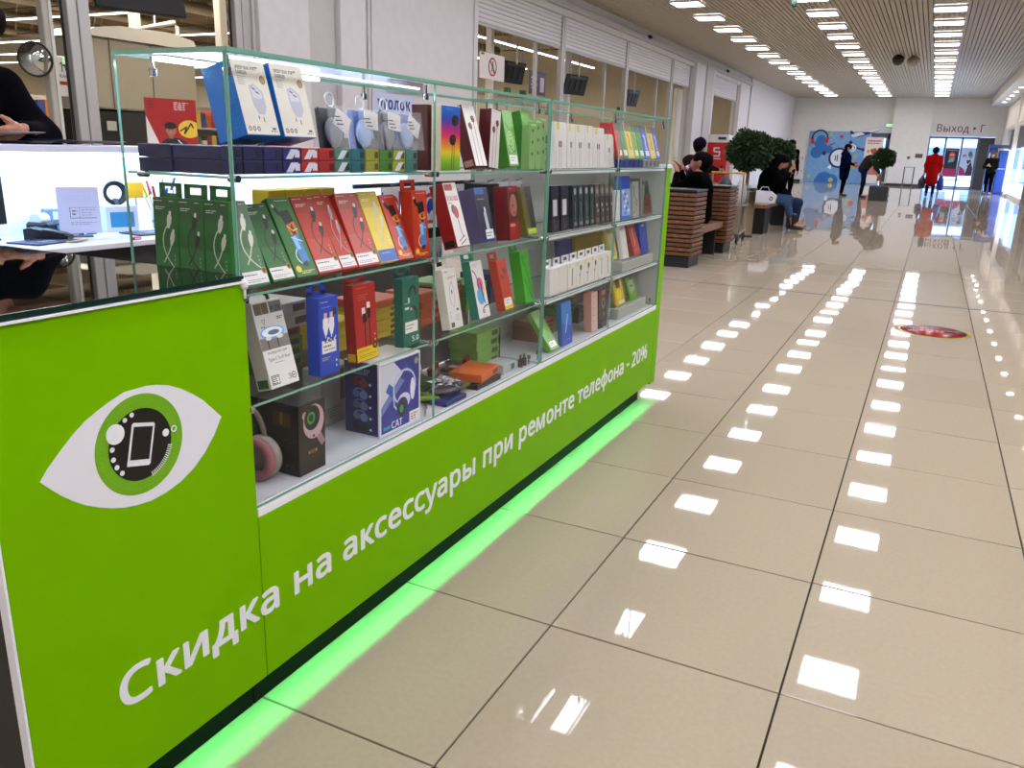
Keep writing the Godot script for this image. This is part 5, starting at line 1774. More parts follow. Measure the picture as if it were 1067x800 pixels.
func pack_parts(t: Node3D, style: String, w: float, h: float, d: float, opt := "") -> void:
	# body, printed front and tab of one pack; the thing's own frame has x along the front, y up, z out
	var bc := body_color(style)
	var body := mat(Color(minf(bc.r * 1.18, 0.9), minf(bc.g * 1.18, 0.9), minf(bc.b * 1.18, 0.9)), 0.38)
	var s := S()
	box(s, Vector3(0, h / 2, -d / 2), Vector3(w - 0.001, h, d), 0.0012)
	put(s, "body", body, t)
	sheet("printed_front", prt(style), t, Vector3(0, h / 2, 0.0004), Vector3(w / 2 - 0.0015, 0, 0), Vector3(0, h / 2 - 0.0015, 0))
	if style == "cat" or style == "black_box":
		sheet("printed_side", prt("cat_side" if style == "cat" else "black_side"), t, Vector3(-w / 2 + 0.0001, h / 2, -d / 2), Vector3(0, 0, d / 2 - 0.0015), Vector3(0, h / 2 - 0.0015, 0))
	if style in ["typec", "red_plugs", "sound", "maroon_white"]:
		var q := S()
		box(q, Vector3(-w / 2, h * 0.07, -d / 2), Vector3(0.001, h * 0.1, d * 0.7))
		put(q, "side_label", mat({"typec": Color(0.10, 0.36, 0.14), "red_plugs": Color(0.78, 0.66, 0.06), "sound": Color(0.16, 0.10, 0.06), "maroon_white": Color(0.62, 0.5, 0.45)}[style], 0.4), t)
	if style == "charger":
		# tick of dotted texture on the blue sides
		var q := S()
		for k in 14:
			for j in 5:
				box(q, Vector3(-w / 2, h * (0.06 + 0.065 * k), -d * (0.12 + 0.18 * j)), Vector3(0.0006, 0.0022, 0.0022))
		put(q, "dot_print", mat(Color(0.20, 0.50, 0.72), 0.4), t).set_meta("kind", "stuff")
	if opt == "tab":
		var th := 0.028
		var tw := w * 0.92
		var tb := S()
		var z := -d + 0.0012
		box(tb, Vector3(0, h + th * 0.14, z), Vector3(tw, th * 0.3, 0.0016))
		box(tb, Vector3(0, h + th * 0.87, z), Vector3(tw, th * 0.26, 0.0016))
		box(tb, Vector3(-tw * 0.37, h + th * 0.5, z), Vector3(tw * 0.26, th, 0.0016))
		box(tb, Vector3(tw * 0.37, h + th * 0.5, z), Vector3(tw * 0.26, th, 0.0016))
		put(tb, "hang_tab", body, t)
	elif opt == "hook":
		var tb := S()
		tube(tb, [Vector3(-0.03, h, -d * 0.5), Vector3(-0.028, h + 0.012, -d * 0.5), Vector3(-0.01, h + 0.021, -d * 0.5), Vector3(0.012, h + 0.02, -d * 0.5), Vector3(0.028, h + 0.010, -d * 0.5), Vector3(0.03, h, -d * 0.5)], 0.004, 8)
		put(tb, "black_hanger", mat(Color(0.03, 0.03, 0.03), 0.4), t)

func pack(nm: String, label: String, cat: String, grp: String, style: String, z: float, y: float, x: float, w: float, h: float, d: float, lean: float, opt := "", roll := 0.0, b0 := KB) -> Node3D:
	var t := thing(nm, label, cat, Vector3(x, y + d * sin(maxf(lean, 0.0)) + 0.0005, z), 0.0, grp)
	t.basis = b0 * Basis(Vector3.RIGHT, -lean) * Basis(Vector3.BACK, roll)
	pack_parts(t, style, w, h, d, opt)
	return t

func flat_box(nm: String, label: String, grp: String, at: Vector3, size: Vector3, c: Color, turn := 0.0, band := Color(0, 0, 0, 0)) -> Node3D:
	# a carton lying flat, with a lid seam and a small label
	var t := thing(nm, label, "box", at, turn, grp)
	var s := S()
	box(s, Vector3(0, size.y / 2, 0), size, 0.0015)
	put(s, "body", mat(c, 0.45), t)
	var q := S()
	box(q, Vector3(size.x / 2, size.y * 0.5, -size.z * 0.28), Vector3(0.0012, size.y * 0.55, size.z * 0.26))
	put(q, "end_label", mat(band if band.a > 0.0 else c.darkened(0.55), 0.45), t)
	return t

func build_products() -> void:
	var rows := [
		["cable_box", "green cable box with a white plug at the left end of the leaning row", "box", "cable boxes on the second shelf", "cable_green_white", -0.020, 0.950, -0.425, 0.072, 0.173, 0.018, 0.347],
		["cable_box", "green cable box with a black plug and white price strip", "box", "cable boxes on the second shelf", "cable_green_black", -0.098, 0.950, -0.425, 0.069, 0.170, 0.018, 0.469],
		["cable_box", "green cable box printed with a burning and freezing phone", "box", "cable boxes on the second shelf", "fire_green", -0.170, 0.950, -0.425, 0.070, 0.179, 0.018, 0.451],
		["cable_box", "orange red cable box with a black plug beside the green phone box", "box", "cable boxes on the second shelf", "cable_red_black", -0.248, 0.950, -0.425, 0.082, 0.180, 0.018, 0.449],
		["cable_box", "orange red cable box with a pale grey plug", "box", "cable boxes on the second shelf", "cable_red_grey", -0.319, 0.950, -0.425, 0.058, 0.184, 0.018, 0.481],
		["cable_box", "orange red cable box with a black plug beside the yellow box", "box", "cable boxes on the second shelf", "cable_red_black", -0.393, 0.950, -0.425, 0.086, 0.180, 0.018, 0.406],
		["cable_box", "yellow cable box with a blue foot", "box", "cable boxes on the second shelf", "cable_yellow", -0.477, 0.950, -0.425, 0.077, 0.181, 0.018, 0.402],
		["cable_box", "orange cable box printed with a blue phone, leaning behind the upright one", "box", "cable boxes on the second shelf", "fire_orange", -0.550, 0.950, -0.425, 0.067, 0.169, 0.018, 0.382],
		["cable_box", "upright orange cable box with a hanging tab and blue phone print", "box", "cable boxes on the second shelf", "fire_orange", -0.623, 0.950, -0.425, 0.073, 0.172, 0.035, 0.070, "tab"],
		["cable_box", "white charging cable box with a glowing ring picture and black hanger", "box", "boxes leaning at the front of the third shelf", "typec", -0.085, 0.725, -0.425, 0.088, 0.185, 0.040, 0.257, "hook"],
		["cable_box", "blue cable box with two white plugs and a blue hanging tab", "box", "boxes leaning at the front of the third shelf", "blue_plugs", -0.232, 0.725, -0.425, 0.070, 0.180, 0.035, 0.000, "tab"],
		["cable_box", "red cable box with a yellow foot and two black plugs", "box", "boxes leaning at the front of the third shelf", "red_plugs", -0.379, 0.725, -0.425, 0.089, 0.188, 0.030, 0.058, "tab"],
		["cable_box", "teal cable box with a white price sticker and large numeral", "box", "boxes leaning at the front of the third shelf", "teal_five", -0.571, 0.725, -0.425, 0.079, 0.181, 0.028, 0.017, "tab"],
		["cable_box", "slim white cable box with a thin looped cable picture", "box", "boxes leaning at the front of the third shelf", "white_loop", -0.810, 0.725, -0.425, 0.074, 0.173, 0.030, 0.186, "tab"],
		["cable_box", "white fronted teal cable box with a pink and blue swirl", "box", "boxes leaning at the front of the third shelf", "teal_swirl", -0.981, 0.725, -0.425, 0.074, 0.178, 0.030, 0.227, "tab"],
		["earphone_box", "orange red earphone box with a yellow and white price strip", "box", "boxes leaning at the front of the third shelf", "orange_ear", -1.151, 0.725, -0.425, 0.065, 0.163, 0.030, 0.248, "tab"],
		["cable_box", "bright green cable box with a black cord and green tab", "box", "boxes leaning at the front of the third shelf", "lime_cord", -1.304, 0.725, -0.425, 0.065, 0.176, 0.040, 0.188, "tab"],
		["earphone_box", "white and red earphone box with bold red lettering", "box", "boxes on the second shelf, right half of the near case", "sound", -0.843, 0.950, -0.425, 0.073, 0.182, 0.045, 0.301],
		["toothbrush_box", "dark blue box showing a white electric toothbrush", "box", "boxes on the second shelf, right half of the near case", "brush", -0.998, 0.950, -0.425, 0.081, 0.161, 0.060, 0.231],
		["headset_box", "tall blue box behind the toothbrush box", "box", "boxes on the second shelf, right half of the near case", "plain_blue", -1.038, 0.950, -0.500, 0.074, 0.148, 0.050, 0.156],
		["toy_box", "dark red box printed with a face", "box", "boxes on the second shelf, right half of the near case", "red_face", -1.173, 0.950, -0.425, 0.072, 0.168, 0.050, 0.101],
		["gadget_box", "olive and black box with a lime price strip", "box", "boxes on the second shelf, right half of the near case", "olive", -1.304, 0.950, -0.425, 0.079, 0.160, 0.050, 0.227],
		["charger_box", "large white charger box with blue sides, the left one", "box", "chargers on the top shelf", "charger", -0.063, 1.225, -0.430, 0.092, 0.142, 0.075, 0.271],
		["charger_box", "large white charger box with blue sides, the right one", "box", "chargers on the top shelf", "charger", -0.169, 1.225, -0.430, 0.098, 0.145, 0.075, 0.252],
		["earphone_box", "maroon earphone box at the left end of the earphones", "box", "earphone boxes on the top shelf", "maroon", -0.724, 1.172, -0.460, 0.039, 0.167, 0.050, 0.012],
		["earphone_box", "rainbow striped earphone box", "box", "earphone boxes on the top shelf", "rainbow", -0.762, 1.172, -0.425, 0.101, 0.168, 0.030, 0.000],
		["earphone_box", "pale green pack behind the lime boxes, left", "box", "earphone boxes on the top shelf", "pale_green", -1.257, 1.172, -0.415, 0.043, 0.140, 0.030, -0.007],
		["earphone_box", "pale green pack behind the lime boxes, middle", "box", "earphone boxes on the top shelf", "pale_green", -1.304, 1.172, -0.415, 0.041, 0.151, 0.030, 0.020],
		["earphone_box", "pale green pack beside the glass joint", "box", "earphone boxes on the top shelf", "pale_green", -1.347, 1.172, -0.415, 0.038, 0.159, 0.030, 0.038],
		["earphone_box", "tall white earphone pack with a yellow corner, first from the glass joint", "box", "white earphone packs on the top shelf of the far case", "white_ear", -1.574, 1.172, -0.450, 0.107, 0.157, 0.020, 0.051],
		["earphone_box", "tall white earphone pack with a yellow corner, second from the glass joint", "box", "white earphone packs on the top shelf of the far case", "white_ear", -1.675, 1.172, -0.450, 0.070, 0.155, 0.020, 0.058],
		["earphone_box", "tall white earphone pack with a yellow corner, third from the glass joint", "box", "white earphone packs on the top shelf of the far case", "white_ear", -1.762, 1.172, -0.450, 0.097, 0.155, 0.020, 0.058],
		["earphone_box", "tall white earphone pack with a yellow corner, fourth from the glass joint", "box", "white earphone packs on the top shelf of the far case", "white_ear", -1.854, 1.172, -0.450, 0.076, 0.155, 0.020, 0.064],
		["earphone_box", "tall white earphone pack with a yellow corner, fifth from the glass joint", "box", "white earphone packs on the top shelf of the far case", "white_ear", -1.957, 1.172, -0.450, 0.118, 0.151, 0.020, 0.066],
		["earphone_box", "shorter white earphone pack, left one of two beside the cards", "box", "white earphone packs on the top shelf of the far case", "white_ear", -2.079, 1.172, -0.450, 0.081, 0.130, 0.020, 0.069],
		["earphone_box", "shorter white earphone pack, right one of two beside the cards", "box", "white earphone packs on the top shelf of the far case", "white_ear", -2.157, 1.172, -0.450, 0.065, 0.121, 0.020, 0.082],
		["blister_pack", "large red pack behind the shorter white packs", "pack", "", "plain_red", -2.541, 1.172, -0.620, 0.157, 0.189, 0.020, 0.048],
		["cable_card", "red cable card leaning at the far end of the top shelf", "card", "coloured cards leaning on the top shelf", "red_card", -2.163, 1.207, -0.430, 0.061, 0.148, 0.012, 0.260],
		["cable_card", "pale green cable card leaning at the far end of the top shelf", "card", "coloured cards leaning on the top shelf", "green_card", -2.231, 1.207, -0.430, 0.063, 0.148, 0.012, 0.266],
		["cable_card", "golden yellow cable card leaning at the far end of the top shelf", "card", "coloured cards leaning on the top shelf", "yellow_card", -2.307, 1.207, -0.430, 0.078, 0.148, 0.012, 0.273],
		["cable_card", "lime cable card leaning at the far end of the top shelf", "card", "coloured cards leaning on the top shelf", "lime_card", -2.382, 1.207, -0.430, 0.061, 0.148, 0.012, 0.273],
		["cable_card", "dark green cable card leaning at the far end of the top shelf", "card", "coloured cards leaning on the top shelf", "green_card", -2.455, 1.207, -0.430, 0.070, 0.149, 0.012, 0.279],
		["cable_card", "blue and white cable card leaning at the far end of the top shelf", "card", "coloured cards leaning on the top shelf", "blue_card", -2.537, 1.207, -0.430, 0.079, 0.149, 0.012, 0.286],
		["cable_card", "pale yellow cable card leaning at the far end of the top shelf", "card", "coloured cards leaning on the top shelf", "yellow_card", -2.625, 1.207, -0.430, 0.083, 0.149, 0.012, 0.286],
		["cable_card", "light blue cable card leaning at the far end of the top shelf", "card", "coloured cards leaning on the top shelf", "blue_card", -2.701, 1.207, -0.430, 0.054, 0.149, 0.012, 0.292],
		["blister_pack", "black blister pack with a white adapter, first of its kind from the left", "pack", "dark packs on the second shelf of the far case", "dark_white", -1.532, 0.950, -0.440, 0.069, 0.163, 0.020, 0.067],
		["blister_pack", "black blister pack with a white adapter, second of its kind from the left", "pack", "dark packs on the second shelf of the far case", "dark_white", -1.621, 0.950, -0.440, 0.073, 0.162, 0.020, 0.074],
		["blister_pack", "dark teal blister pack with a thin earphone, first of its kind from the left", "pack", "dark packs on the second shelf of the far case", "dark_teal", -1.720, 0.950, -0.440, 0.053, 0.160, 0.020, 0.075],
		["blister_pack", "dark teal blister pack with a thin earphone, second of its kind from the left", "pack", "dark packs on the second shelf of the far case", "dark_teal", -1.779, 0.950, -0.440, 0.054, 0.161, 0.020, 0.081],
		["blister_pack", "dark teal blister pack with a thin earphone, third of its kind from the left", "pack", "dark packs on the second shelf of the far case", "dark_teal", -1.840, 0.950, -0.440, 0.057, 0.160, 0.020, 0.082],
		["blister_pack", "dark teal blister pack with a thin earphone, fourth of its kind from the left", "pack", "dark packs on the second shelf of the far case", "dark_teal", -1.899, 0.950, -0.440, 0.053, 0.159, 0.020, 0.082],
		["blister_pack", "grey brown blister pack with pale dots, first of its kind from the left", "pack", "dark packs on the second shelf of the far case", "brown_pack", -1.958, 0.950, -0.440, 0.054, 0.158, 0.020, 0.089],
		["blister_pack", "grey brown blister pack with pale dots, second of its kind from the left", "pack", "dark packs on the second shelf of the far case", "brown_pack", -2.016, 0.950, -0.440, 0.050, 0.158, 0.020, 0.089],
		["blister_pack", "grey brown blister pack with pale dots, third of its kind from the left", "pack", "dark packs on the second shelf of the far case", "brown_pack", -2.073, 0.950, -0.440, 0.052, 0.157, 0.020, 0.090],
		["blister_pack", "grey brown blister pack with pale dots, fourth of its kind from the left", "pack", "dark packs on the second shelf of the far case", "brown_pack", -2.132, 0.950, -0.440, 0.054, 0.156, 0.020, 0.090],
		["cable_box", "slim white box beside the blue bag", "box", "small goods at the far end of the second shelf", "plain_white", -2.167, 0.950, -0.430, 0.061, 0.128, 0.030, 0.062],
		["blister_pack", "blue and white striped hanging pack", "pack", "small goods at the far end of the second shelf", "blue_white", -2.281, 0.950, -0.430, 0.116, 0.186, 0.030, 0.092],
		["blister_pack", "pale pack with a green stripe", "pack", "small goods at the far end of the second shelf", "green_white", -2.421, 0.950, -0.430, 0.083, 0.159, 0.030, 0.101],
		["toy_pack", "clear pack with a brown and dark toy", "pack", "small goods at the far end of the second shelf", "brown_toy", -2.580, 0.950, -0.430, 0.177, 0.170, 0.050, 0.100],
		["gadget_box", "white box with a hanging tab, number one of the white row", "box", "white boxes in a row on the third shelf of the far case", "plain_white", -1.512, 0.725, -0.425, 0.078, 0.099, 0.030, 0.050, "tab"],
		["gadget_box", "white box with a hanging tab, number two of the white row", "box", "white boxes in a row on the third shelf of the far case", "plain_white", -1.593, 0.725, -0.425, 0.072, 0.100, 0.030, 0.050, "tab"],
		["gadget_box", "white box with a hanging tab, number three of the white row", "box", "white boxes in a row on the third shelf of the far case", "white_dark", -1.681, 0.725, -0.425, 0.076, 0.101, 0.030, 0.059, "tab"],
		["gadget_box", "white box with a hanging tab, number four of the white row", "box", "white boxes in a row on the third shelf of the far case", "white_ear2", -1.761, 0.725, -0.425, 0.075, 0.102, 0.030, 0.059, "tab"],
		["gadget_box", "white box with a hanging tab, number five of the white row", "box", "white boxes in a row on the third shelf of the far case", "white_ear2", -1.844, 0.725, -0.425, 0.079, 0.103, 0.030, 0.058, "tab"],
		["gadget_box", "white box with a hanging tab, number six of the white row", "box", "white boxes in a row on the third shelf of the far case", "white_ear2", -1.923, 0.725, -0.425, 0.071, 0.104, 0.030, 0.067, "tab"],
		["gadget_box", "white box with a hanging tab, number seven of the white row", "box", "white boxes in a row on the third shelf of the far case", "white_stylus", -2.002, 0.725, -0.425, 0.073, 0.105, 0.030, 0.067, "tab"],
		["gadget_box", "white box with a hanging tab, number eight of the white row", "box", "white boxes in a row on the third shelf of the far case", "white_stylus", -2.080, 0.725, -0.425, 0.071, 0.106, 0.030, 0.075, "tab"],
		["blister_pack", "blue pack half hidden behind the white row", "pack", "packs behind the white row", "plain_blue", -1.929, 0.725, -0.550, 0.143, 0.157, 0.020, 0.102],
		["blister_pack", "wide olive yellow bag behind the white row", "pack", "packs behind the white row", "olive_bag", -2.197, 0.725, -0.550, 0.351, 0.163, 0.020, 0.080],
		["blister_pack", "pale yellow edged card right of the white row", "card", "boxes leaning at the far end of the third shelf", "yellow_edge", -2.170, 0.785, -0.430, 0.073, 0.130, 0.020, 0.273],
		["cable_box", "slim white box leaning left of the red box", "box", "boxes leaning at the far end of the third shelf", "plain_white", -2.322, 0.775, -0.430, 0.073, 0.141, 0.020, 0.229],
		["cable_box", "red box leaning beside the blue one at the far end", "box", "boxes leaning at the far end of the third shelf", "red_white", -2.485, 0.770, -0.430, 0.100, 0.143, 0.030, 0.335],
		["cable_box", "blue box leaning at the far end of the third shelf", "box", "boxes leaning at the far end of the third shelf", "blue_white2", -2.598, 0.770, -0.430, 0.112, 0.145, 0.030, 0.188],
		["razor_box", "slim sky blue box standing near the glass joint", "box", "goods standing on the showcase floor", "sky_box", -1.675, 0.508, -0.430, 0.097, 0.166, 0.020, 0.091],
		["gadget_box", "pale pink box standing on the showcase floor", "box", "goods standing on the showcase floor", "pink_box", -1.968, 0.508, -0.430, 0.073, 0.165, 0.035, 0.067],
		["watch_box", "dark maroon box with a grey watch picture", "box", "goods standing on the showcase floor", "watch", -2.066, 0.508, -0.430, 0.100, 0.165, 0.030, 0.061],
		["cable_card", "yellow card with a star burst at the far end of the showcase floor", "card", "goods standing on the showcase floor", "yellow_star", -2.356, 0.558, -0.450, 0.121, 0.121, 0.012, 0.293],
		["cable_card", "lime card with a pale picture at the far end of the showcase floor", "card", "goods standing on the showcase floor", "lime_pic", -2.542, 0.558, -0.450, 0.117, 0.107, 0.012, 0.334],
		["headset_box", "blue and white boxed headset with cat ears picture", "box", "goods standing on the showcase floor", "cat", -0.517, 0.508, -0.425, 0.191, 0.198, 0.110, 0.000],
		["headset_box", "black gaming headset box with a pink ear cup picture", "box", "goods standing on the showcase floor", "black_box", -0.166, 0.508, -0.430, 0.092, 0.169, 0.145, -0.024],
		["gadget_box", "grey white box behind the black headset box", "box", "goods standing on the showcase floor", "grey_box", -0.467, 0.508, -0.600, 0.132, 0.158, 0.060, -0.044],
		["cable_box", "lime box leaning to the side against the glass joint", "box", "goods standing on the showcase floor", "lime_lean", -1.546, 0.508, -0.425, 0.081, 0.163, 0.020, 0.607],
		["earphone_box", "white and maroon earphone box leaning left beside the rainbow box", "box", "earphone boxes on the top shelf", "maroon_white", -0.939, 1.172, -0.425, 0.071, 0.175, 0.040, 0.302],
		["earphone_box", "lime green earphone box with a cream flap", "box", "earphone boxes on the top shelf", "lime_ear", -1.153, 1.172, -0.425, 0.068, 0.169, 0.050, 0.209],
		["earphone_box", "lime green earphone box nearest the glass joint", "box", "earphone boxes on the top shelf", "lime_ear", -1.303, 1.172, -0.425, 0.070, 0.176, 0.050, 0.264],

	]
	for r in rows:
		pack(r[0], r[1], r[2], r[3], r[4], r[5], r[6], r[7], r[8], r[9], r[10], r[11], r[12] if r.size() > 12 else "")
	# maroon box tilted the other way, against its neighbour
	pack("earphone_box", "white and maroon earphone box tilted right against the lime box", "box", "earphone boxes on the top shelf", "maroon_white", -1.03, 1.176, -0.435, 0.062, 0.168, 0.04, 0.02, "", -0.10)
	# three green boxes facing the open end of the case
	var st := ["cable_green_plain", "cable_green_brown", "cable_green_plain"]
	var nm := ["a white plug at the back corner", "a dark brown plug in the middle", "a white plug beside the glass edge"]
	for k in 3:
		pack("cable_box", "green cable box facing the worktop with %s" % nm[k], "box", "green boxes facing the worktop", st[k], 0.046, S2, -0.60 + k * 0.068, 0.066, 0.172, 0.018, 0.03, "tab", 0.0, Basis())
	# stacks of small flat boxes under the chargers
	var cs := [Color(0.03, 0.04, 0.25), Color(0.03, 0.04, 0.25), Color(0.04, 0.05, 0.30), Color(0.03, 0.05, 0.38), Color(0.62, 0.10, 0.09), Color(0.60, 0.05, 0.05), Color(0.20, 0.46, 0.38), Color(0.04, 0.36, 0.40), Color(0.55, 0.55, 0.14), Color(0.22, 0.45, 0.10), Color(0.55, 0.58, 0.16), Color(0.20, 0.42, 0.38)]
	var cn := ["navy", "navy", "dark blue", "blue", "red and white", "deep red", "sea green", "teal", "olive yellow", "green", "yellow green", "grey green"]
	for k in 12:
		for j in 2:
			var z := 0.018 - k * 0.0555
			var t := flat_box("small_flat_box", "small %s flat box under the chargers, %s layer, %s from the left" % [cn[k], "lower" if j == 0 else "upper", ["first", "second", "third", "fourth", "fifth", "sixth", "seventh", "eighth", "ninth", "tenth", "eleventh", "twelfth"][k]], "small flat boxes under the chargers", Vector3(-0.50, S1 + j * 0.0262 + 0.0003, z), Vector3(0.125, 0.0255, 0.053), cs[k].lightened(0.05 * j), 0.0, Color(0.8, 0.8, 0.85) if k in [3, 4] else Color(0, 0, 0, 0))
			if k in [3, 4, 6, 10]:
				var q := S()
				prism(q, PackedVector2Array([Vector2(-0.02, 0.003), Vector2(-0.002, 0.003), Vector2(0.016, 0.022), Vector2(-0.004, 0.022)]), 0.0, 0.0012, Transform3D(KB, Vector3(0.0625, 0, 0)))
				put(q, "pale_flash", mat(Color(0.80, 0.80, 0.86), 0.4), t)
	for k in 2:
		flat_box("small_flat_box", "navy flat box seen through the end pane, %s of its pair" % ["lower", "upper"][k], "navy boxes by the end pane", Vector3(-0.612, S1 + k * 0.0262 + 0.0003, 0.0), Vector3(0.09, 0.0255, 0.09), Color(0.03, 0.04, 0.25))
	# bagged earphone cases with white labels
	for k in 4:
		var z: float = [-0.315, -0.425, -0.520, -0.602][k]
		var t := thing("earphone_bag", "clear bag holding grey earphones with a white label, %s from the chargers" % ["first", "second", "third", "fourth"][k], "bag", Vector3(-0.445, S1 + 0.053, z), 0.0, "bagged earphones on the top shelf")
		t.basis = KB * Basis(Vector3.RIGHT, -0.14)
		var dark := k == 0 or k == 2
		var s := S()
		box(s, Vector3(0, 0.044, -0.02), Vector3(0.082, 0.088, 0.012), 0.003)
		put(s, "backing_card", mat(Color(0.10, 0.11, 0.14) if dark else Color(0.30, 0.40, 0.66), 0.4), t)
		s = S()
		ball(s, Vector3(-0.008, 0.034, -0.006), Vector3(0.026, 0.032, 0.014), 8)
		put(s, "earphone_case", mat(Color(0.46, 0.47, 0.52) if dark else Color(0.62, 0.72, 0.90), 0.3), t)
		s = S()
		box(s, Vector3(0.002, 0.058, 0.008), Vector3(0.052, 0.040, 0.0012), 0.0, Transform3D(Basis(Vector3.BACK, -0.5 if k % 3 == 0 else -0.12), Vector3(-0.02 if k % 3 == 0 else 0.0, 0.006, 0)))
		put(s, "white_label", mat(Color(0.86, 0.85, 0.84), 0.5), t)
		s = S()
		for j in 3:
			box(s, Vector3(-0.008 + 0.004 * j, 0.066 - j * 0.008, 0.0095), Vector3(0.022, 0.0028, 0.0006))
		put(s, "label_print", mat(Color(0.2, 0.2, 0.24), 0.5), t).set_meta("kind", "stuff")
		s = S()
		box(s, Vector3(0.022, 0.012, -0.004), Vector3(0.034, 0.022, 0.004), 0.001)
		put(s, "green_slip", mat(Color(0.06, 0.20, 0.08), 0.4), t)
		s = S()
		box(s, Vector3(0, 0.044, 0.0125), Vector3(0.086, 0.092, 0.0008))
		put(s, "clear_front", glass(Color(0.95, 0.97, 1.0), 0.10), t)
		s = S()
		var ring := []
		for j in 16:
			ring.append(Vector3(cos(TAU * j / 16) * 0.014, 0.104 + sin(TAU * j / 16) * 0.015, -0.012))
		tube(s, ring, 0.0022, 6, true)
		put(s, "ring_handle", mat(Color(0.82, 0.83, 0.88), 0.3), t)
	# blister cards hanging at the back of the second shelf
	for k in 8:
		var z: float = -0.83 - k * 0.107 if k < 5 else -1.43 - (k - 5) * 0.115
		var t := thing("hanging_card", "white hanging card with red and blue print, %s on the back rail" % ["first", "second", "third", "fourth", "fifth", "sixth", "seventh", "eighth"][k], "card", Vector3(-0.665, 0.985, z), 0.0, "cards hanging on the back rail")
		t.basis = KB
		var s := S()
		box(s, Vector3(0, 0.066, -0.002), Vector3(0.096, 0.132, 0.003), 0.001)
		put(s, "card", mat(Color(0.84, 0.85, 0.88), 0.45), t)
		sheet("printed_front", prt("pack_cards"), t, Vector3(0, 0.066, 0.0), Vector3(0.047, 0, 0), Vector3(0, 0.065, 0))
		s = S()
		tube(s, [Vector3(0, 0.136, -0.004), Vector3(0, 0.142, 0.02), Vector3(0, 0.146, 0.022)], 0.002, 6)
		put(s, "hook", mat(Color(0.5, 0.5, 0.5), 0.3, 0.8), t)
	var rl := thing("hanging_rail", "thin dark rail at the back carrying the hanging cards", "rail", Vector3(-0.672, 1.122, -1.0))
	var rs := S()
	box(rs, Vector3.ZERO, Vector3(0.008, 0.012, 0.68), 0.001)
	put(rs, "bar", mat(Color(0.15, 0.15, 0.16), 0.4), rl)
	# stacks standing behind the front row
	var cart := func(nm2: String, kind: String, at: Vector3, n: int, sz: Vector3, c: Color, grp2: String) -> void:
		for j in n:
			flat_box(nm2, "%s, %s in its stack" % [kind, ["bottom one", "second up", "third up", "fourth up", "fifth up", "sixth up"][j]], grp2, at + Vector3(RNG.randf_range(-0.003, 0.003), j * (sz.y + 0.0004) + 0.0003, RNG.randf_range(-0.003, 0.003)), sz, c, RNG.randf_range(-0.02, 0.02))
	cart.call("carton", "yellow carton behind the red cable box", Vector3(-0.60, S3, -0.62), 5, Vector3(0.12, 0.0165, 0.14), Color(0.72, 0.64, 0.10), "yellow cartons on the third shelf")
	cart.call("carton", "yellow carton behind the blue cable box", Vector3(-0.60, S3, -0.44), 4, Vector3(0.12, 0.019, 0.11), Color(0.66, 0.58, 0.10), "yellow cartons on the third shelf")
	flat_box("carton", "orange carton on top of the yellow stack", "", Vector3(-0.60, S3 + 0.0852, -0.62), Vector3(0.13, 0.022, 0.15), Color(0.70, 0.30, 0.07))
	cart.call("carton", "green carton behind the white cable box", Vector3(-0.60, S3, -0.20), 3, Vector3(0.12, 0.024, 0.15), Color(0.24, 0.36, 0.14), "cartons behind the white cable box")
	flat_box("carton", "brown carton under the grey ones behind the white cable box", "", Vector3(-0.60, S3 + 0.0737, -0.20), Vector3(0.12, 0.02, 0.14), Color(0.36, 0.20, 0.12))
	for k in 2:
		flat_box("carton", "grey white carton, %s of the two behind the white cable box" % ["lower", "upper"][k], "", Vector3(-0.60, S3 + 0.0945 + k * 0.0305, -0.22 + 0.006 * k), Vector3(0.13, 0.03, 0.17), Color(0.60, 0.59, 0.57), 0.05)
	cart.call("carton", "orange carton behind the teal cable box", Vector3(-0.59, S3, -0.83), 4, Vector3(0.12, 0.024, 0.10), Color(0.66, 0.28, 0.08), "orange cartons on the third shelf")
	cart.call("carton", "brick red carton behind the slim white box", Vector3(-0.60, S3, -0.97), 5, Vector3(0.12, 0.019, 0.12), Color(0.50, 0.16, 0.09), "red cartons on the third shelf")
	cart.call("carton", "lime carton behind the swirl box", Vector3(-0.60, S3, -1.13), 4, Vector3(0.12, 0.021, 0.13), Color(0.26, 0.48, 0.10), "lime cartons on the third shelf")
	flat_box("carton", "pale green lid carton on the red stack", "", Vector3(-0.60, S3 + 0.0976, -0.97), Vector3(0.125, 0.012, 0.13), Color(0.42, 0.60, 0.30))
	flat_box("carton", "dark blue carton at the back by the glass joint", "", Vector3(-0.60, S3 + 0.0003, -1.28), Vector3(0.12, 0.10, 0.10), Color(0.08, 0.12, 0.30))
	# second shelf, behind the leaning row
	for k in 4:
		flat_box("carton", "yellow carton standing behind the leaning cable row, %s from the left" % ["first", "second", "third", "fourth"][k], "yellow cartons behind the cable row", Vector3(-0.645, S2 + 0.0003, -0.30 - k * 0.062), Vector3(0.05, 0.176, 0.058), Color(0.64, 0.56, 0.08))
	flat_box("carton", "green carton standing behind the green cable boxes", "", Vector3(-0.645, S2 + 0.0003, -0.12), Vector3(0.05, 0.155, 0.15), Color(0.08, 0.34, 0.10))
	flat_box("carton", "deep red carton behind the upright orange box", "", Vector3(-0.60, S2 + 0.0003, -0.60), Vector3(0.09, 0.12, 0.07), Color(0.5, 0.11, 0.07))
	var sp := thing("speaker", "dark round speaker behind the upright orange cable box", "speaker", Vector3(-0.60, S2 + 0.1205, -0.60))
	var ss := S()
	lathe(ss, [Vector2(0, 0), Vector2(0.03, 0), Vector2(0.034, 0.008), Vector2(0.030, 0.026), Vector2(0.018, 0.036), Vector2(0, 0.039)], 20, Transform3D())
	put(ss, "body", mat(Color(0.14, 0.14, 0.13), 0.6), sp)
	ss = S()
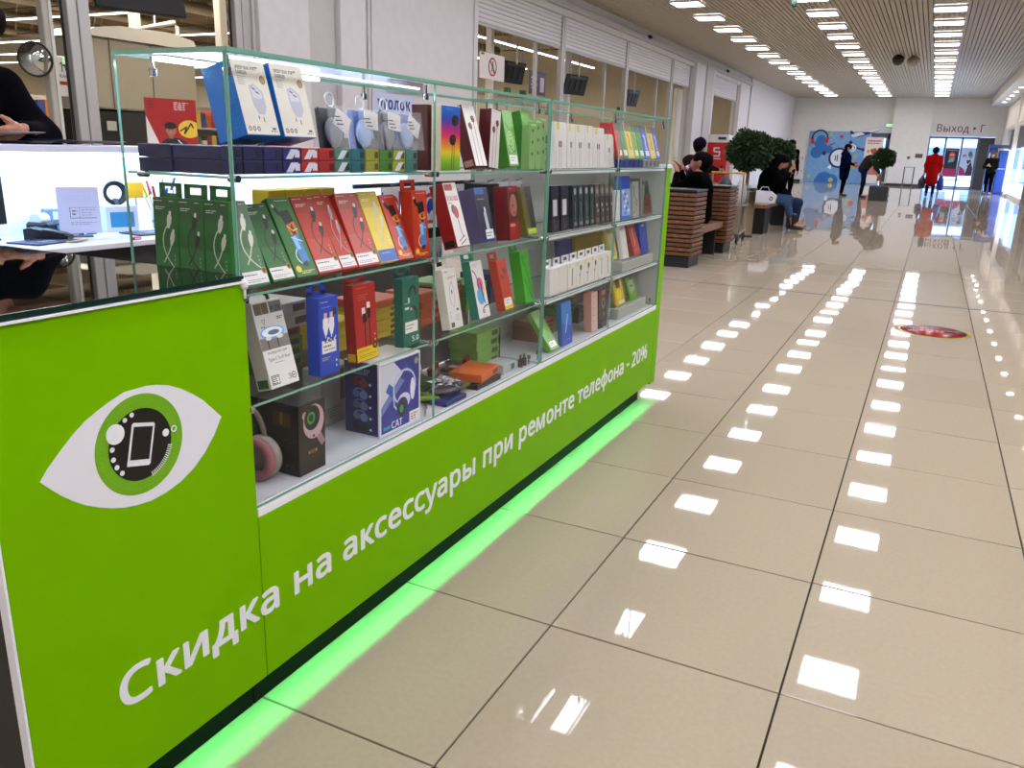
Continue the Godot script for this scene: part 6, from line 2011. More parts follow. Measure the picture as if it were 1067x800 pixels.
	cyl(ss, Vector3(0, 0.0385, 0), Vector3(0, 0.0405, 0), 0.008, 0.008, 12)
	put(ss, "button", mat(Color(0.3, 0.3, 0.3), 0.4), sp)
	flat_box("carton", "dark red carton at the left of the lettered earphone box", "", Vector3(-0.60, S2 + 0.0003, -0.72), Vector3(0.10, 0.10, 0.08), Color(0.36, 0.07, 0.06))
	flat_box("carton", "black carton behind the olive box", "", Vector3(-0.62, S2 + 0.0003, -1.30), Vector3(0.09, 0.17, 0.085), Color(0.06, 0.07, 0.10))
	# risers of the far case
	for q in [["third shelf", Vector3(-0.53, S3 + 0.0003, -2.47), Vector3(0.22, 0.044, 0.46)], ["showcase floor", Vector3(-0.54, S0 + 0.0003, -2.46), Vector3(0.22, 0.048, 0.40)]]:
		var t := thing("riser", "pale grey display riser on the %s at the far end" % q[0], "riser", q[1])
		var s := S()
		box(s, Vector3(0, q[2].y / 2, 0), q[2], 0.002)
		put(s, "block", mat(Color(0.62, 0.65, 0.62), 0.4), t)
	for k in 9:
		var c := Color(0.06, 0.16, 0.48) if k < 5 else Color(0.50, 0.52, 0.50)
		flat_box("small_flat_box", "%s carton in the low row under the coloured cards, %s from the left" % ["small blue" if k < 5 else "small grey", ["first", "second", "third", "fourth", "fifth", "sixth", "seventh", "eighth", "ninth"][k]], "cartons under the coloured cards", Vector3(-0.49, S1 + 0.0003, -2.17 - k * 0.062), Vector3(0.13, 0.0342, 0.058), c)
	# showcase floor of the near case
	cart.call("carton", "pale lime carton on the showcase floor", Vector3(-0.60, S0, -1.235), 4, Vector3(0.11, 0.031, 0.16), Color(0.44, 0.62, 0.26), "lime cartons on the showcase floor")
	flat_box("carton", "dark grey carton beside the lime stack", "", Vector3(-0.58, S0 + 0.0003, -1.332), Vector3(0.05, 0.115, 0.026), Color(0.15, 0.14, 0.13))
	flat_box("carton", "orange carton lying on a black box on the showcase floor", "", Vector3(-0.485, S0 + 0.0193, -1.03), Vector3(0.11, 0.026, 0.155), Color(0.78, 0.36, 0.06), 0.12)
	flat_box("carton", "black flat box under the orange carton", "", Vector3(-0.485, S0 + 0.0003, -1.02), Vector3(0.12, 0.018, 0.16), Color(0.06, 0.06, 0.08))
	flat_box("carton", "blue flat box at the front of the showcase floor", "", Vector3(-0.448, S0 + 0.0003, -0.80), Vector3(0.06, 0.014, 0.12), Color(0.10, 0.16, 0.42))
	flat_box("carton", "white and grey carton right of the orange one", "", Vector3(-0.475, S0 + 0.0003, -1.19), Vector3(0.07, 0.034, 0.09), Color(0.66, 0.68, 0.68))
	flat_box("carton", "lime black carton leaning left of the orange one", "", Vector3(-0.56, S0 + 0.0003, -0.86), Vector3(0.08, 0.03, 0.10), Color(0.16, 0.30, 0.07))
	for k in 2:
		var t := thing("folded_card", "brick red folded card standing on the showcase floor, %s one" % ["near", "far"][k], "card", Vector3(-0.61 + 0.03 * k, S0 + 0.0003, -0.98 - k * 0.17), 0.3)
		var s := S()
		prism(s, PackedVector2Array([Vector2(-0.035, 0), Vector2(0.05, 0), Vector2(0.035, 0.05), Vector2(-0.05, 0.045)]), -0.008, 0.008, Transform3D(KB, Vector3(0, 0.0, 0)))
		put(s, "card", mat(Color(0.42, 0.10, 0.07), 0.5), t)
		s = S()
		box(s, Vector3(0.009, 0.024, 0), Vector3(0.001, 0.02, 0.04))
		put(s, "pale_print", mat(Color(0.6, 0.45, 0.4), 0.5), t)
	for k in 3:
		var t := thing("printed_card", "white and black card propped up %s on the showcase floor" % ["left of the red ones", "behind the red ones", "beside the headset box"][k], "card", Vector3(-0.64, S0 + 0.0003, [-0.83, -0.93, -0.73][k]), 0.0)
		t.basis = KB * Basis(Vector3.RIGHT, -0.35)
		var s := S()
		box(s, Vector3(0, 0.04, 0), Vector3(0.085, 0.08, 0.004), 0.001)
		put(s, "card", mat(Color(0.74, 0.73, 0.70), 0.5), t)
		s = S()
		for j in 4:
			box(s, Vector3(-0.02 + 0.01 * j, 0.015 + 0.016 * j, 0.0026), Vector3(0.04, 0.009, 0.0006))
		put(s, "dark_print", mat(Color(0.10, 0.09, 0.09), 0.5), t).set_meta("kind", "stuff")
	var lc := [["black", Color(0.05, 0.05, 0.06)], ["dark green", Color(0.08, 0.2, 0.06)], ["white", Color(0.8, 0.79, 0.77)], ["grey", Color(0.4, 0.4, 0.4)], ["pale blue", Color(0.5, 0.62, 0.74)], ["lime", Color(0.42, 0.55, 0.12)], ["silver", Color(0.6, 0.6, 0.62)], ["dark blue", Color(0.08, 0.1, 0.26)], ["brown", Color(0.3, 0.16, 0.1)], ["cream", Color(0.74, 0.7, 0.58)], ["charcoal", Color(0.12, 0.12, 0.13)], ["olive", Color(0.3, 0.3, 0.1)]]
	for k in 12:
		var t := thing("loose_pack", "%s loose pack lying in the clutter of the near showcase floor" % lc[k][0], "pack", Vector3([-0.64, -0.60, -0.57, -0.62, -0.53, -0.50, -0.66, -0.55, -0.59, -0.52, -0.62, -0.47][k], S0 + 0.012 + 0.004 * (k % 3), [-0.74, -0.78, -0.73, -0.90, -0.72, -0.745, -0.83, -0.79, -1.08, -0.93, -1.13, -0.90][k]), RNG.randf_range(-1.2, 1.2), "")
		var s := S()
		box(s, Vector3.ZERO, Vector3(0.05, 0.012, 0.085), 0.002, Transform3D(Basis(Vector3(1, 0, 0.6).normalized(), RNG.randf_range(-0.12, 0.12)), Vector3.ZERO))
		put(s, "pack", mat(lc[k][1], 0.3), t)
		s = S()
		box(s, Vector3(0.004, 0.0068, 0.012), Vector3(0.026, 0.0014, 0.03))
		put(s, "label", mat(lc[k][1].lightened(0.5) if k % 2 == 0 else lc[k][1].darkened(0.5), 0.4), t)
	var pb := thing("plastic_bag", "crumpled clear and black plastic bag at the front of the showcase floor", "bag", Vector3(-0.475, S0 + 0.0148, -0.83))
	var ps := S(true)
	ball(ps, Vector3(0, 0.016, 0), Vector3(0.045, 0.016, 0.07), 9)
	put(ps, "dark_contents", mat(Color(0.22, 0.22, 0.25), 0.2), pb)
	ps = S()
	for j in 46:
		var a := RNG.randf_range(0, TAU)
		var r := RNG.randf_range(0.0, 0.04)
		var c := Vector3(cos(a) * r, 0.042 - r * 0.45, sin(a) * r * 1.6)
		var u := Vector3(RNG.randf_range(-0.03, 0.03), RNG.randf_range(-0.01, 0.008), RNG.randf_range(-0.03, 0.03))
		var v := Vector3(RNG.randf_range(-0.02, 0.02), RNG.randf_range(-0.004, 0.008), RNG.randf_range(-0.02, 0.02))
		tri(ps, c, c + u, c + v, c - Vector3(0, 1, 0))
	put(ps, "shiny_folds", mat(Color(0.80, 0.80, 0.84), 0.2), pb).set_meta("kind", "stuff")
	for k in 2:
		var t := thing("small_bottle", "small dark bottle by the glass joint on the showcase floor, %s" % ["left", "right"][k], "bottle", Vector3(-0.44, S0 + 0.0003, -1.275 - k * 0.03))
		var s := S()
		lathe(s, [Vector2(0, 0), Vector2(0.009, 0), Vector2(0.009, 0.024), Vector2(0.004, 0.030), Vector2(0.004, 0.034), Vector2(0, 0.034)], 12, Transform3D())
		put(s, "bottle", mat(Color(0.18, 0.14, 0.10), 0.3), t)
		s = S()
		cyl(s, Vector3(0, 0.034, 0), Vector3(0, 0.042, 0), 0.005, 0.005, 10)
		put(s, "cap", mat(Color(0.4, 0.38, 0.34), 0.4), t)
	# far case floor, stacks at the back
	cart.call("carton", "green carton behind the sky blue box", Vector3(-0.62, S0, -1.95), 6, Vector3(0.11, 0.019, 0.22), Color(0.22, 0.42, 0.10), "green cartons in the far case")
	cart.call("carton", "orange brown carton behind the lime box", Vector3(-0.60, S0, -1.72), 4, Vector3(0.11, 0.019, 0.16), Color(0.48, 0.26, 0.16), "orange cartons in the far case")
	flat_box("carton", "grey carton beside the pale pink box", "", Vector3(-0.60, S0 + 0.0003, -2.12), Vector3(0.10, 0.07, 0.08), Color(0.3, 0.29, 0.28))
	# headset worn on its edge at the near end of the showcase floor
	var hd := thing("headset", "grey and pink headset resting on the showcase floor by the near glass edge", "headset", Vector3(-0.47, S0, -0.03))
	var hs := S()
	var band := []
	for j in 19:
		var a := PI * j / 18.0
		band.append(Vector3(-0.03, 0.075 + sin(a) * 0.105, cos(a) * 0.062))
	tube(hs, band, 0.006, 8)
	put(hs, "headband", mat(Color(0.50, 0.47, 0.42), 0.4), hd)
	for sd in [1.0, -1.0]:
		var c := Vector3(-0.03, 0.052, sd * 0.045)
		var cs2 := S()
		lathe(cs2, [Vector2(0, 0), Vector2(0.040, 0), Vector2(0.048, 0.008), Vector2(0.050, 0.018), Vector2(0.046, 0.026), Vector2(0, 0.028)], 24, Transform3D(Basis(Vector3.RIGHT, sd * PI / 2), c - Vector3(0, 0, sd * 0.006)))
		put(cs2, "ear_cup", mat(Color(0.56, 0.54, 0.52), 0.35), hd)
		var cp := S()
		var ring2 := []
		for j in 24:
			ring2.append(c + Vector3(cos(TAU * j / 24) * 0.04, sin(TAU * j / 24) * 0.04, -sd * 0.012))
		tube(cp, ring2, 0.012, 8, true)
		put(cp, "ear_cushion", mat(Color(0.60, 0.36, 0.40), 0.6), hd)
# ------------------------------------------------------------------ benches, bins, plants
func slat_box(label: String, c: Vector3, w: float, d: float, h: float) -> void:
	# a slatted wooden block on a dark plinth; c is the middle of its foot
	var t := thing("slatted_planter_box", label, "bench end", c)
	var s := S()
	box(s, Vector3(0, 0.06, 0), Vector3(w - 0.06, 0.12, d - 0.06), 0.004)
	put(s, "plinth", mat(Color(0.10, 0.105, 0.13), 0.4), t)
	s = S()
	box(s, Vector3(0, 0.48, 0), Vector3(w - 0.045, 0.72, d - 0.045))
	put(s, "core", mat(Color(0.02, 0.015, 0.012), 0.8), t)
	s = S()
	box(s, Vector3(0, h - 0.012, 0), Vector3(w + 0.01, 0.024, d + 0.01), 0.004)
	put(s, "dark_top", mat(Color(0.06, 0.06, 0.075), 0.3), t)
	var woods := [noisy(Color(0.45, 0.285, 0.17), 0.2, 0.03, 0.45, 0.6), noisy(Color(0.41, 0.255, 0.15), 0.2, 0.03, 0.45, 0.6), noisy(Color(0.49, 0.32, 0.20), 0.2, 0.03, 0.45, 0.6)]
	var n := 14
	var step := (h - 0.03 - 0.125) / n
	for k in n:
		var y := 0.125 + step * (k + 0.5)
		for sd in 2:
			var fs := S()
			box(fs, Vector3(0, y, (d / 2 - 0.012) * (1 if sd == 0 else -1)), Vector3(w, step * 0.70, 0.024), 0.003)
			put(fs, "slat", woods[(k * 2 + sd) % 3], t)
			var rs := S()
			box(rs, Vector3((w / 2 - 0.012) * (1 if sd == 0 else -1), y, 0), Vector3(0.024, step * 0.70, d - 0.05), 0.003)
			put(rs, "slat", woods[(k + sd) % 3], t)

func topiary(label: String, at: Vector3, r: float, trunk_h: float, n: int, pot: Vector3) -> void:
	var t := thing("topiary_tree", label, "plant", at, 0.0)
	var s := S()
	cyl(s, Vector3(0, pot.y, 0), Vector3(0.01, trunk_h, 0.0), 0.035, 0.028, 8)
	put(s, "trunk", noisy(Color(0.50, 0.42, 0.28), 0.2, 0.05, 0.8), t)
	s = S()
	box(s, Vector3(0, pot.y / 2, 0), Vector3(pot.x, pot.y, pot.z), 0.012)
	put(s, "planter", noisy(Color(0.2, 0.2, 0.21), 0.15, 0.04, 0.7), t)
	s = S()
	box(s, Vector3(0, pot.y + 0.004, 0), Vector3(pot.x * 0.9, 0.012, pot.z * 0.9))
	put(s, "soil", mat(Color(0.12, 0.09, 0.06), 0.9), t)
	# leaves: small folded blades on twig ends all through a ball
	var lf := S()
	var leaf := func(a: Vector3, d: Vector3, u: Vector3, l: float) -> void:
		var b := a + d * l
		var m := a + d * l * 0.5
		lf.add_vertex(a); lf.add_vertex(m + u * l * 0.3); lf.add_vertex(b)
		lf.add_vertex(a); lf.add_vertex(b); lf.add_vertex(m - u * l * 0.3)
	var rg := RandomNumberGenerator.new()
	rg.seed = 3 + n
	var c := Vector3(0.01, trunk_h + r * 0.72, 0)
	for k in n:
		var v := Vector3(rg.randfn(0, 1), rg.randfn(0, 1), rg.randfn(0, 1)).normalized()
		var rr := r * (0.62 + 0.42 * pow(rg.randf(), 0.7))
		rr *= 1.0 + 0.10 * sin(v.x * 5.0 + v.y * 4.0) + 0.06 * sin(v.z * 9.0)
		var p := c + Vector3(v.x, v.y * 0.86, v.z) * rr
		var d := (v + Vector3(rg.randfn(0, 0.6), rg.randfn(0, 0.6), rg.randfn(0, 0.6))).normalized()
		var u := d.cross(Vector3(rg.randfn(0, 1), rg.randfn(0, 1), rg.randfn(0, 1))).normalized()
		leaf.call(p, d, u, rg.randf_range(0.05, 0.085))
	var fm := noisy(Color(0.13, 0.24, 0.08), 0.35, 0.08, 0.5)
	var fo := put(lf, "foliage", fm, t)
	fo.set_meta("kind", "stuff")
	var br := S()
	for k in 12:
		var v := Vector3(rg.randfn(0, 1), rg.randf_range(0.1, 1.2), rg.randfn(0, 1)).normalized()
		cyl(br, Vector3(0.01, trunk_h - 0.02, 0), c + v * r * 0.7, 0.010, 0.004, 5, false)
	put(br, "twigs", mat(Color(0.2, 0.15, 0.09), 0.8), t).set_meta("kind", "stuff")

func build_benches() -> void:
	slat_box("nearest slatted brown wooden block at the near end of the bench", Vector3(-2.10, 0, -8.20), 1.10, 0.50, 0.86)
	slat_box("second slatted brown wooden block at the far end of the bench seat", Vector3(-2.10, 0, -9.95), 1.10, 0.50, 0.86)
	var b := thing("bench", "brown wooden bench seat spanning the two slatted blocks", "bench", Vector3(-1.85, 0, -9.075))
	for k in 4:
		var s := S()
		box(s, Vector3(-0.18 + k * 0.12, 0.39, 0), Vector3(0.112, 0.04, 1.235), 0.004)
		put(s, "seat_plank", noisy(Color(0.47, 0.33, 0.22), 0.2, 0.03, 0.4, 0.6), b)
	var s0 := S()
	box(s0, Vector3(0.238, 0.375, 0), Vector3(0.022, 0.075, 1.235), 0.003)
	put(s0, "front_rail", noisy(Color(0.52, 0.38, 0.27), 0.2, 0.03, 0.4, 0.6), b)
	for z in [-0.45, 0.45]:
		var s := S()
		box(s, Vector3(0, 0.185, z), Vector3(0.4, 0.37, 0.05), 0.004)
		put(s, "leg", mat(Color(0.05, 0.05, 0.06), 0.5), b)
	# steel bin
	var bin := thing("litter_bin", "brushed steel litter bin with a dark rim behind the slatted bench", "bin", Vector3(-1.86, 0, -12.35))
	var s := S()
	lathe(s, [Vector2(0, 0), Vector2(0.145, 0), Vector2(0.15, 0.01), Vector2(0.15, 0.70), Vector2(0.148, 0.715), Vector2(0.10, 0.72), Vector2(0, 0.72)], 28, Transform3D())
	put(s, "drum", mat(Color(0.62, 0.58, 0.52), 0.22, 1.0), bin)
	s = S()
	lathe(s, [Vector2(0.10, 0.72), Vector2(0.162, 0.722), Vector2(0.166, 0.745), Vector2(0.158, 0.757), Vector2(0.10, 0.75)], 28, Transform3D())
	put(s, "dark_rim", mat(Color(0.06, 0.06, 0.07), 0.35), bin)
	s = S()
	lathe(s, [Vector2(0.0, 0.0), Vector2(0.158, 0.0), Vector2(0.158, 0.03), Vector2(0.15, 0.035)], 28, Transform3D())
	put(s, "base_ring", mat(Color(0.10, 0.10, 0.11), 0.4), bin)
	# second bench with dark block legs
	var b2 := thing("bench", "low bench of a wooden slab on two dark blocks", "bench", Vector3(-1.85, 0, -14.9))
	for k in 2:
		s = S()
		box(s, Vector3(0.01 + k * 0.15, 0.455, 0.35), Vector3(0.142, 0.06, 3.5), 0.005)
		put(s, "seat_plank", noisy(Color(0.50, 0.37, 0.27), 0.2, 0.03, 0.4, 0.6), b2)
	for z in [1.72, -0.4]:
		s = S()
		box(s, Vector3(0.085, 0.2125, z), Vector3(0.25, 0.425, 0.45), 0.008)
		put(s, "leg_block", mat(Color(0.035, 0.04, 0.06), 0.4), b2)
	topiary("round clipped green tree on a pale trunk behind the seated woman, nearer one", Vector3(-2.17, 0, -13.9), 0.35, 1.08, 6500, Vector3(0.28, 0.42, 0.3))
	topiary("round clipped green tree behind the seated woman, farther one", Vector3(-2.06, 0, -15.9), 0.34, 1.02, 5200, Vector3(0.26, 0.42, 0.3))
	topiary("small round tree in a long grey planter by the mural", Vector3(-0.74, 0, -28.2), 0.32, 1.08, 3000, Vector3(0.56, 0.44, 0.9))
	# trolley with bags between the bench and the bin
	var tr := thing("shopping_trolley", "wire shopping trolley with a yellow handle and bags behind the bench", "trolley", Vector3(-1.88, 0, -11.3))
	s = S()
	for sx in [-0.22, 0.22]:
		tube(s, [Vector3(sx, 0.12, 0.25), Vector3(sx, 0.45, 0.28), Vector3(sx, 0.98, 0.30)], 0.012, 6)
		tube(s, [Vector3(sx, 0.85, 0.28), Vector3(sx * 0.85, 0.80, -0.45)], 0.008, 6)
		tube(s, [Vector3(sx, 0.55, 0.26), Vector3(sx * 0.8, 0.52, -0.42)], 0.008, 6)
		tube(s, [Vector3(sx, 0.14, 0.26), Vector3(sx * 0.8, 0.16, -0.42)], 0.010, 6)
	put(s, "frame", mat(Color(0.6, 0.6, 0.6), 0.3, 0.9), tr)
	s = S()
	for k in 9:
		var f := k / 8.0
		for sx in [-1.0, 1.0]:
			tube(s, [Vector3(sx * lerpf(0.21, 0.18, f), 0.54, lerpf(0.26, -0.42, f)), Vector3(sx * lerpf(0.21, 0.18, f), 0.82, lerpf(0.28, -0.45, f))], 0.003, 4)
		tube(s, [Vector3(-0.21, 0.54, lerpf(0.26, -0.42, f)), Vector3(0.21, 0.54, lerpf(0.26, -0.42, f))], 0.003, 4)
	put(s, "wire_basket", mat(Color(0.6, 0.6, 0.6), 0.3, 0.9), tr).set_meta("kind", "stuff")
	s = S()
	tube(s, [Vector3(-0.24, 1.0, 0.30), Vector3(0.24, 1.0, 0.30)], 0.014, 8)
	put(s, "handle", mat(Color(0.70, 0.52, 0.16), 0.4), tr)
	for q in [[-0.2, 0.24], [0.2, 0.24], [-0.16, -0.4], [0.16, -0.4]]:
		s = S()
		cyl(s, Vector3(q[0] - 0.014, 0.0625, q[1]), Vector3(q[0] + 0.014, 0.0625, q[1]), 0.0625, 0.0625, 12)
		put(s, "wheel", mat(Color(0.08, 0.08, 0.08), 0.6), tr)
	var bg := thing("carrier_bag", "dark purple patterned bag lying in the trolley basket", "bag", Vector3(-1.97, 0.555, -11.27))
	s = S(true)
	lathe(s, [Vector2(0, 0), Vector2(0.10, 0.01), Vector2(0.13, 0.12), Vector2(0.115, 0.26), Vector2(0.06, 0.36), Vector2(0.02, 0.40), Vector2(0, 0.40)], 14, Transform3D(Basis.from_scale(Vector3(0.95, 1, 1.3)), Vector3.ZERO))
	put(s, "bag", noisy(Color(0.16, 0.12, 0.2), 0.5, 0.12, 0.4), bg)
	s = S()
	tube(s, [Vector3(-0.05, 0.34, 0), Vector3(-0.04, 0.42, 0.01), Vector3(0.04, 0.42, 0.01), Vector3(0.05, 0.34, 0)], 0.008, 6)
	put(s, "handle", mat(Color(0.4, 0.05, 0.06), 0.5), bg)
	var wb := thing("carrier_bag", "white plastic bag beside the dark one in the trolley", "bag", Vector3(-1.78, 0.555, -11.5))
	s = S(true)
	lathe(s, [Vector2(0, 0), Vector2(0.07, 0.01), Vector2(0.09, 0.10), Vector2(0.08, 0.24), Vector2(0.04, 0.33), Vector2(0.05, 0.38), Vector2(0, 0.36)], 12, Transform3D())
	put(s, "bag", mat(Color(0.80, 0.79, 0.77), 0.5), wb)
	s = S()
	tube(s, [Vector3(-0.03, 0.34, 0), Vector3(-0.02, 0.42, 0.0), Vector3(0.02, 0.42, 0.0), Vector3(0.03, 0.34, 0)], 0.006, 6)
	put(s, "handle", mat(Color(0.8, 0.79, 0.77), 0.5), wb)
	# red machine by the shop wall
	var vm := thing("vending_machine", "red machine with a white top and white emblem by the far shutter", "machine", Vector3(-6.0, 0, -28.3))
	s = S()
	box(s, Vector3(0, 0.85, 0), Vector3(0.70, 1.62, 0.6), 0.012)
	put(s, "cabinet", mat(Color(0.70, 0.07, 0.035), 0.35), vm)
	s = S()
	box(s, Vector3(0, 1.78, 0), Vector3(0.74, 0.26, 0.62), 0.015)
	put(s, "white_top", mat(Color(0.82, 0.82, 0.82), 0.4), vm)
	s = S()
	box(s, Vector3(0.14, 1.79, 0.312), Vector3(0.28, 0.09, 0.006))
	put(s, "top_screen", mat(Color(0.12, 0.14, 0.16), 0.3), vm)
	s = S()
	for q in [[-0.02, 0.17, 0.2, 0.05], [-0.1, 0.12, 0.05, 0.14], [0.02, 0.05, 0.2, 0.05], [0.09, -0.02, 0.05, 0.14], [0.0, -0.09, 0.2, 0.05]]:
		box(s, Vector3(q[0], 1.30 + q[1], 0.303), Vector3(q[2], q[3], 0.006))
	put(s, "emblem", mat(Color(0.85, 0.83, 0.82), 0.4), vm)
	s = S()
	box(s, Vector3(0.0, 1.12, 0.303), Vector3(0.3, 0.03, 0.006))
	put(s, "white_line", mat(Color(0.85, 0.83, 0.82), 0.4), vm)
	s = S()
	box(s, Vector3(0.2, 0.75, 0.303), Vector3(0.12, 0.3, 0.008))
	put(s, "dispensing_door", mat(Color(0.3, 0.04, 0.03), 0.4), vm)
	s = S()
	box(s, Vector3(0, 0.02, 0), Vector3(0.66, 0.04, 0.56))
	put(s, "foot", mat(Color(0.08, 0.08, 0.08), 0.5), vm)
# ------------------------------------------------------------------ people: tapered capsules joined by a smooth minimum, meshed as surface nets
func net(s: SurfaceTool, caps: Array, cell: float, k: float) -> void:
	var lo := Vector3(1e9, 1e9, 1e9)
	var hi := -lo
	for c in caps:
		var r := maxf(c[2], c[3]) + 3.0 * k + cell * 2.0
		lo = lo.min(c[0] - Vector3(r, r, r)).min(c[1] - Vector3(r, r, r))
		hi = hi.max(c[0] + Vector3(r, r, r)).max(c[1] + Vector3(r, r, r))
	var nx := int((hi.x - lo.x) / cell) + 2
	var ny := int((hi.y - lo.y) / cell) + 2
	var nz := int((hi.z - lo.z) / cell) + 2
	var acc := PackedFloat32Array()
	acc.resize(nx * ny * nz)
	var ik := 1.0 / k
	for c in caps:
		var a: Vector3 = c[0]
		var b: Vector3 = c[1]
		var ra: float = c[2]
		var rb: float = c[3]
		var ab := b - a
		var il := 1.0 / maxf(ab.length_squared(), 1e-9)
		var m := maxf(ra, rb) + 3.5 * k + cell
		var p0 := (a.min(b) - Vector3(m, m, m) - lo) / cell
		var p1 := (a.max(b) + Vector3(m, m, m) - lo) / cell
		for z in range(maxi(0, int(p0.z)), mini(nz, int(p1.z) + 2)):
			for y in range(maxi(0, int(p0.y)), mini(ny, int(p1.y) + 2)):
				var row := (z * ny + y) * nx
				for x in range(maxi(0, int(p0.x)), mini(nx, int(p1.x) + 2)):
					var p := lo + Vector3(x, y, z) * cell
					var t := clampf((p - a).dot(ab) * il, 0.0, 1.0)
					var d := p.distance_to(a + ab * t) - lerpf(ra, rb, t)
					if d < 4.0 * k:
						acc[row + x] += exp(-d * ik)
	# inside where acc > 1
	var ids := {}
	var pts := PackedVector3Array()
	var sx := 1
	var sy := nx
	var sz := nx * ny
	var off := [0, sx, sy, sx + sy, sz, sx + sz, sy + sz, sx + sy + sz]
	var corner := [Vector3(0, 0, 0), Vector3(1, 0, 0), Vector3(0, 1, 0), Vector3(1, 1, 0), Vector3(0, 0, 1), Vector3(1, 0, 1), Vector3(0, 1, 1), Vector3(1, 1, 1)]
	var edges := [[0, 1], [2, 3], [4, 5], [6, 7], [0, 2], [1, 3], [4, 6], [5, 7], [0, 4], [1, 5], [2, 6], [3, 7]]
	for z in nz - 1:
		for y in ny - 1:
			var base := (z * ny + y) * nx
			for x in nx - 1:
				var i := base + x
				if acc[i] == 0.0 and acc[i + off[7]] == 0.0:
					continue
				var cnt := 0
				for o in off:
					if acc[i + o] > 1.0:
						cnt += 1
				if cnt == 0 or cnt == 8:
					continue
				var sum := Vector3()
				var n := 0
				for e in edges:
					var va := acc[i + off[e[0]]]
					var vb := acc[i + off[e[1]]]
					if (va > 1.0) != (vb > 1.0):
						var da := -log(maxf(va, 1e-6))
						var db := -log(maxf(vb, 1e-6))
						sum += corner[e[0]].lerp(corner[e[1]], da / (da - db))
						n += 1
				ids[i] = pts.size()
				pts.append(lo + (Vector3(x, y, z) + sum / n) * cell)
	s.set_smooth_group(0)
	for i in ids:
		for ax in 3:
			var st: int = [sx, sy, sz][ax]
			var u: int = [sy, sz, sx][ax]
			var v: int = [sz, sx, sy][ax]
			if i + st >= acc.size():
				continue
			var ina := acc[i] > 1.0
			var inb := acc[i + st] > 1.0
			if ina == inb:
				continue
			if not (ids.has(i - u) and ids.has(i - v) and ids.has(i - u - v)):
				continue
			var A := pts[ids[i]]
			var B := pts[ids[i - u]]
			var C := pts[ids[i - u - v]]
			var D := pts[ids[i - v]]
			if ina:
				s.add_vertex(A); s.add_vertex(C); s.add_vertex(B)
				s.add_vertex(A); s.add_vertex(D); s.add_vertex(C)
			else:
				s.add_vertex(A); s.add_vertex(B); s.add_vertex(C)
				s.add_vertex(A); s.add_vertex(C); s.add_vertex(D)

func stand() -> Dictionary:
	# joints of a person 1.70 m tall facing +z
	return {
		"pel": Vector3(0, 0.94, 0), "chest": Vector3(0, 1.27, 0.0), "neck": Vector3(0, 1.45, 0.0), "head": Vector3(0, 1.60, 0.02), "face": Vector3(0, 0, 1), "up": Vector3(0, 1, 0),
		"hl": Vector3(0.09, 0.90, 0), "kl": Vector3(0.10, 0.49, 0.02), "al": Vector3(0.10, 0.08, -0.02), "tl": Vector3(0.12, 0.035, 0.14),
		"hr": Vector3(-0.09, 0.90, 0), "kr": Vector3(-0.10, 0.49, 0.02), "ar": Vector3(-0.10, 0.08, -0.02), "tr": Vector3(-0.12, 0.035, 0.14),
		"sl": Vector3(0.18, 1.39, 0), "el": Vector3(0.23, 1.12, -0.02), "wl": Vector3(0.24, 0.88, 0.07), "fl": Vector3(0.0, -1, 0.2),
		"sr": Vector3(-0.18, 1.39, 0), "er": Vector3(-0.23, 1.12, -0.02), "wr": Vector3(-0.24, 0.88, 0.07), "fr": Vector3(0.0, -1, 0.2),
	}

func hand_caps(w: Vector3, dir: Vector3, side: Vector3, curl: float) -> Array:
	# palm and five bent fingers; dir runs along the hand, side to the thumb, the palm faces «inn»
	dir = dir.normalized()
	side = (side - dir * side.dot(dir)).normalized()
	var inn := dir.cross(side).normalized()
	var r := []
	var palm := w + dir * 0.045
	r.append([w - dir * 0.02, w + dir * 0.01, 0.026, 0.026])
	for j in 4:
		var o := (1.5 - j) * 0.0185
		var kn := w + dir * (0.083 - absf(j - 1.2) * 0.004) + side * o
		r.append([w + dir * 0.02 + side * o * 0.7, kn, 0.017, 0.0115])
		var l: float = [0.040, 0.045, 0.042, 0.032][j]
		var d1 := (dir * cos(curl) + inn * sin(curl)).normalized()
		var d2 := (dir * cos(curl * 2.2) + inn * sin(curl * 2.2)).normalized()
		r.append([kn, kn + d1 * l, 0.0098, 0.0088])
		r.append([kn + d1 * l, kn + d1 * l + d2 * l * 0.85, 0.0088, 0.0074])
	var tb := w + dir * 0.02 + side * 0.026 + inn * 0.006
	var td := (dir * 0.75 + side * 0.65 + inn * 0.25).normalized()
	r.append([tb, tb + td * 0.038, 0.0135, 0.011])
	r.append([tb + td * 0.038, tb + td * 0.038 + (td + inn * curl * 0.8).normalized() * 0.030, 0.0105, 0.0085])
	return r

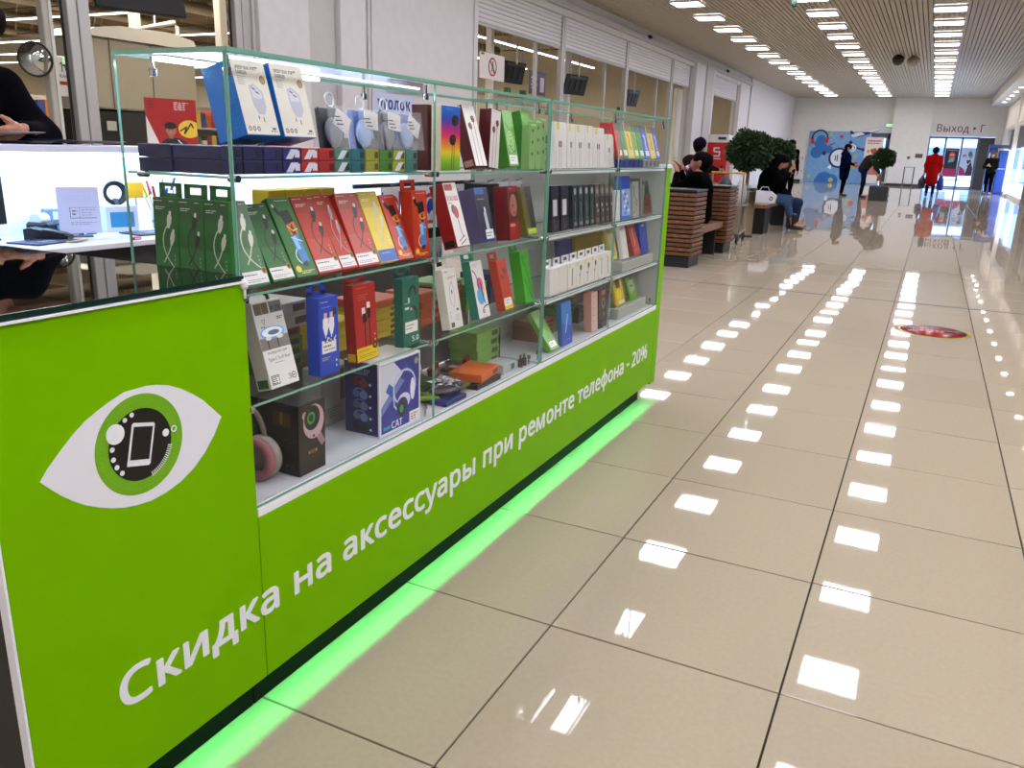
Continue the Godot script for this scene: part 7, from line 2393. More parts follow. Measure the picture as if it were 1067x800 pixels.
func person(label: String, at: Vector3, turn: float, J: Dictionary, o: Dictionary) -> Node3D:
	var t := thing("person", label, "person", at, turn)
	var q := stand()
	for k in J:
		q[k] = J[k]
	var cell: float = o.get("cell", 0.026)
	var fine: float = o.get("fine", cell * 0.62)
	var skin := mat(o.get("skin", Color(0.66, 0.46, 0.37)), 0.5)
	var sc: float = o.get("bulk", 1.0)
	var F: Vector3 = q.face.normalized()
	var U: Vector3 = (q.up - F * q.up.dot(F)).normalized()
	var R := U.cross(F)
	var h: Vector3 = q.head
	# body: one continuous figure; head and hands on finer grids of their own
	var s := S(true)
	var caps := [[q.pel, q.chest, 0.115 * sc, 0.125 * sc], [q.chest, q.neck, 0.115 * sc, 0.06], [q.neck, h - U * 0.04, 0.054, 0.052], [q.chest + Vector3(0, 0.08, 0), q.sl, 0.09, 0.06], [q.chest + Vector3(0, 0.08, 0), q.sr, 0.09, 0.06]]
	for sd in ["l", "r"]:
		caps.append([q.pel, q["h" + sd], 0.10, 0.085])
		caps.append([q["h" + sd], q["k" + sd], 0.072, 0.05])
		caps.append([q["k" + sd], q["a" + sd], 0.05, 0.036])
		caps.append([q["a" + sd], q["t" + sd], 0.036, 0.028])
		caps.append([q["s" + sd], q["e" + sd], 0.046, 0.037])
		caps.append([q["e" + sd], q["w" + sd], 0.037, 0.027])
	net(s, caps, cell, 0.018)
	var hc := [[h + U * 0.035 - F * 0.02, h + U * 0.03 + F * 0.005, 0.093, 0.088], [h - U * 0.03 + F * 0.03, h - U * 0.075 + F * 0.05, 0.066, 0.042], [h - U * 0.04 - F * 0.01, q.neck + U * 0.02, 0.056, 0.054]]
	hc.append([h + U * 0.025 + F * 0.092, h - U * 0.018 + F * 0.115, 0.012, 0.016])
	hc.append([h - U * 0.052 + F * 0.083 - R * 0.016, h - U * 0.052 + F * 0.083 + R * 0.016, 0.016, 0.016])
	for sg in [-1.0, 1.0]:
		hc.append([h + R * sg * 0.088 + U * 0.02 - F * 0.012, h + R * sg * 0.086 - U * 0.018 - F * 0.006, 0.017, 0.012])
		hc.append([h + R * sg * 0.03 + U * 0.045 + F * 0.082, h + R * sg * 0.055 + U * 0.04 + F * 0.07, 0.013, 0.012])
	net(s, hc, minf(fine, 0.016), 0.010)
	for sd in ["l", "r"]:
		var sg := 1.0 if sd == "l" else -1.0
		var thumb: Vector3 = q.get("th" + sd, Vector3(-sg * 0.2, 0, 1))
		net(s, hand_caps(q["w" + sd], q["f" + sd], thumb, o.get("curl", 0.45) * (sg if o.get("flip", true) else 1.0)), o.get("hand_cell", fine * 0.6), 0.005)
	put(s, "body", skin, t)
	# eyes, mouth
	if o.get("eyes", true):
		for sg in [-1.0, 1.0]:
			var e := S()
			ball(e, h + R * sg * 0.034 + U * 0.022 + F * 0.078, Vector3(0.014, 0.010, 0.014), 6)
			put(e, "eye", mat(Color(0.14, 0.10, 0.09), 0.2), t)
		var e2 := S()
		ball(e2, h - U * 0.054 + F * 0.096, Vector3(0.020, 0.005, 0.006), 6)
		put(e2, "mouth", mat(Color(0.50, 0.22, 0.20), 0.5), t)
	# trousers
	var leg := o.get("leg", Color(0.06, 0.06, 0.08)) as Color
	s = S(true)
	caps = [[q.pel, q.pel + (q.chest - q.pel) * 0.2, 0.125 * sc, 0.12 * sc]]
	for sd in ["l", "r"]:
		caps.append([q.pel, q["h" + sd], 0.11 * sc, 0.098 * sc])
		caps.append([q["h" + sd], q["k" + sd], 0.094 * sc, 0.068 * sc])
		caps.append([q["k" + sd], q["a" + sd] + (q["k" + sd] - q["a" + sd]) * o.get("hem", 0.06), 0.066 * sc, 0.052 * sc])
	net(s, caps, cell, 0.016)
	put(s, "trousers", noisy(leg, 0.12, 0.09, 0.85, 1.0, 0.1), t)
	# shoes
	for sd in ["l", "r"]:
		s = S(true)
		var a: Vector3 = q["a" + sd]
		var to: Vector3 = q["t" + sd]
		net(s, [[a + Vector3(0, o.get("boot", 0.01), 0), a - Vector3(0, 0.035, 0), 0.052, 0.045], [a - Vector3(0, 0.035, 0), to, 0.044, 0.034]], minf(cell, 0.016), 0.01)
		put(s, "shoe", mat(o.get("shoe", Color(0.03, 0.03, 0.035)), 0.4), t)
	# jacket or coat
	s = S(true)
	var cr: float = o.get("coat_r", 0.0)
	caps = [[q.pel + (q.chest - q.pel) * 0.1, q.chest, (0.145 + cr) * sc, (0.155 + cr) * sc], [q.chest, q.neck - (q.neck - q.chest) * 0.25, (0.145 + cr * 0.7) * sc, 0.085], [q.chest + (q.neck - q.chest) * 0.4, q.sl, 0.11, 0.075 * sc], [q.chest + (q.neck - q.chest) * 0.4, q.sr, 0.11, 0.075 * sc]]
	for sd in ["l", "r"]:
		caps.append([q["s" + sd], q["e" + sd], (0.070 + cr * 0.5) * sc, (0.058 + cr * 0.5) * sc])
		caps.append([q["e" + sd], q["w" + sd] - (q["w" + sd] - q["e" + sd]) * 0.10, (0.056 + cr * 0.5) * sc, 0.044 * sc])
	if o.has("hem_at"):
		var hp: Vector3 = o.hem_at
		caps.append([q.pel, hp + Vector3(0.045, 0, 0), (0.14 + cr) * sc, (0.125 + cr) * sc])
		caps.append([q.pel, hp - Vector3(0.045, 0, 0), (0.14 + cr) * sc, (0.125 + cr) * sc])
	net(s, caps, cell, 0.022)
	put(s, "jacket", noisy(o.get("coat", Color(0.04, 0.04, 0.05)), 0.14, 0.09, 0.85, 1.0, 0.1), t)
	if o.has("ribs"):
		for k in 6:
			s = S()
			var y := lerpf(0.55, 1.25, k / 5.0)
			var rr := 0.195 + 0.012 * sin(k * 1.7)
			var ring := []
			for j in 20:
				ring.append(Vector3(cos(TAU * j / 20) * rr * 1.12, y, sin(TAU * j / 20) * rr * 0.95))
			tube(s, ring, 0.016, 6, true)
			put(s, "quilted_roll", noisy(o.coat, 0.14, 0.09, 0.85, 1.0, 0.1), t)
	# hair, hat
	s = S(true)
	var hairc := [[h + U * 0.05 - F * 0.035, h + U * 0.055 + F * 0.02, 0.102, 0.092], [h + U * 0.03 - F * 0.05, h - U * 0.03 - F * 0.045, 0.085, 0.07]]
	if o.has("long_hair"):
		var l: float = o.long_hair
		hairc.append([h - F * 0.05, h - U * l - F * 0.06, 0.085, 0.065])
		hairc.append([h + R * 0.07 - F * 0.02, h + R * 0.085 - U * l - F * 0.01, 0.045, 0.035])
		hairc.append([h - R * 0.07 - F * 0.02, h - R * 0.085 - U * l - F * 0.01, 0.045, 0.035])
	net(s, hairc, minf(fine, 0.018), 0.012)
	put(s, "hair", noisy(o.get("hair", Color(0.05, 0.035, 0.03)), 0.3, 0.12, 0.7, 1.0, 0.15), t)
	if o.has("hat"):
		s = S(true)
		net(s, [[h + U * 0.06 - F * 0.02, h + U * 0.07, 0.118, 0.112], [h + U * 0.12, h + U * 0.13, 0.07, 0.05]], minf(fine, 0.018), 0.012)
		put(s, "knitted_hat", noisy(o.hat, 0.2, 0.12, 0.9, 1.0, 0.1), t)
	if o.has("hood"):
		s = S(true)
		net(s, [[q.neck - F * 0.06, q.neck - F * 0.09 - U * 0.06, 0.10, 0.09], [q.neck - F * 0.03 + R * 0.08, q.neck - F * 0.03 - R * 0.08, 0.06, 0.06]], minf(cell, 0.02), 0.02)
		put(s, "hood", noisy(o.hood, 0.15, 0.09, 0.9, 1.0, 0.1), t)
	if o.has("mask"):
		s = S(true)
		net(s, [[h - U * 0.035 + F * 0.082, h - U * 0.07 + F * 0.07, 0.034, 0.03], [h - U * 0.05 + F * 0.06 + R * 0.03, h - U * 0.05 + F * 0.06 - R * 0.03, 0.035, 0.035]], 0.012, 0.01)
		put(s, "face_mask", mat(o.mask, 0.7), t)
	if o.has("scarf"):
		s = S(true)
		net(s, [[q.neck + R * 0.05, q.neck - R * 0.05, 0.075, 0.075]], 0.016, 0.012)
		put(s, "collar", noisy(o.scarf, 0.2, 0.1, 0.9, 1.0, 0.1), t)
	return t

func build_people() -> void:
	# customer with papers at the rear ledge, cut by the left edge of the picture
	var cl := person("person in a dark navy jacket handling papers at the left edge, behind the lit counter", Vector3(-3.20, 0, -1.11), PI / 2 - 0.25, {
		"head": Vector3(0.10, 1.66, 0.14), "face": Vector3(0.15, -0.45, 0.9), "neck": Vector3(0.03, 1.50, 0.05), "chest": Vector3(0, 1.30, 0.02),
		"sl": Vector3(0.20, 1.43, 0.03), "el": Vector3(0.29, 1.22, 0.20), "wl": Vector3(0.10, 1.245, 0.47), "fl": Vector3(-0.85, -0.25, 0.35), "thl": Vector3(0.1, 0.9, 0.5),
		"sr": Vector3(-0.17, 1.43, 0.03), "er": Vector3(-0.28, 1.22, 0.16), "wr": Vector3(-0.19, 1.235, 0.50), "fr": Vector3(0.75, -0.1, 0.45), "thr": Vector3(-0.1, 0.9, 0.5),
	}, {"cell": 0.02, "fine": 0.011, "hand_cell": 0.0045, "coat": Color(0.035, 0.035, 0.055), "hair": Color(0.10, 0.055, 0.04), "coat_r": 0.012, "curl": 0.5, "bulk": 1.05})
	var sw := S(true)
	net(sw, [[Vector3(0, 1.12, 0.115), Vector3(0.0, 1.34, 0.12), 0.055, 0.055]], 0.02, 0.012)
	put(sw, "green_shirt", mat(Color(0.13, 0.14, 0.07), 0.85), cl)
	# seated pair on the slatted bench
	var sit := {
		"pel": Vector3(0, 0.53, 0), "chest": Vector3(0, 0.88, 0.03), "neck": Vector3(0, 1.05, 0.03), "head": Vector3(0, 1.19, 0.05),
		"hl": Vector3(0.09, 0.50, 0.05), "kl": Vector3(0.12, 0.50, 0.46), "al": Vector3(0.12, 0.08, 0.44), "tl": Vector3(0.13, 0.035, 0.60),
		"hr": Vector3(-0.09, 0.50, 0.05), "kr": Vector3(-0.12, 0.50, 0.46), "ar": Vector3(-0.12, 0.08, 0.44), "tr": Vector3(-0.13, 0.035, 0.60),
		"sl": Vector3(0.18, 1.0, 0.03), "el": Vector3(0.24, 0.74, 0.10), "wl": Vector3(0.13, 0.60, 0.30), "fl": Vector3(-0.2, -0.3, 1), "thl": Vector3(-1, 0.3, 0),
		"sr": Vector3(-0.18, 1.0, 0.03), "er": Vector3(-0.24, 0.74, 0.10), "wr": Vector3(-0.13, 0.60, 0.30), "fr": Vector3(0.2, -0.3, 1), "thr": Vector3(1, 0.3, 0),
	}
	for k in sit:
		if not (k in ["al", "ar", "tl", "tr", "fl", "fr", "thl", "thr"]):
			sit[k] -= Vector3(0, 0.05, 0)
	var drink := sit.duplicate()
	drink.merge({"head": Vector3(0, 1.13, 0.03), "face": Vector3(0, 0.25, 1), "er": Vector3(-0.24, 0.81, 0.26), "wr": Vector3(-0.06, 1.05, 0.30), "fr": Vector3(0.25, 0.7, 0.25), "thr": Vector3(0.8, 0, -0.4), "wl": Vector3(0.06, 1.01, 0.30), "el": Vector3(0.22, 0.79, 0.26), "fl": Vector3(-0.25, 0.7, 0.25), "thl": Vector3(-0.8, 0, -0.4)}, true)
	person("person in black drinking from a pink can on the slatted bench, dark short hair", Vector3(-1.82, 0, -9.22), -PI / 2, drink, {"cell": 0.022, "fine": 0.013, "coat": Color(0.018, 0.018, 0.022), "hair": Color(0.03, 0.022, 0.02), "skin": Color(0.62, 0.42, 0.35), "leg": Color(0.03, 0.03, 0.04), "coat_r": 0.02})
	var can := thing("drink_can", "pink and white drink can held to the mouth by the person in black", "can", Vector3(-2.05, 1.05, -9.22))
	var s := S()
	lathe(s, [Vector2(0, 0), Vector2(0.026, 0), Vector2(0.032, 0.01), Vector2(0.032, 0.10), Vector2(0.026, 0.115), Vector2(0, 0.115)], 16, Transform3D(Basis(Vector3.BACK, -1.1), Vector3.ZERO))
	put(s, "can", mat(Color(0.66, 0.28, 0.36), 0.3), can)
	s = S()
	lathe(s, [Vector2(0.0325, 0.04), Vector2(0.0325, 0.07)], 16, Transform3D(Basis(Vector3.BACK, -1.1), Vector3.ZERO))
	put(s, "white_band", mat(Color(0.85, 0.82, 0.82), 0.3), can)
	person("person with long brown hair and a navy jacket seated left of the one drinking", Vector3(-2.36, 0, -8.70), -PI / 2 + 0.3, sit, {"cell": 0.024, "fine": 0.016, "coat": Color(0.03, 0.035, 0.075), "hair": Color(0.16, 0.07, 0.035), "long_hair": 0.2, "coat_r": 0.02})
	# purple hat beyond them
	person("person in a purple knitted hat and brown grey coat beyond the bench, seen from behind", Vector3(-3.15, 0, -14.2), PI * 0.86, {"head": Vector3(0, 1.36, 0.03), "neck": Vector3(0, 1.21, 0), "chest": Vector3(0, 1.02, 0), "sl": Vector3(0.18, 1.14, 0), "sr": Vector3(-0.18, 1.14, 0), "er": Vector3(-0.30, 1.0, -0.05), "wr": Vector3(-0.36, 0.98, 0.16), "fr": Vector3(-0.5, 0.1, 1), "pel": Vector3(0, 0.80, 0)}, {"cell": 0.024, "fine": 0.016, "coat": Color(0.15, 0.11, 0.11), "hat": Color(0.10, 0.06, 0.14), "coat_r": 0.03, "hem_at": Vector3(0, 0.62, 0)})
	# woman with a phone on the far bench
	var wo := sit.duplicate()
	wo.merge({"sl": Vector3(0.18, 1.0, 0.07), "sr": Vector3(-0.18, 1.0, 0.07), "head": Vector3(0.03, 1.155, 0.16), "neck": Vector3(0.0, 1.03, 0.10), "chest": Vector3(0, 0.87, 0.05), "face": Vector3(0.1, -0.35, 1), "kl": Vector3(0.09, 0.53, 0.40), "al": Vector3(0.10, 0.10, 0.44), "tl": Vector3(0.13, 0.035, 0.60), "kr": Vector3(-0.10, 0.50, 0.36), "ar": Vector3(-0.16, 0.12, 0.52), "tr": Vector3(-0.20, 0.06, 0.66), "er": Vector3(-0.26, 0.78, 0.22), "wr": Vector3(-0.06, 0.98, 0.36), "fr": Vector3(0.2, 0.9, 0.15), "thr": Vector3(0.9, 0.0, 0.2), "el": Vector3(0.25, 0.76, 0.2), "wl": Vector3(0.10, 0.94, 0.36), "fl": Vector3(-0.2, 0.9, 0.15), "thl": Vector3(-0.9, 0.0, 0.2), "hl": Vector3(0.09, 0.55, 0.05), "hr": Vector3(-0.09, 0.55, 0.05), "pel": Vector3(0, 0.585, 0)}, true)
	person("dark haired woman in black with blue jeans and boots holding a phone", Vector3(-1.84, 0, -14.0), PI / 2 + 0.15, wo, {"cell": 0.022, "fine": 0.013, "coat": Color(0.018, 0.017, 0.02), "leg": Color(0.24, 0.33, 0.46), "hair": Color(0.02, 0.015, 0.015), "long_hair": 0.22, "boot": 0.14, "hem": 0.38, "coat_r": 0.035})
	var ph := thing("phone", "phone in a pale gold case in the seated woman's hands", "phone", Vector3(-1.44, 1.12, -14.06), -0.5)
	s = S()
	box(s, Vector3.ZERO, Vector3(0.012, 0.15, 0.075), 0.004, Transform3D(Basis(Vector3.BACK, 0.3), Vector3.ZERO))
	put(s, "case", mat(Color(0.62, 0.52, 0.34), 0.35), ph)
	s = S()
	box(s, Vector3(-0.0065, 0, 0), Vector3(0.001, 0.138, 0.066), 0.0, Transform3D(Basis(Vector3.BACK, 0.3), Vector3.ZERO))
	put(s, "screen", mat(Color(0.05, 0.06, 0.08), 0.1), ph)
	var wb := thing("handbag", "white bag with a dark round emblem lying beside the seated woman", "bag", Vector3(-1.75, 0.4855, -13.42))
	s = S()
	prism(s, PackedVector2Array([Vector2(-0.17, 0), Vector2(0.17, 0), Vector2(0.19, 0.12), Vector2(0.10, 0.19), Vector2(-0.15, 0.20), Vector2(-0.19, 0.10)]), -0.05, 0.05)
	put(s, "bag", mat(Color(0.80, 0.80, 0.83), 0.6), wb)
	s = S()
	ringpoly(s, 0.11, 0.075, 0.018, 0.032, 0.05, 0.053, Transform3D(), 0, TAU, 18)
	put(s, "emblem", mat(Color(0.06, 0.06, 0.10), 0.5), wb)
	s = S()
	tube(s, [Vector3(-0.1, 0.195, 0), Vector3(-0.06, 0.26, 0.02), Vector3(0.04, 0.26, 0.02), Vector3(0.07, 0.19, 0)], 0.007, 6)
	put(s, "strap", mat(Color(0.75, 0.75, 0.78), 0.6), wb)
	# neighbour on the same bench, mostly hidden
	var nb := sit.duplicate()
	nb.merge({"chest": Vector3(0, 0.88, 0.05), "neck": Vector3(0, 1.03, 0.06), "sl": Vector3(0.18, 0.99, 0.05), "sr": Vector3(-0.18, 0.99, 0.05), "hl": Vector3(0.09, 0.55, 0.05), "hr": Vector3(-0.09, 0.55, 0.05), "pel": Vector3(0, 0.585, 0), "head": Vector3(0, 1.15, 0.1), "face": Vector3(-0.3, -0.3, 1)}, true)
	person("person in dark clothes and pale shoes half hidden behind the seated woman", Vector3(-1.84, 0, -14.75), PI / 2, nb, {"cell": 0.026, "coat": Color(0.05, 0.04, 0.05), "leg": Color(0.16, 0.22, 0.34), "shoe": Color(0.55, 0.48, 0.40), "hair": Color(0.05, 0.03, 0.03), "long_hair": 0.15})
	# standing figures
	person("person in black walking behind the clipped trees, one arm hanging", Vector3(-2.98, 0, -24.0), PI * 0.9, {"head": Vector3(0, 1.58, 0.05)}, {"coat": Color(0.02, 0.02, 0.022), "hair": Color(0.03, 0.025, 0.02), "leg": Color(0.03, 0.03, 0.035), "eyes": false})
	person("person in a dark blue long coat and white mask standing before the mural", Vector3(-2.05, 0, -30.4), PI * 0.56, {"er": Vector3(-0.24, 1.12, 0.08), "wr": Vector3(-0.12, 1.06, 0.28), "fr": Vector3(0.3, 0, 1), "el": Vector3(0.24, 1.12, 0.08), "wl": Vector3(0.12, 1.06, 0.28), "fl": Vector3(-0.3, 0, 1), "face": Vector3(0, -0.25, 1)}, {"cell": 0.024, "coat": Color(0.035, 0.055, 0.17), "coat_r": 0.02, "hem_at": Vector3(0, 0.66, 0), "hair": Color(0.035, 0.025, 0.025), "leg": Color(0.015, 0.015, 0.02), "mask": Color(0.8, 0.82, 0.85), "hood": Color(0.03, 0.05, 0.15)})
	person("person in a grey jacket and blue jeans bending over a pushchair by the planter", Vector3(-1.36, 0, -29.6), PI * 0.5, {"pel": Vector3(0, 0.93, -0.05), "chest": Vector3(0, 1.22, 0.12), "neck": Vector3(0, 1.34, 0.30), "head": Vector3(0, 1.36, 0.46), "face": Vector3(0, -0.8, 0.6), "up": Vector3(0, 0.6, 0.8), "sl": Vector3(0.18, 1.28, 0.24), "sr": Vector3(-0.18, 1.28, 0.24), "el": Vector3(0.2, 1.02, 0.36), "er": Vector3(-0.2, 1.02, 0.36), "wl": Vector3(0.14, 0.82, 0.48), "wr": Vector3(-0.14, 0.82, 0.48)}, {"cell": 0.024, "coat": Color(0.17, 0.165, 0.15), "leg": Color(0.09, 0.12, 0.26), "coat_r": 0.025, "hair": Color(0.06, 0.05, 0.04), "eyes": false})
	person("person in a long red quilted coat and dark blue hat walking to the exit", Vector3(0.70, 0, -33.6), PI, {"al": Vector3(0.10, 0.10, -0.10), "tl": Vector3(0.11, 0.05, 0.06)}, {"cell": 0.022, "coat": Color(0.58, 0.06, 0.05), "coat_r": 0.045, "hem_at": Vector3(0, 0.55, 0), "hat": Color(0.07, 0.05, 0.26), "leg": Color(0.035, 0.05, 0.18), "shoe": Color(0.05, 0.06, 0.2), "ribs": true, "hood": Color(0.60, 0.03, 0.02)})
	for q in [[Vector3(1.02, 0.24, -33.6), Color(0.03, 0.07, 0.42), "bright blue carrier bag in the right hand of the person in red", 0.5], [Vector3(0.40, 0.28, -33.62), Color(0.05, 0.05, 0.16), "dark bag in the left hand of the person in red", 0.42]]:
		var b := thing("carrier_bag", q[2], "bag", q[0])
		s = S(true)
		lathe(s, [Vector2(0, 0), Vector2(0.10, 0.01), Vector2(0.13, 0.12), Vector2(0.12, 0.3), Vector2(0.05, q[3]), Vector2(0.02, q[3] + 0.06), Vector2(0, q[3] + 0.06)], 10, Transform3D(Basis.from_scale(Vector3(1, 1, 0.7)), Vector3.ZERO))
		put(s, "bag", mat(q[1], 0.4), b)
		s = S()
		tube(s, [Vector3(0, q[3], 0), Vector3(0.0, q[3] + 0.12, 0)], 0.008, 5)
		put(s, "handle", mat(q[1], 0.4), b)
	person("person with light hair and an olive dark jacket standing by the blue stand", Vector3(2.84, 0, -38.9), -0.5, {"er": Vector3(-0.24, 1.12, 0.08), "wr": Vector3(-0.08, 1.16, 0.22), "fr": Vector3(0.8, 0.3, 0.3), "el": Vector3(0.24, 1.12, 0.08), "wl": Vector3(0.08, 1.14, 0.24), "fl": Vector3(-0.8, 0.3, 0.3)}, {"cell": 0.026, "coat": Color(0.07, 0.075, 0.055), "coat_r": 0.02, "hair": Color(0.40, 0.27, 0.15), "long_hair": 0.12, "scarf": Color(0.30, 0.26, 0.17), "leg": Color(0.02, 0.02, 0.025)})
	# pushchair
	var pc := thing("pushchair", "white and red pushchair in front of the bending person in grey", "pushchair", Vector3(-0.80, 0, -29.75))
	s = S()
	box(s, Vector3(0, 0.52, 0), Vector3(0.30, 0.05, 0.32), 0.01)
	box(s, Vector3(0.14, 0.74, 0), Vector3(0.05, 0.44, 0.30), 0.015)
	put(s, "seat", mat(Color(0.78, 0.74, 0.72), 0.7), pc)
	s = S()
	box(s, Vector3(-0.05, 0.62, 0), Vector3(0.18, 0.12, 0.24), 0.02)
	put(s, "red_cushion", mat(Color(0.60, 0.10, 0.10), 0.7), pc)
	s = S()
	for z in [-0.15, 0.15]:
		tube(s, [Vector3(-0.3, 0.98, z), Vector3(0.0, 0.5, z), Vector3(0.22, 0.09, z)], 0.011, 6)
		tube(s, [Vector3(0.1, 0.5, z), Vector3(-0.2, 0.09, z)], 0.011, 6)
	tube(s, [Vector3(-0.3, 0.98, -0.15), Vector3(-0.3, 0.98, 0.15)], 0.013, 6)
	put(s, "frame", mat(Color(0.5, 0.5, 0.52), 0.35, 0.7), pc)
	for q in [[0.22, -0.17], [0.22, 0.17], [-0.2, -0.17], [-0.2, 0.17]]:
		s = S()
		cyl(s, Vector3(q[0], 0.085, q[1] - 0.02), Vector3(q[0], 0.085, q[1] + 0.02), 0.085, 0.085, 14)
		put(s, "wheel", mat(Color(0.05, 0.05, 0.055), 0.6), pc)
# ------------------------------------------------------------------ small things
func hung_monitor(label: String, at: Vector3, turn: float, w: float, h: float, tilt: float) -> void:
	# black screen seen from behind and below on a ceiling rod
	var t := thing("monitor", label, "monitor", at, turn, "")
	var b := Basis(Vector3.RIGHT, tilt)
	var s := S()
	box(s, Vector3(0, -h / 2, 0), Vector3(w, h, 0.05), 0.012, Transform3D(b, Vector3.ZERO))
	put(s, "case", mat(Color(0.035, 0.035, 0.038), 0.45), t)
	for k in 3:
		s = S()
		box(s, Vector3((k - 1) * w * 0.26, -h * 0.5, -0.032), Vector3(w * 0.12, h * 0.55, 0.02), 0.006, Transform3D(b, Vector3.ZERO))
		put(s, "rear_rib", mat(Color(0.09, 0.09, 0.10), 0.4), t)
	s = S()
	box(s, Vector3(0, -h * 0.12, -0.034), Vector3(w * 0.8, h * 0.12, 0.02), 0.006, Transform3D(b, Vector3.ZERO))
	put(s, "bracket", mat(Color(0.32, 0.32, 0.33), 0.4, 0.6), t)
	s = S()
	cyl(s, Vector3(0, -h * 0.1, -0.03), Vector3(0, 3.6, -0.03), 0.02, 0.02, 8)
	put(s, "rod", mat(Color(0.62, 0.62, 0.62), 0.4, 0.4), t)

func build_small_things() -> void:
	var s: SurfaceTool
	var white := mat(Color(0.80, 0.80, 0.79), 0.45)
	# ---- things on the ledge and desk of the kiosk
	for k in 6:
		var p := thing("paper_sheet", "loose sheet of paper on the lit ledge, %s" % ["dark blue one under the hands", "pale one under the hands", "white one at the left edge", "grey one by the aluminium post", "pale one reaching past the post", "blue grey one below the sleeve"][k], "paper", Vector3(-2.76 - 0.02 * (k % 2), 1.1905 + 0.0022 * k, -1.02 - [0.0, 0.06, -0.14, 0.30, 0.40, 0.16][k]), [0.2, -0.3, 0.5, 0.1, -0.15, -0.5][k])
		s = S()
		var m := [[-0.10, 0.004], [-0.03, 0.0], [0.05, 0.003], [0.10, 0.012]]
		for j in 3:
			quad(s, Vector3(m[j][0], m[j][1], -0.145), Vector3(m[j][0], m[j][1], 0.145), Vector3(m[j + 1][0], m[j + 1][1], 0.145), Vector3(m[j + 1][0], m[j + 1][1], -0.145), Vector3(0, -1, 0))
		put(s, "sheet", mat([Color(0.10, 0.11, 0.22), Color(0.66, 0.66, 0.72), Color(0.76, 0.76, 0.80), Color(0.42, 0.42, 0.48), Color(0.70, 0.68, 0.70), Color(0.30, 0.32, 0.42)][k], 0.6), p)
	var hp := thing("paper_sheet", "folded pale sheet held in the hands at the left edge", "paper", Vector3(-2.70, 1.228, -1.07), 0.3)
	s = S()
	box(s, Vector3.ZERO, Vector3(0.10, 0.0015, 0.20), 0.0, Transform3D(Basis(Vector3.BACK, 0.25), Vector3.ZERO))
	put(s, "sheet", mat(Color(0.72, 0.66, 0.64), 0.6), hp)
	s = S()
	box(s, Vector3(0.0, 0.006, 0.02), Vector3(0.09, 0.0015, 0.16), 0.0, Transform3D(Basis(Vector3.BACK, 0.1), Vector3.ZERO))
	put(s, "fold", mat(Color(0.62, 0.58, 0.6), 0.6), hp)
	var rp := thing("leaflet_stand", "red leaflet stand with a portrait and yellow script on the lit ledge", "leaflet", Vector3(-2.80, 1.1905, -1.965), PI / 2 - 0.35)
	s = S()
	box(s, Vector3(0, 0.118, -0.004), Vector3(0.262, 0.236, 0.004), 0.001)
	put(s, "board", mat(Color(0.60, 0.05, 0.05), 0.4), rp)
	sheet("printed_sheet", prt("red_poster"), rp, Vector3(0, 0.118, -0.0015), Vector3(0.13, 0, 0), Vector3(0, 0.117, 0))
	s = S()
	box(s, Vector3(0, 0.003, -0.03), Vector3(0.2, 0.006, 0.07), 0.001)
	put(s, "foot", mat(Color(0.7, 0.1, 0.1), 0.4), rp)
	var ps := thing("notice_sheet", "white notice sheet standing upright on a small holder on the desk", "paper", Vector3(-2.585, 0.8015, -1.225), PI / 2 - 0.55)
	s = S()
	box(s, Vector3(0, 0.115, -0.003), Vector3(0.166, 0.20, 0.002))
	put(s, "sheet", mat(Color(0.76, 0.78, 0.88), 0.6), ps)
	sheet("printed_side", prt("paper_sheet"), ps, Vector3(0, 0.115, -0.0012), Vector3(0.082, 0, 0), Vector3(0, 0.099, 0))
	s = S()
	box(s, Vector3(0, 0.004, -0.01), Vector3(0.09, 0.008, 0.06), 0.002)
	box(s, Vector3(0, 0.05, -0.012), Vector3(0.02, 0.09, 0.004))
	put(s, "holder", mat(Color(0.30, 0.34, 0.44), 0.4), ps)
	var mo := thing("monitor", "black monitor edge at the far left of the desk", "monitor", Vector3(-2.72, 0.8015, -0.85), PI / 2 + 0.2)
	s = S()
	box(s, Vector3(0, 0.16, 0), Vector3(0.30, 0.20, 0.02), 0.004)
	put(s, "screen_case", mat(Color(0.03, 0.03, 0.04), 0.35), mo)
	s = S()
	box(s, Vector3(0, 0.03, -0.01), Vector3(0.03, 0.06, 0.02))
	box(s, Vector3(0, 0.004, 0), Vector3(0.14, 0.008, 0.10), 0.002)
	put(s, "stand", mat(Color(0.05, 0.05, 0.06), 0.4), mo)
	var tm := thing("card_terminal", "black card terminal with a slanted keypad on the desk", "terminal", Vector3(-2.60, 0.8015, -1.08), PI / 2 - 0.9)
	s = S()
	prism(s, PackedVector2Array([Vector2(-0.085, 0), Vector2(0.085, 0), Vector2(0.085, 0.018), Vector2(-0.06, 0.05), Vector2(-0.085, 0.045)]), -0.04, 0.04)
	put(s, "case", mat(Color(0.035, 0.035, 0.05), 0.35), tm)
	s = S()
	box(s, Vector3(0.02, 0.0365, 0), Vector3(0.09, 0.003, 0.062), 0.001, Transform3D(Basis(Vector3.BACK, -0.21), Vector3(0.0, 0.003, 0)))
	put(s, "keypad", mat(Color(0.20, 0.21, 0.26), 0.4), tm)
	var pr := thing("receipt_printer", "small black receipt printer with a white paper roll behind the terminal", "printer", Vector3(-2.75, 0.8015, -1.16), 0.4)
	s = S()
	box(s, Vector3(0, 0.03, 0), Vector3(0.10, 0.06, 0.10), 0.01)
	put(s, "case", mat(Color(0.05, 0.05, 0.06), 0.4), pr)
	s = S()
	cyl(s, Vector3(-0.01, 0.068, -0.034), Vector3(-0.01, 0.068, 0.034), 0.028, 0.028, 16)
	put(s, "paper_roll", mat(Color(0.80, 0.81, 0.88), 0.6), pr)
	var ob := thing("parts_box", "pale blue parts box with a white label at the back of the desk", "box", Vector3(-2.79, 0.8015, -1.255), PI / 2 - 0.4)
	s = S()
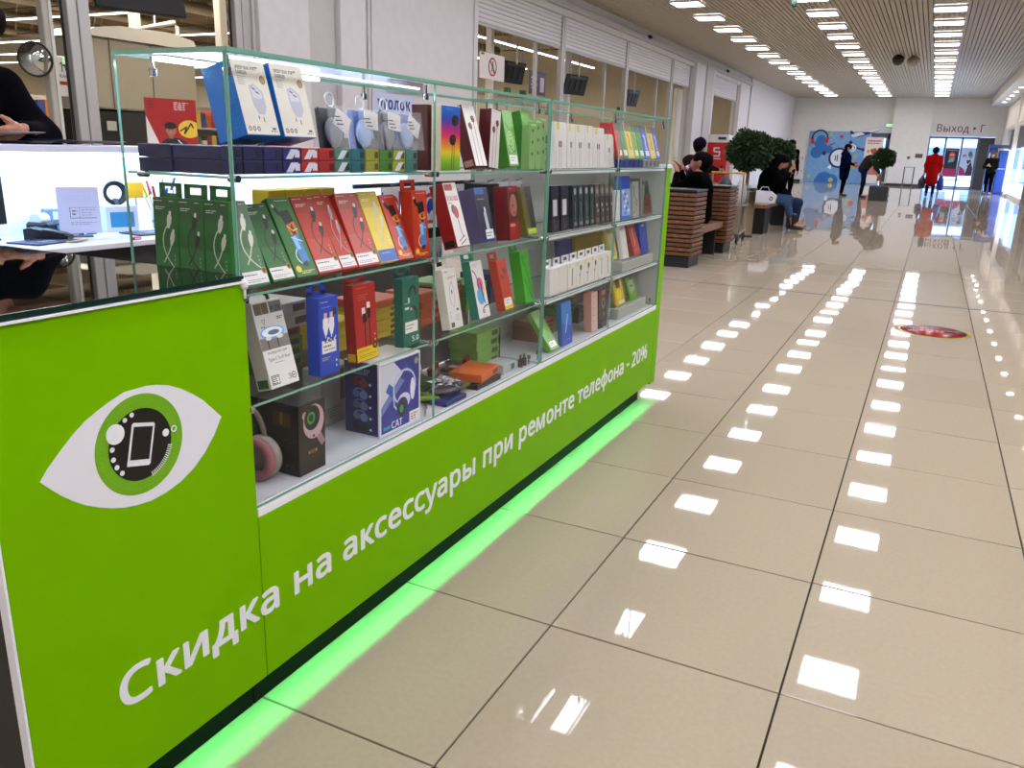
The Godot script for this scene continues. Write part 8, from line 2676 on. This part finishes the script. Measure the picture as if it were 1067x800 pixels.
	box(s, Vector3(0, 0.055, 0), Vector3(0.11, 0.11, 0.035), 0.004)
	put(s, "box", mat(Color(0.42, 0.50, 0.66), 0.5), ob)
	s = S()
	box(s, Vector3(0.015, 0.08, 0.0182), Vector3(0.06, 0.035, 0.001))
	put(s, "white_label", mat(Color(0.85, 0.86, 0.9), 0.5), ob)
	for k in 3:
		var c := thing("small_tub", "small %s tub among the clutter on the desk" % ["light blue", "clear white", "dark"][k], "tub", Vector3(-2.70 + 0.02 * k, 0.8015, -1.22 - 0.055 * k))
		s = S()
		lathe(s, [Vector2(0, 0), Vector2(0.022, 0), Vector2(0.024, 0.034), Vector2(0.02, 0.036), Vector2(0, 0.036)], 16, Transform3D())
		put(s, "tub", mat([Color(0.25, 0.55, 0.72), Color(0.7, 0.74, 0.8), Color(0.12, 0.14, 0.2)][k], 0.35), c)
		s = S()
		cyl(s, Vector3(0, 0.036, 0), Vector3(0, 0.042, 0), 0.023, 0.023, 16)
		put(s, "lid", mat([Color(0.35, 0.62, 0.78), Color(0.8, 0.82, 0.88), Color(0.3, 0.34, 0.42)][k], 0.4), c)
	var bx := thing("tool_box", "white and sky blue carton holding a coil of black cable on the desk", "box", Vector3(-2.70, 0.8015, -1.51), PI / 2 - 0.3)
	s = S()
	box(s, Vector3(0, 0.06, 0), Vector3(0.15, 0.12, 0.10), 0.003)
	put(s, "carton", mat(Color(0.74, 0.78, 0.86), 0.5), bx)
	s = S()
	box(s, Vector3(0.0, 0.055, 0.0505), Vector3(0.11, 0.07, 0.001))
	put(s, "blue_print", mat(Color(0.14, 0.50, 0.70), 0.5), bx)
	var co := thing("cable_coil", "coil of black cable standing on the sky blue carton", "cable", Vector3(-2.70, 0.9225, -1.505), PI / 2 - 0.3)
	s = S()
	for r in 3:
		var ring := []
		for j in 20:
			ring.append(Vector3(cos(TAU * j / 20) * (0.040 + 0.006 * r), 0.054 + sin(TAU * j / 20) * (0.040 + 0.006 * r), 0.008 * (r - 1)))
		tube(s, ring, 0.006, 6, true)
	put(s, "coil", mat(Color(0.05, 0.05, 0.07), 0.5), co)
	s = S()
	box(s, Vector3(0, 0.014, 0), Vector3(0.016, 0.03, 0.034), 0.003)
	put(s, "tie", mat(Color(0.3, 0.32, 0.4), 0.5), co)
	var yn := thing("note_card", "yellow note card clipped above the tools on the desk", "note", Vector3(-2.70, 0.985, -1.62), PI / 2 - 0.3)
	s = S()
	box(s, Vector3(0, 0.0, 0), Vector3(0.075, 0.075, 0.002), 0.0)
	put(s, "card", mat(Color(0.86, 0.66, 0.05), 0.6), yn)
	s = S()
	box(s, Vector3(0.0, -0.11, -0.002), Vector3(0.008, 0.145, 0.003))
	put(s, "stick", mat(Color(0.6, 0.6, 0.62), 0.4), yn)
	var cup := thing("tool_cup", "grey cup for tools on the desk beside the green boxes", "cup", Vector3(-2.66, 0.8015, -1.72))
	s = S()
	lathe(s, [Vector2(0, 0), Vector2(0.038, 0), Vector2(0.042, 0.10), Vector2(0.039, 0.10), Vector2(0.035, 0.006), Vector2(0, 0.006)], 18, Transform3D())
	put(s, "cup", mat(Color(0.66, 0.68, 0.76), 0.35), cup)
	s = S()
	cyl(s, Vector3(0, 0.03, 0), Vector3(0, 0.04, 0), 0.0405, 0.041, 18, false)
	put(s, "band", mat(Color(0.4, 0.42, 0.5), 0.4), cup)
	var tc := [Color(0.10, 0.25, 0.66), Color(0.66, 0.08, 0.12), Color(0.75, 0.70, 0.10), Color(0.60, 0.10, 0.16), Color(0.5, 0.5, 0.55), Color(0.20, 0.24, 0.4)]
	var tn := ["blue brush", "red handled tool", "yellow handled tool", "dark red tool", "steel tweezers", "dark blue tool"]
	for k in 6:
		var a := TAU * k / 6.0
		var d := Vector3(cos(a) * 0.35, 1, sin(a) * 0.35).normalized()
		var tl := thing("hand_tool", "%s standing in the grey cup on the desk" % tn[k], "tool", Vector3(-2.66, 0.8095, -1.72))
		s = S()
		cyl(s, Vector3(cos(a) * 0.012, 0, sin(a) * 0.012), Vector3(cos(a) * 0.012, 0, sin(a) * 0.012) + d * (0.13 + 0.012 * k), 0.0035, 0.003, 6)
		put(s, "shaft", mat(Color(0.5, 0.5, 0.55), 0.3, 0.6), tl)
		s = S()
		cyl(s, d * (0.125 + 0.012 * k), d * (0.20 + 0.010 * k), 0.008, 0.006, 8)
		put(s, "grip", mat(tc[k], 0.4), tl)
	var rt := thing("price_tag", "small red tag lying at the front of the desk", "tag", Vector3(-2.335, 0.8018, -1.30), 0.2)
	s = S()
	box(s, Vector3(0, 0.006, 0), Vector3(0.02, 0.012, 0.05), 0.002)
	put(s, "tag", mat(Color(0.66, 0.16, 0.26), 0.5), rt)
	s = S()
	box(s, Vector3(0.0103, 0.006, 0), Vector3(0.001, 0.005, 0.035))
	put(s, "print", mat(Color(0.9, 0.75, 0.8), 0.5), rt)
	for k in 3:
		var p := thing("document", "%s lying flat on the white desk" % ["dark blue folder by the terminal", "yellow slip under the terminal", "dark flat folder right of the notice sheet"][k], "document", Vector3([-2.52, -2.47, -2.50][k], 0.8018, [-1.0, -1.10, -1.52][k]), [0.2, 0.4, -0.1][k])
		s = S()
		box(s, Vector3(0, 0.003, 0), Vector3(0.16, 0.006, 0.22) if k != 1 else Vector3(0.06, 0.004, 0.12), 0.001)
		put(s, "cover", mat([Color(0.08, 0.09, 0.28), Color(0.80, 0.66, 0.08), Color(0.10, 0.12, 0.22)][k], 0.4), p)
		s = S()
		box(s, Vector3(0.03, 0.0075 if k != 1 else 0.0055, 0.02), Vector3(0.03, 0.003, 0.07))
		put(s, "clip", mat(Color(0.5, 0.52, 0.6), 0.3), p)
	# ---- floor sticker
	var fs := thing("floor_sticker", "round red floor sticker with a pale yellow rim and dark footprints", "sticker", Vector3(0.915, 0.0008, -5.685))
	s = S()
	lathe(s, [Vector2(0, 0), Vector2(0.262, 0), Vector2(0.262, 0.0008), Vector2(0, 0.0008)], 48, Transform3D())
	put(s, "yellow_rim", mat(Color(0.80, 0.70, 0.30), 0.25), fs)
	s = S()
	lathe(s, [Vector2(0, 0.0008), Vector2(0.235, 0.0008), Vector2(0.235, 0.0014), Vector2(0, 0.0014)], 48, Transform3D())
	put(s, "red_disc", mat(Color(0.55, 0.07, 0.09), 0.25), fs)
	s = S()
	for j in 48:
		var a0 := TAU * j / 48.0
		var a1 := TAU * (j + 1) / 48.0
		quad(s, Vector3(cos(a0) * 0.222, 0.0019, sin(a0) * 0.222), Vector3(cos(a0) * 0.236, 0.0019, sin(a0) * 0.236), Vector3(cos(a1) * 0.236, 0.0019, sin(a1) * 0.236), Vector3(cos(a1) * 0.222, 0.0019, sin(a1) * 0.222), Vector3(0, -1, 0))
	put(s, "dark_ring", mat(Color(0.12, 0.04, 0.05), 0.25), fs)
	for q in [[0.11, 0.05, 0.4], [0.12, -0.05, -0.2], [-0.13, 0.06, 0.2], [-0.12, -0.06, -0.3]]:
		s = S()
		lathe(s, [Vector2(0, 0.0016), Vector2(0.03, 0.0016), Vector2(0.03, 0.0021), Vector2(0, 0.0021)], 14, Transform3D(Basis(Vector3.UP, q[2]) * Basis.from_scale(Vector3(1.4, 1, 0.75)), Vector3(q[0], 0, q[1])))
		put(s, "footprint", mat(Color(0.05, 0.04, 0.04) if q[0] > 0.0 else Color(0.40, 0.36, 0.34), 0.3), fs)
	for k in 3:
		s = S()
		for j in 5:
			box(s, Vector3(-0.07 + 0.034 * j, 0.0017, 0.035 - 0.04 * k), Vector3(0.024, 0.0006, 0.014))
		put(s, "print_row", mat([Color(0.75, 0.28, 0.25), Color(0.86, 0.70, 0.62), Color(0.80, 0.58, 0.2)][k], 0.3), fs).set_meta("kind", "stuff")
	# ---- ceiling loudspeakers
	for k in 2:
		var sp := thing("ceiling_speaker", "%s round loudspeaker hanging under the slats" % ["dark", "pale"][k], "speaker", Vector3([-0.72, -0.32][k], 4.14, [-27.6, -28.0][k]))
		s = S()
		lathe(s, [Vector2(0, -0.12), Vector2(0.10, -0.10), Vector2(0.16, -0.02), Vector2(0.17, 0.08), Vector2(0.10, 0.14), Vector2(0, 0.15)], 20, Transform3D(Basis(Vector3.RIGHT, 0.6), Vector3.ZERO))
		put(s, "shell", mat([Color(0.20, 0.18, 0.16), Color(0.66, 0.62, 0.56)][k], 0.6), sp)
		s = S()
		cyl(s, Vector3(0, 0.08, 0), Vector3(0, 0.165, 0), 0.02, 0.02, 8)
		put(s, "stem", mat(Color(0.5, 0.48, 0.45), 0.4), sp)
	var hg := thing("ceiling_sensor", "small green and white fitting hanging from the slats by the middle lights", "fixture", Vector3(-1.96, 3.96, -15.4))
	s = S()
	lathe(s, [Vector2(0, -0.10), Vector2(0.05, -0.06), Vector2(0.06, 0.06), Vector2(0.03, 0.10), Vector2(0.012, 0.11), Vector2(0.012, 0.345), Vector2(0, 0.345)], 14, Transform3D())
	put(s, "body", mat(Color(0.50, 0.58, 0.54), 0.4), hg)
	s = S()
	ball(s, Vector3(0.0, -0.09, 0), Vector3(0.045, 0.04, 0.045), 6)
	put(s, "green_cap", mat(Color(0.10, 0.30, 0.22), 0.3), hg)
	# ---- notice on the white wall, seen through the showcase
	var ug := thing("notice_board", "pale notice board with blue lettering on the white wall", "sign", Vector3(WX + 0.03, 1.76, -9.28))
	s = S()
	box(s, Vector3(0, 0.0, 0), Vector3(0.03, 0.36, 1.02), 0.004)
	put(s, "board", mat(Color(0.70, 0.74, 0.84), 0.45), ug)
	lettering("уголок", "letters", mat(Color(0.06, 0.18, 0.46), 0.5), ug, Vector3(0.016, -0.10, 0.42), KB, 0.84, 0.20, true)
	var dp := thing("brown_reflection_board", "dim brown reflection modelled as a dark board above the pale notice board", "notice", Vector3(WX + 0.03, 2.07, -9.6))  # flat brown board paints a dim reflection
	s = S()
	box(s, Vector3.ZERO, Vector3(0.03, 0.16, 0.9), 0.004)
	put(s, "frame", mat(Color(0.24, 0.15, 0.14), 0.4), dp)
	s = S()
	for k in 3:
		box(s, Vector3(0.016, 0.0, -0.28 + 0.28 * k), Vector3(0.002, 0.11, 0.2))
	put(s, "paler_patches", mat(Color(0.38, 0.26, 0.24), 0.5), dp).set_meta("kind", "stuff")
	# ---- far end: hand rail and wall boxes
	var hr := thing("hand_rail", "slim metal rail frame before the white pilaster by the entrance", "rail", Vector3(-0.39, 0, -46.2))
	s = S()
	tube(s, [Vector3(-0.22, 0, 0), Vector3(-0.22, 0.95, 0), Vector3(0.22, 0.95, 0), Vector3(0.22, 0, 0)], 0.03, 8)
	put(s, "rail", mat(Color(0.35, 0.32, 0.26), 0.4, 0.6), hr)
	s = S()
	cyl(s, Vector3(-0.22, 0.0, 0), Vector3(-0.22, 0.02, 0), 0.07, 0.07, 12)
	put(s, "foot_plate", mat(Color(0.3, 0.3, 0.3), 0.4), hr)
	var wl := thing("wall_plate", "dark lettered plate on the white pilaster by the entrance", "plate", Vector3(0.0, 1.52, FZ + 0.37))
	s = S()
	box(s, Vector3(-0.06, 0, 0), Vector3(0.34, 0.2, 0.03), 0.005)
	put(s, "plate", mat(Color(0.35, 0.30, 0.26), 0.5), wl)
	s = S()
	box(s, Vector3(-0.52, -0.1, 0.0), Vector3(0.12, 0.14, 0.05), 0.02)
	put(s, "button_box", mat(Color(0.3, 0.3, 0.34), 0.5), wl)
	var ac := thing("wall_cabinet", "low white cabinet at the left end of the mural wall", "cabinet", Vector3(-6.0, 0.12, FZ + 0.12))
	s = S()
	box(s, Vector3(0, 0.62, 0), Vector3(0.78, 1.24, 0.2), 0.01)
	put(s, "body", mat(Color(0.78, 0.76, 0.73), 0.5), ac)
	s = S()
	for y in [0.45, 1.1]:
		box(s, Vector3(0.3, y, 0.105), Vector3(0.05, 0.06, 0.012))
	put(s, "red_latch", mat(Color(0.5, 0.1, 0.08), 0.5), ac)
	var rb := thing("roll_up_banner", "white roll-up banner with a red heading and orange food before the grey door", "banner", Vector3(-2.2, 0, FZ + 0.6))
	var bi := img(96, 200, Color(0.82, 0.78, 0.74))
	lines(bi, 0.12, 0.06, 0.76, 1, Color(0.55, 0.10, 0.10), 0.03, 0.03)
	lines(bi, 0.12, 0.115, 0.7, 1, Color(0.55, 0.10, 0.10), 0.03, 0.02)
	pg(bi, [[0.3, 0.26], [0.6, 0.22], [0.9, 0.36], [0.85, 0.42], [0.4, 0.34]], Color(0.62, 0.26, 0.08))
	dc(bi, 0.2, 0.3, 0.08, Color(0.75, 0.5, 0.3))
	fr(bi, 0, 0.5, 1, 0.8, Color(0.70, 0.40, 0.34))
	s = S()
	box(s, Vector3(0, 1.2, 0), Vector3(0.86, 2.35, 0.012))
	put(s, "panel", mat(Color(0.8, 0.78, 0.75), 0.5), rb)
	sheet("printed_side", print_mat("banner_print", bi), rb, Vector3(0, 1.2, 0.0075), Vector3(0.42, 0, 0), Vector3(0, 1.16, 0))
	s = S()
	box(s, Vector3(0, 0.04, 0), Vector3(0.9, 0.07, 0.2), 0.01)
	put(s, "base", mat(Color(0.55, 0.55, 0.56), 0.35, 0.6), rb)
	# ---- supermarket checkout zone behind the partition
	var post := thing("post", "slim pale post carrying the round mirror behind the partition", "post", Vector3(-7.45, 0, -4.645))
	s = S()
	box(s, Vector3(0, 1.9, 0), Vector3(0.10, 3.8, 0.11), 0.01)
	put(s, "shaft", mat(Color(0.74, 0.72, 0.68), 0.45), post)
	s = S()
	box(s, Vector3(0.056, 1.6, -0.02), Vector3(0.012, 3.2, 0.03))
	put(s, "light_edge", mat(Color(0.85, 0.85, 0.83), 0.4), post)
	var mi := thing("convex_mirror", "round convex safety mirror fixed to the pale post", "mirror", Vector3(-7.28, 1.93, -4.37))
	s = S()
	lathe(s, [Vector2(0.0, 0.07), Vector2(0.06, 0.063), Vector2(0.11, 0.042), Vector2(0.155, 0.0)], 28, Transform3D(Basis(Vector3(0.55, 0.1, 0.83).normalized().cross(Vector3.UP).normalized(), Vector3(0.55, -0.12, 0.83).normalized(), Vector3(0.55, -0.12, 0.83).normalized().cross(Vector3(0.55, 0.1, 0.83).normalized().cross(Vector3.UP).normalized()).normalized() * -1.0), Vector3.ZERO))
	put(s, "mirror_dome", mat(Color(0.85, 0.86, 0.86), 0.03, 1.0), mi)
	s = S()
	var rg := []
	var mb := Basis.looking_at(Vector3(-0.55, 0.12, -0.83), Vector3.UP)
	for j in 28:
		rg.append(mb * Vector3(cos(TAU * j / 28) * 0.155, sin(TAU * j / 28) * 0.155, 0))
	tube(s, rg, 0.012, 6, true)
	put(s, "rim", mat(Color(0.1, 0.1, 0.1), 0.4), mi)
	s = S()
	cyl(s, Vector3(0, 0, 0), Vector3(-0.14, 0.0, -0.24), 0.014, 0.014, 8)
	put(s, "arm", mat(Color(0.12, 0.12, 0.13), 0.4), mi)
	var gl := thing("checkout_lamp", "small green lamp on the post above the till number", "lamp", Vector3(-7.40, 1.96, -4.80))
	s = S()
	box(s, Vector3.ZERO, Vector3(0.06, 0.07, 0.06), 0.008)
	put(s, "lamp", glow(Color(0.08, 0.85, 0.45), 0.9), gl)
	s = S()
	box(s, Vector3(0, -0.045, 0), Vector3(0.066, 0.02, 0.066), 0.003)
	put(s, "socket", mat(Color(0.06, 0.3, 0.18), 0.4), gl)
	var s10 := thing("till_sign", "white till sign reading 10 with a red band", "sign", Vector3(-8.5, 1.88, -5.66))
	s = S()
	box(s, Vector3.ZERO, Vector3(0.05, 0.44, 0.44), 0.006)
	put(s, "board", mat(Color(0.86, 0.85, 0.83), 0.45), s10)
	s = S()
	box(s, Vector3(0.026, -0.075, 0), Vector3(0.004, 0.04, 0.44))
	put(s, "red_band", mat(Color(0.66, 0.08, 0.06), 0.45), s10)
	lettering("10", "digits", mat(Color(0.10, 0.09, 0.09), 0.5), s10, Vector3(0.027, 0.045, 0.17), KB, 0.125, 0.11)
	lettering("КАССА", "letters", mat(Color(0.25, 0.24, 0.24), 0.5), s10, Vector3(0.027, -0.015, 0.18), KB, 0.19, 0.038)
	var bo := thing("checkout_booth", "beige checkout booth with a rounded white roof behind the partition", "booth", Vector3(-9.0, 0, -7.15))
	s = S()
	box(s, Vector3(-0.35, 2.0, 0), Vector3(0.7, 0.86, 1.75), 0.02)
	put(s, "beige_panel", mat(Color(0.66, 0.63, 0.56), 0.5), bo)
	s = S()
	prism(s, PackedVector2Array([Vector2(-0.9, 2.44), Vector2(0.9, 2.44), Vector2(0.82, 2.56), Vector2(0.4, 2.62), Vector2(-0.4, 2.60), Vector2(-0.78, 2.54)]), -0.7, 0.05, Transform3D(KB, Vector3.ZERO))
	put(s, "rounded_roof", mat(Color(0.82, 0.81, 0.78), 0.45), bo)
	for z in [0.55, -0.1]:
		s = S()
		box(s, Vector3(0.004, 2.0, z), Vector3(0.012, 0.84, 0.012))
		put(s, "seam", mat(Color(0.42, 0.40, 0.36), 0.5), bo)
	s = S()
	box(s, Vector3(-0.4, 0.78, 0.25), Vector3(0.6, 1.56, 1.2), 0.02)
	put(s, "black_cabinet", mat(Color(0.03, 0.03, 0.04), 0.35), bo)
	s = S()
	box(s, Vector3(-0.09, 1.36, 0.55), Vector3(0.02, 0.12, 0.14))
	put(s, "paper_tag", mat(Color(0.8, 0.8, 0.8), 0.5), bo)
	var ar := thing("gate_arch", "white tubular gate arch standing over the checkout booth", "arch", Vector3(-9.95, 0, -8.2))
	s = S()
	tube(s, [Vector3(0, 0, 0.42), Vector3(0, 2.72, 0.42), Vector3(0, 2.92, -0.36), Vector3(0, 2.86, -0.42), Vector3(0, 0, -0.42)], 0.035, 10)
	put(s, "frame", mat(Color(0.78, 0.78, 0.76), 0.4), ar)
	s = S()
	cyl(s, Vector3(0, 2.82, 0.0), Vector3(0, 4.6, 0.0), 0.015, 0.015, 6)
	put(s, "hanger", mat(Color(0.8, 0.8, 0.8), 0.4), ar)
	for q in [[-8.5, -8.06, "pale post at the right end of the checkout zone"], [-10.2, -8.05, "pale post left of the gate arch"], [-7.5, -14.2, "pale post inside the first shutter bay"], [-7.5, -18.2, "pale post inside the second shutter bay"]]:
		var p := thing("post", q[2], "post", Vector3(q[0], 0, q[1]))
		s = S()
		box(s, Vector3(0, 1.95, 0), Vector3(0.13, 3.9, 0.13), 0.012)
		put(s, "shaft", mat(Color(0.80, 0.79, 0.76), 0.4), p)
		s = S()
		box(s, Vector3(0.066, 1.4, 0.03), Vector3(0.01, 0.3, 0.05))
		put(s, "bracket", mat(Color(0.5, 0.5, 0.5), 0.4), p)
	hung_monitor("large black screen hanging at the top left, seen from below", Vector3(-7.2, 2.95, -5.55), PI / 2 - 0.35, 0.95, 0.48, -0.35)
	hung_monitor("black till monitor beside the no entry sign", Vector3(-7.2, 2.93, -14.75), -PI / 2 - 0.2, 0.70, 0.42, -0.25)
	hung_monitor("black till monitor in the second shutter bay", Vector3(-7.2, 2.97, -18.1), -PI / 2 - 0.2, 0.9, 0.46, -0.25)
	hung_monitor("black till monitor in the third shutter bay", Vector3(-7.2, 2.93, -22.3), -PI / 2 - 0.2, 0.7, 0.44, -0.25)
	var np := thing("no_entry_sign", "white sign with a red crossed circle over a walking figure", "sign", Vector3(-7.0, 2.70, -13.36))
	s = S()
	box(s, Vector3.ZERO, Vector3(0.02, 0.46, 0.98), 0.003)
	put(s, "board", mat(Color(0.84, 0.81, 0.78), 0.45), np)
	var nx := Transform3D(KB, Vector3(0.0105, 0, 0))
	s = S()
	ringpoly(s, 0.0, 0.0, 0.135, 0.165, 0.0, 0.003, nx)
	prism(s, PackedVector2Array([Vector2(-0.115, 0.095), Vector2(-0.095, 0.115), Vector2(0.115, -0.095), Vector2(0.095, -0.115)]), 0.0, 0.004, nx)
	put(s, "red_ring", mat(Color(0.55, 0.06, 0.05), 0.5), np)
	s = S()
	prism(s, circle(0.01, 0.085, 0.022, 12), 0.0, 0.002, nx)
	prism(s, PackedVector2Array([Vector2(-0.02, 0.055), Vector2(0.03, 0.055), Vector2(0.035, -0.01), Vector2(0.06, -0.10), Vector2(0.035, -0.10), Vector2(0.005, -0.02), Vector2(-0.035, -0.10), Vector2(-0.06, -0.095), Vector2(-0.02, 0.0)]), 0.0, 0.002, nx)
	put(s, "walking_figure", mat(Color(0.08, 0.07, 0.07), 0.5), np)
	s = S()
	box(s, Vector3(0.011, 0.2, 0.4), Vector3(0.003, 0.035, 0.12))
	put(s, "red_tab", mat(Color(0.55, 0.1, 0.1), 0.5), np)
	s = S()
	for z in [-0.4, 0.4]:
		cyl(s, Vector3(0, 0.22, z), Vector3(0, 3.0, z), 0.006, 0.006, 5)
	put(s, "hanging_wires", mat(Color(0.5, 0.5, 0.5), 0.4), np).set_meta("kind", "stuff")
	var pp := thing("hanging_poster", "purple hanging poster with white lettering and a pale bottle", "poster", Vector3(-7.3, 2.62, -16.05))
	s = S()
	box(s, Vector3.ZERO, Vector3(0.02, 0.48, 0.84), 0.01)
	put(s, "board", mat(Color(0.17, 0.10, 0.24), 0.45), pp)
	s = S()
	for k in 4:
		box(s, Vector3(0.0115, 0.10 - 0.07 * k, 0.2), Vector3(0.003, 0.035, 0.30 - 0.05 * (k % 2)))
	put(s, "white_print", mat(Color(0.75, 0.70, 0.78), 0.5), pp).set_meta("kind", "stuff")
	s = S()
	box(s, Vector3(0.0115, -0.02, -0.22), Vector3(0.003, 0.30, 0.2))
	put(s, "pale_bottle", mat(Color(0.74, 0.66, 0.70), 0.5), pp)
	s = S()
	cyl(s, Vector3(0, 0.23, 0), Vector3(0, 2.9, 0), 0.006, 0.006, 5)
	put(s, "hanging_wire", mat(Color(0.5, 0.5, 0.5), 0.4), pp)
	for k in 4:
		var g := thing("till_lamp", "small green till lamp seen over the glass, %s from the left" % ["first", "second", "third", "fourth"][k], "lamp", Vector3(-7.6, 2.40, [-15.2, -15.95, -18.4, -22.3][k]))
		s = S()
		box(s, Vector3(0, 0.0, 0), Vector3(0.10, 0.14, 0.16), 0.012)
		put(s, "lamp", mat(Color(0.05, 0.36, 0.16), 0.35) if k != 2 else glow(Color(0.1, 0.9, 0.4), 0.8), g)
		s = S()
		cyl(s, Vector3(0, -2.40, 0), Vector3(0, -0.07, 0), 0.018, 0.018, 8)
		put(s, "pole", mat(Color(0.5, 0.5, 0.48), 0.4), g)
	var wp := thing("white_partition", "bright white partition standing inside the narrow shutter bay", "partition", Vector3(-7.6, 0, -29.3))
	s = S()
	box(s, Vector3(0, 1.7, 0), Vector3(0.12, 3.4, 2.6), 0.01)
	put(s, "panel", mat(Color(0.86, 0.85, 0.82), 0.5), wp)
	s = S()
	box(s, Vector3(0.065, 1.1, 0.2), Vector3(0.012, 0.02, 2.2))
	put(s, "rail", mat(Color(0.6, 0.6, 0.58), 0.4), wp)
	# shelves of groceries in the distance
	var pal := [Color(0.62, 0.12, 0.10), Color(0.78, 0.66, 0.18), Color(0.20, 0.40, 0.18), Color(0.16, 0.24, 0.5), Color(0.78, 0.76, 0.72), Color(0.66, 0.36, 0.12), Color(0.45, 0.2, 0.3)]
	for q in [[-11.5, -8.6, 9.0, "grocery shelves behind the checkout booth"], [-11.5, -20.0, 12.0, "grocery shelves behind the shutter bays"], [-17.0, -14.0, 16.0, "long grocery shelves farther back in the supermarket"]]:
		var g := thing("grocery_shelf", q[3], "shelf", Vector3(q[0], 0, q[1]))
		var L: float = q[2]
		for y in [0.12, 0.55, 0.98, 1.41]:
			s = S()
			box(s, Vector3(0, y, 0), Vector3(0.5, 0.03, L), 0.003)
			put(s, "shelf_board", mat(Color(0.75, 0.74, 0.72), 0.5), g)
		s = S()
		box(s, Vector3(-0.24, 0.9, 0), Vector3(0.03, 1.8, L))
		put(s, "back_panel", mat(Color(0.62, 0.6, 0.56), 0.6), g)
		for c in pal.size():
			s = S()
			var n := 0
			for y in [0.135, 0.565, 0.995, 1.425]:
				var z := -L / 2 + 0.1
				while z < L / 2 - 0.1:
					n += 1
					var w := 0.07 + 0.05 * absf(sin(n * 1.7 + y))
					if (n * 5 + int(y * 7.0)) % pal.size() == c:
						var hh := 0.2 + 0.1 * absf(sin(n * 2.3))
						box(s, Vector3(0.06, y + hh / 2, z), Vector3(0.26, hh, w * 0.9))
					z += w + 0.01
			put(s, "goods", mat(pal[c], 0.5), g).set_meta("kind", "stuff")
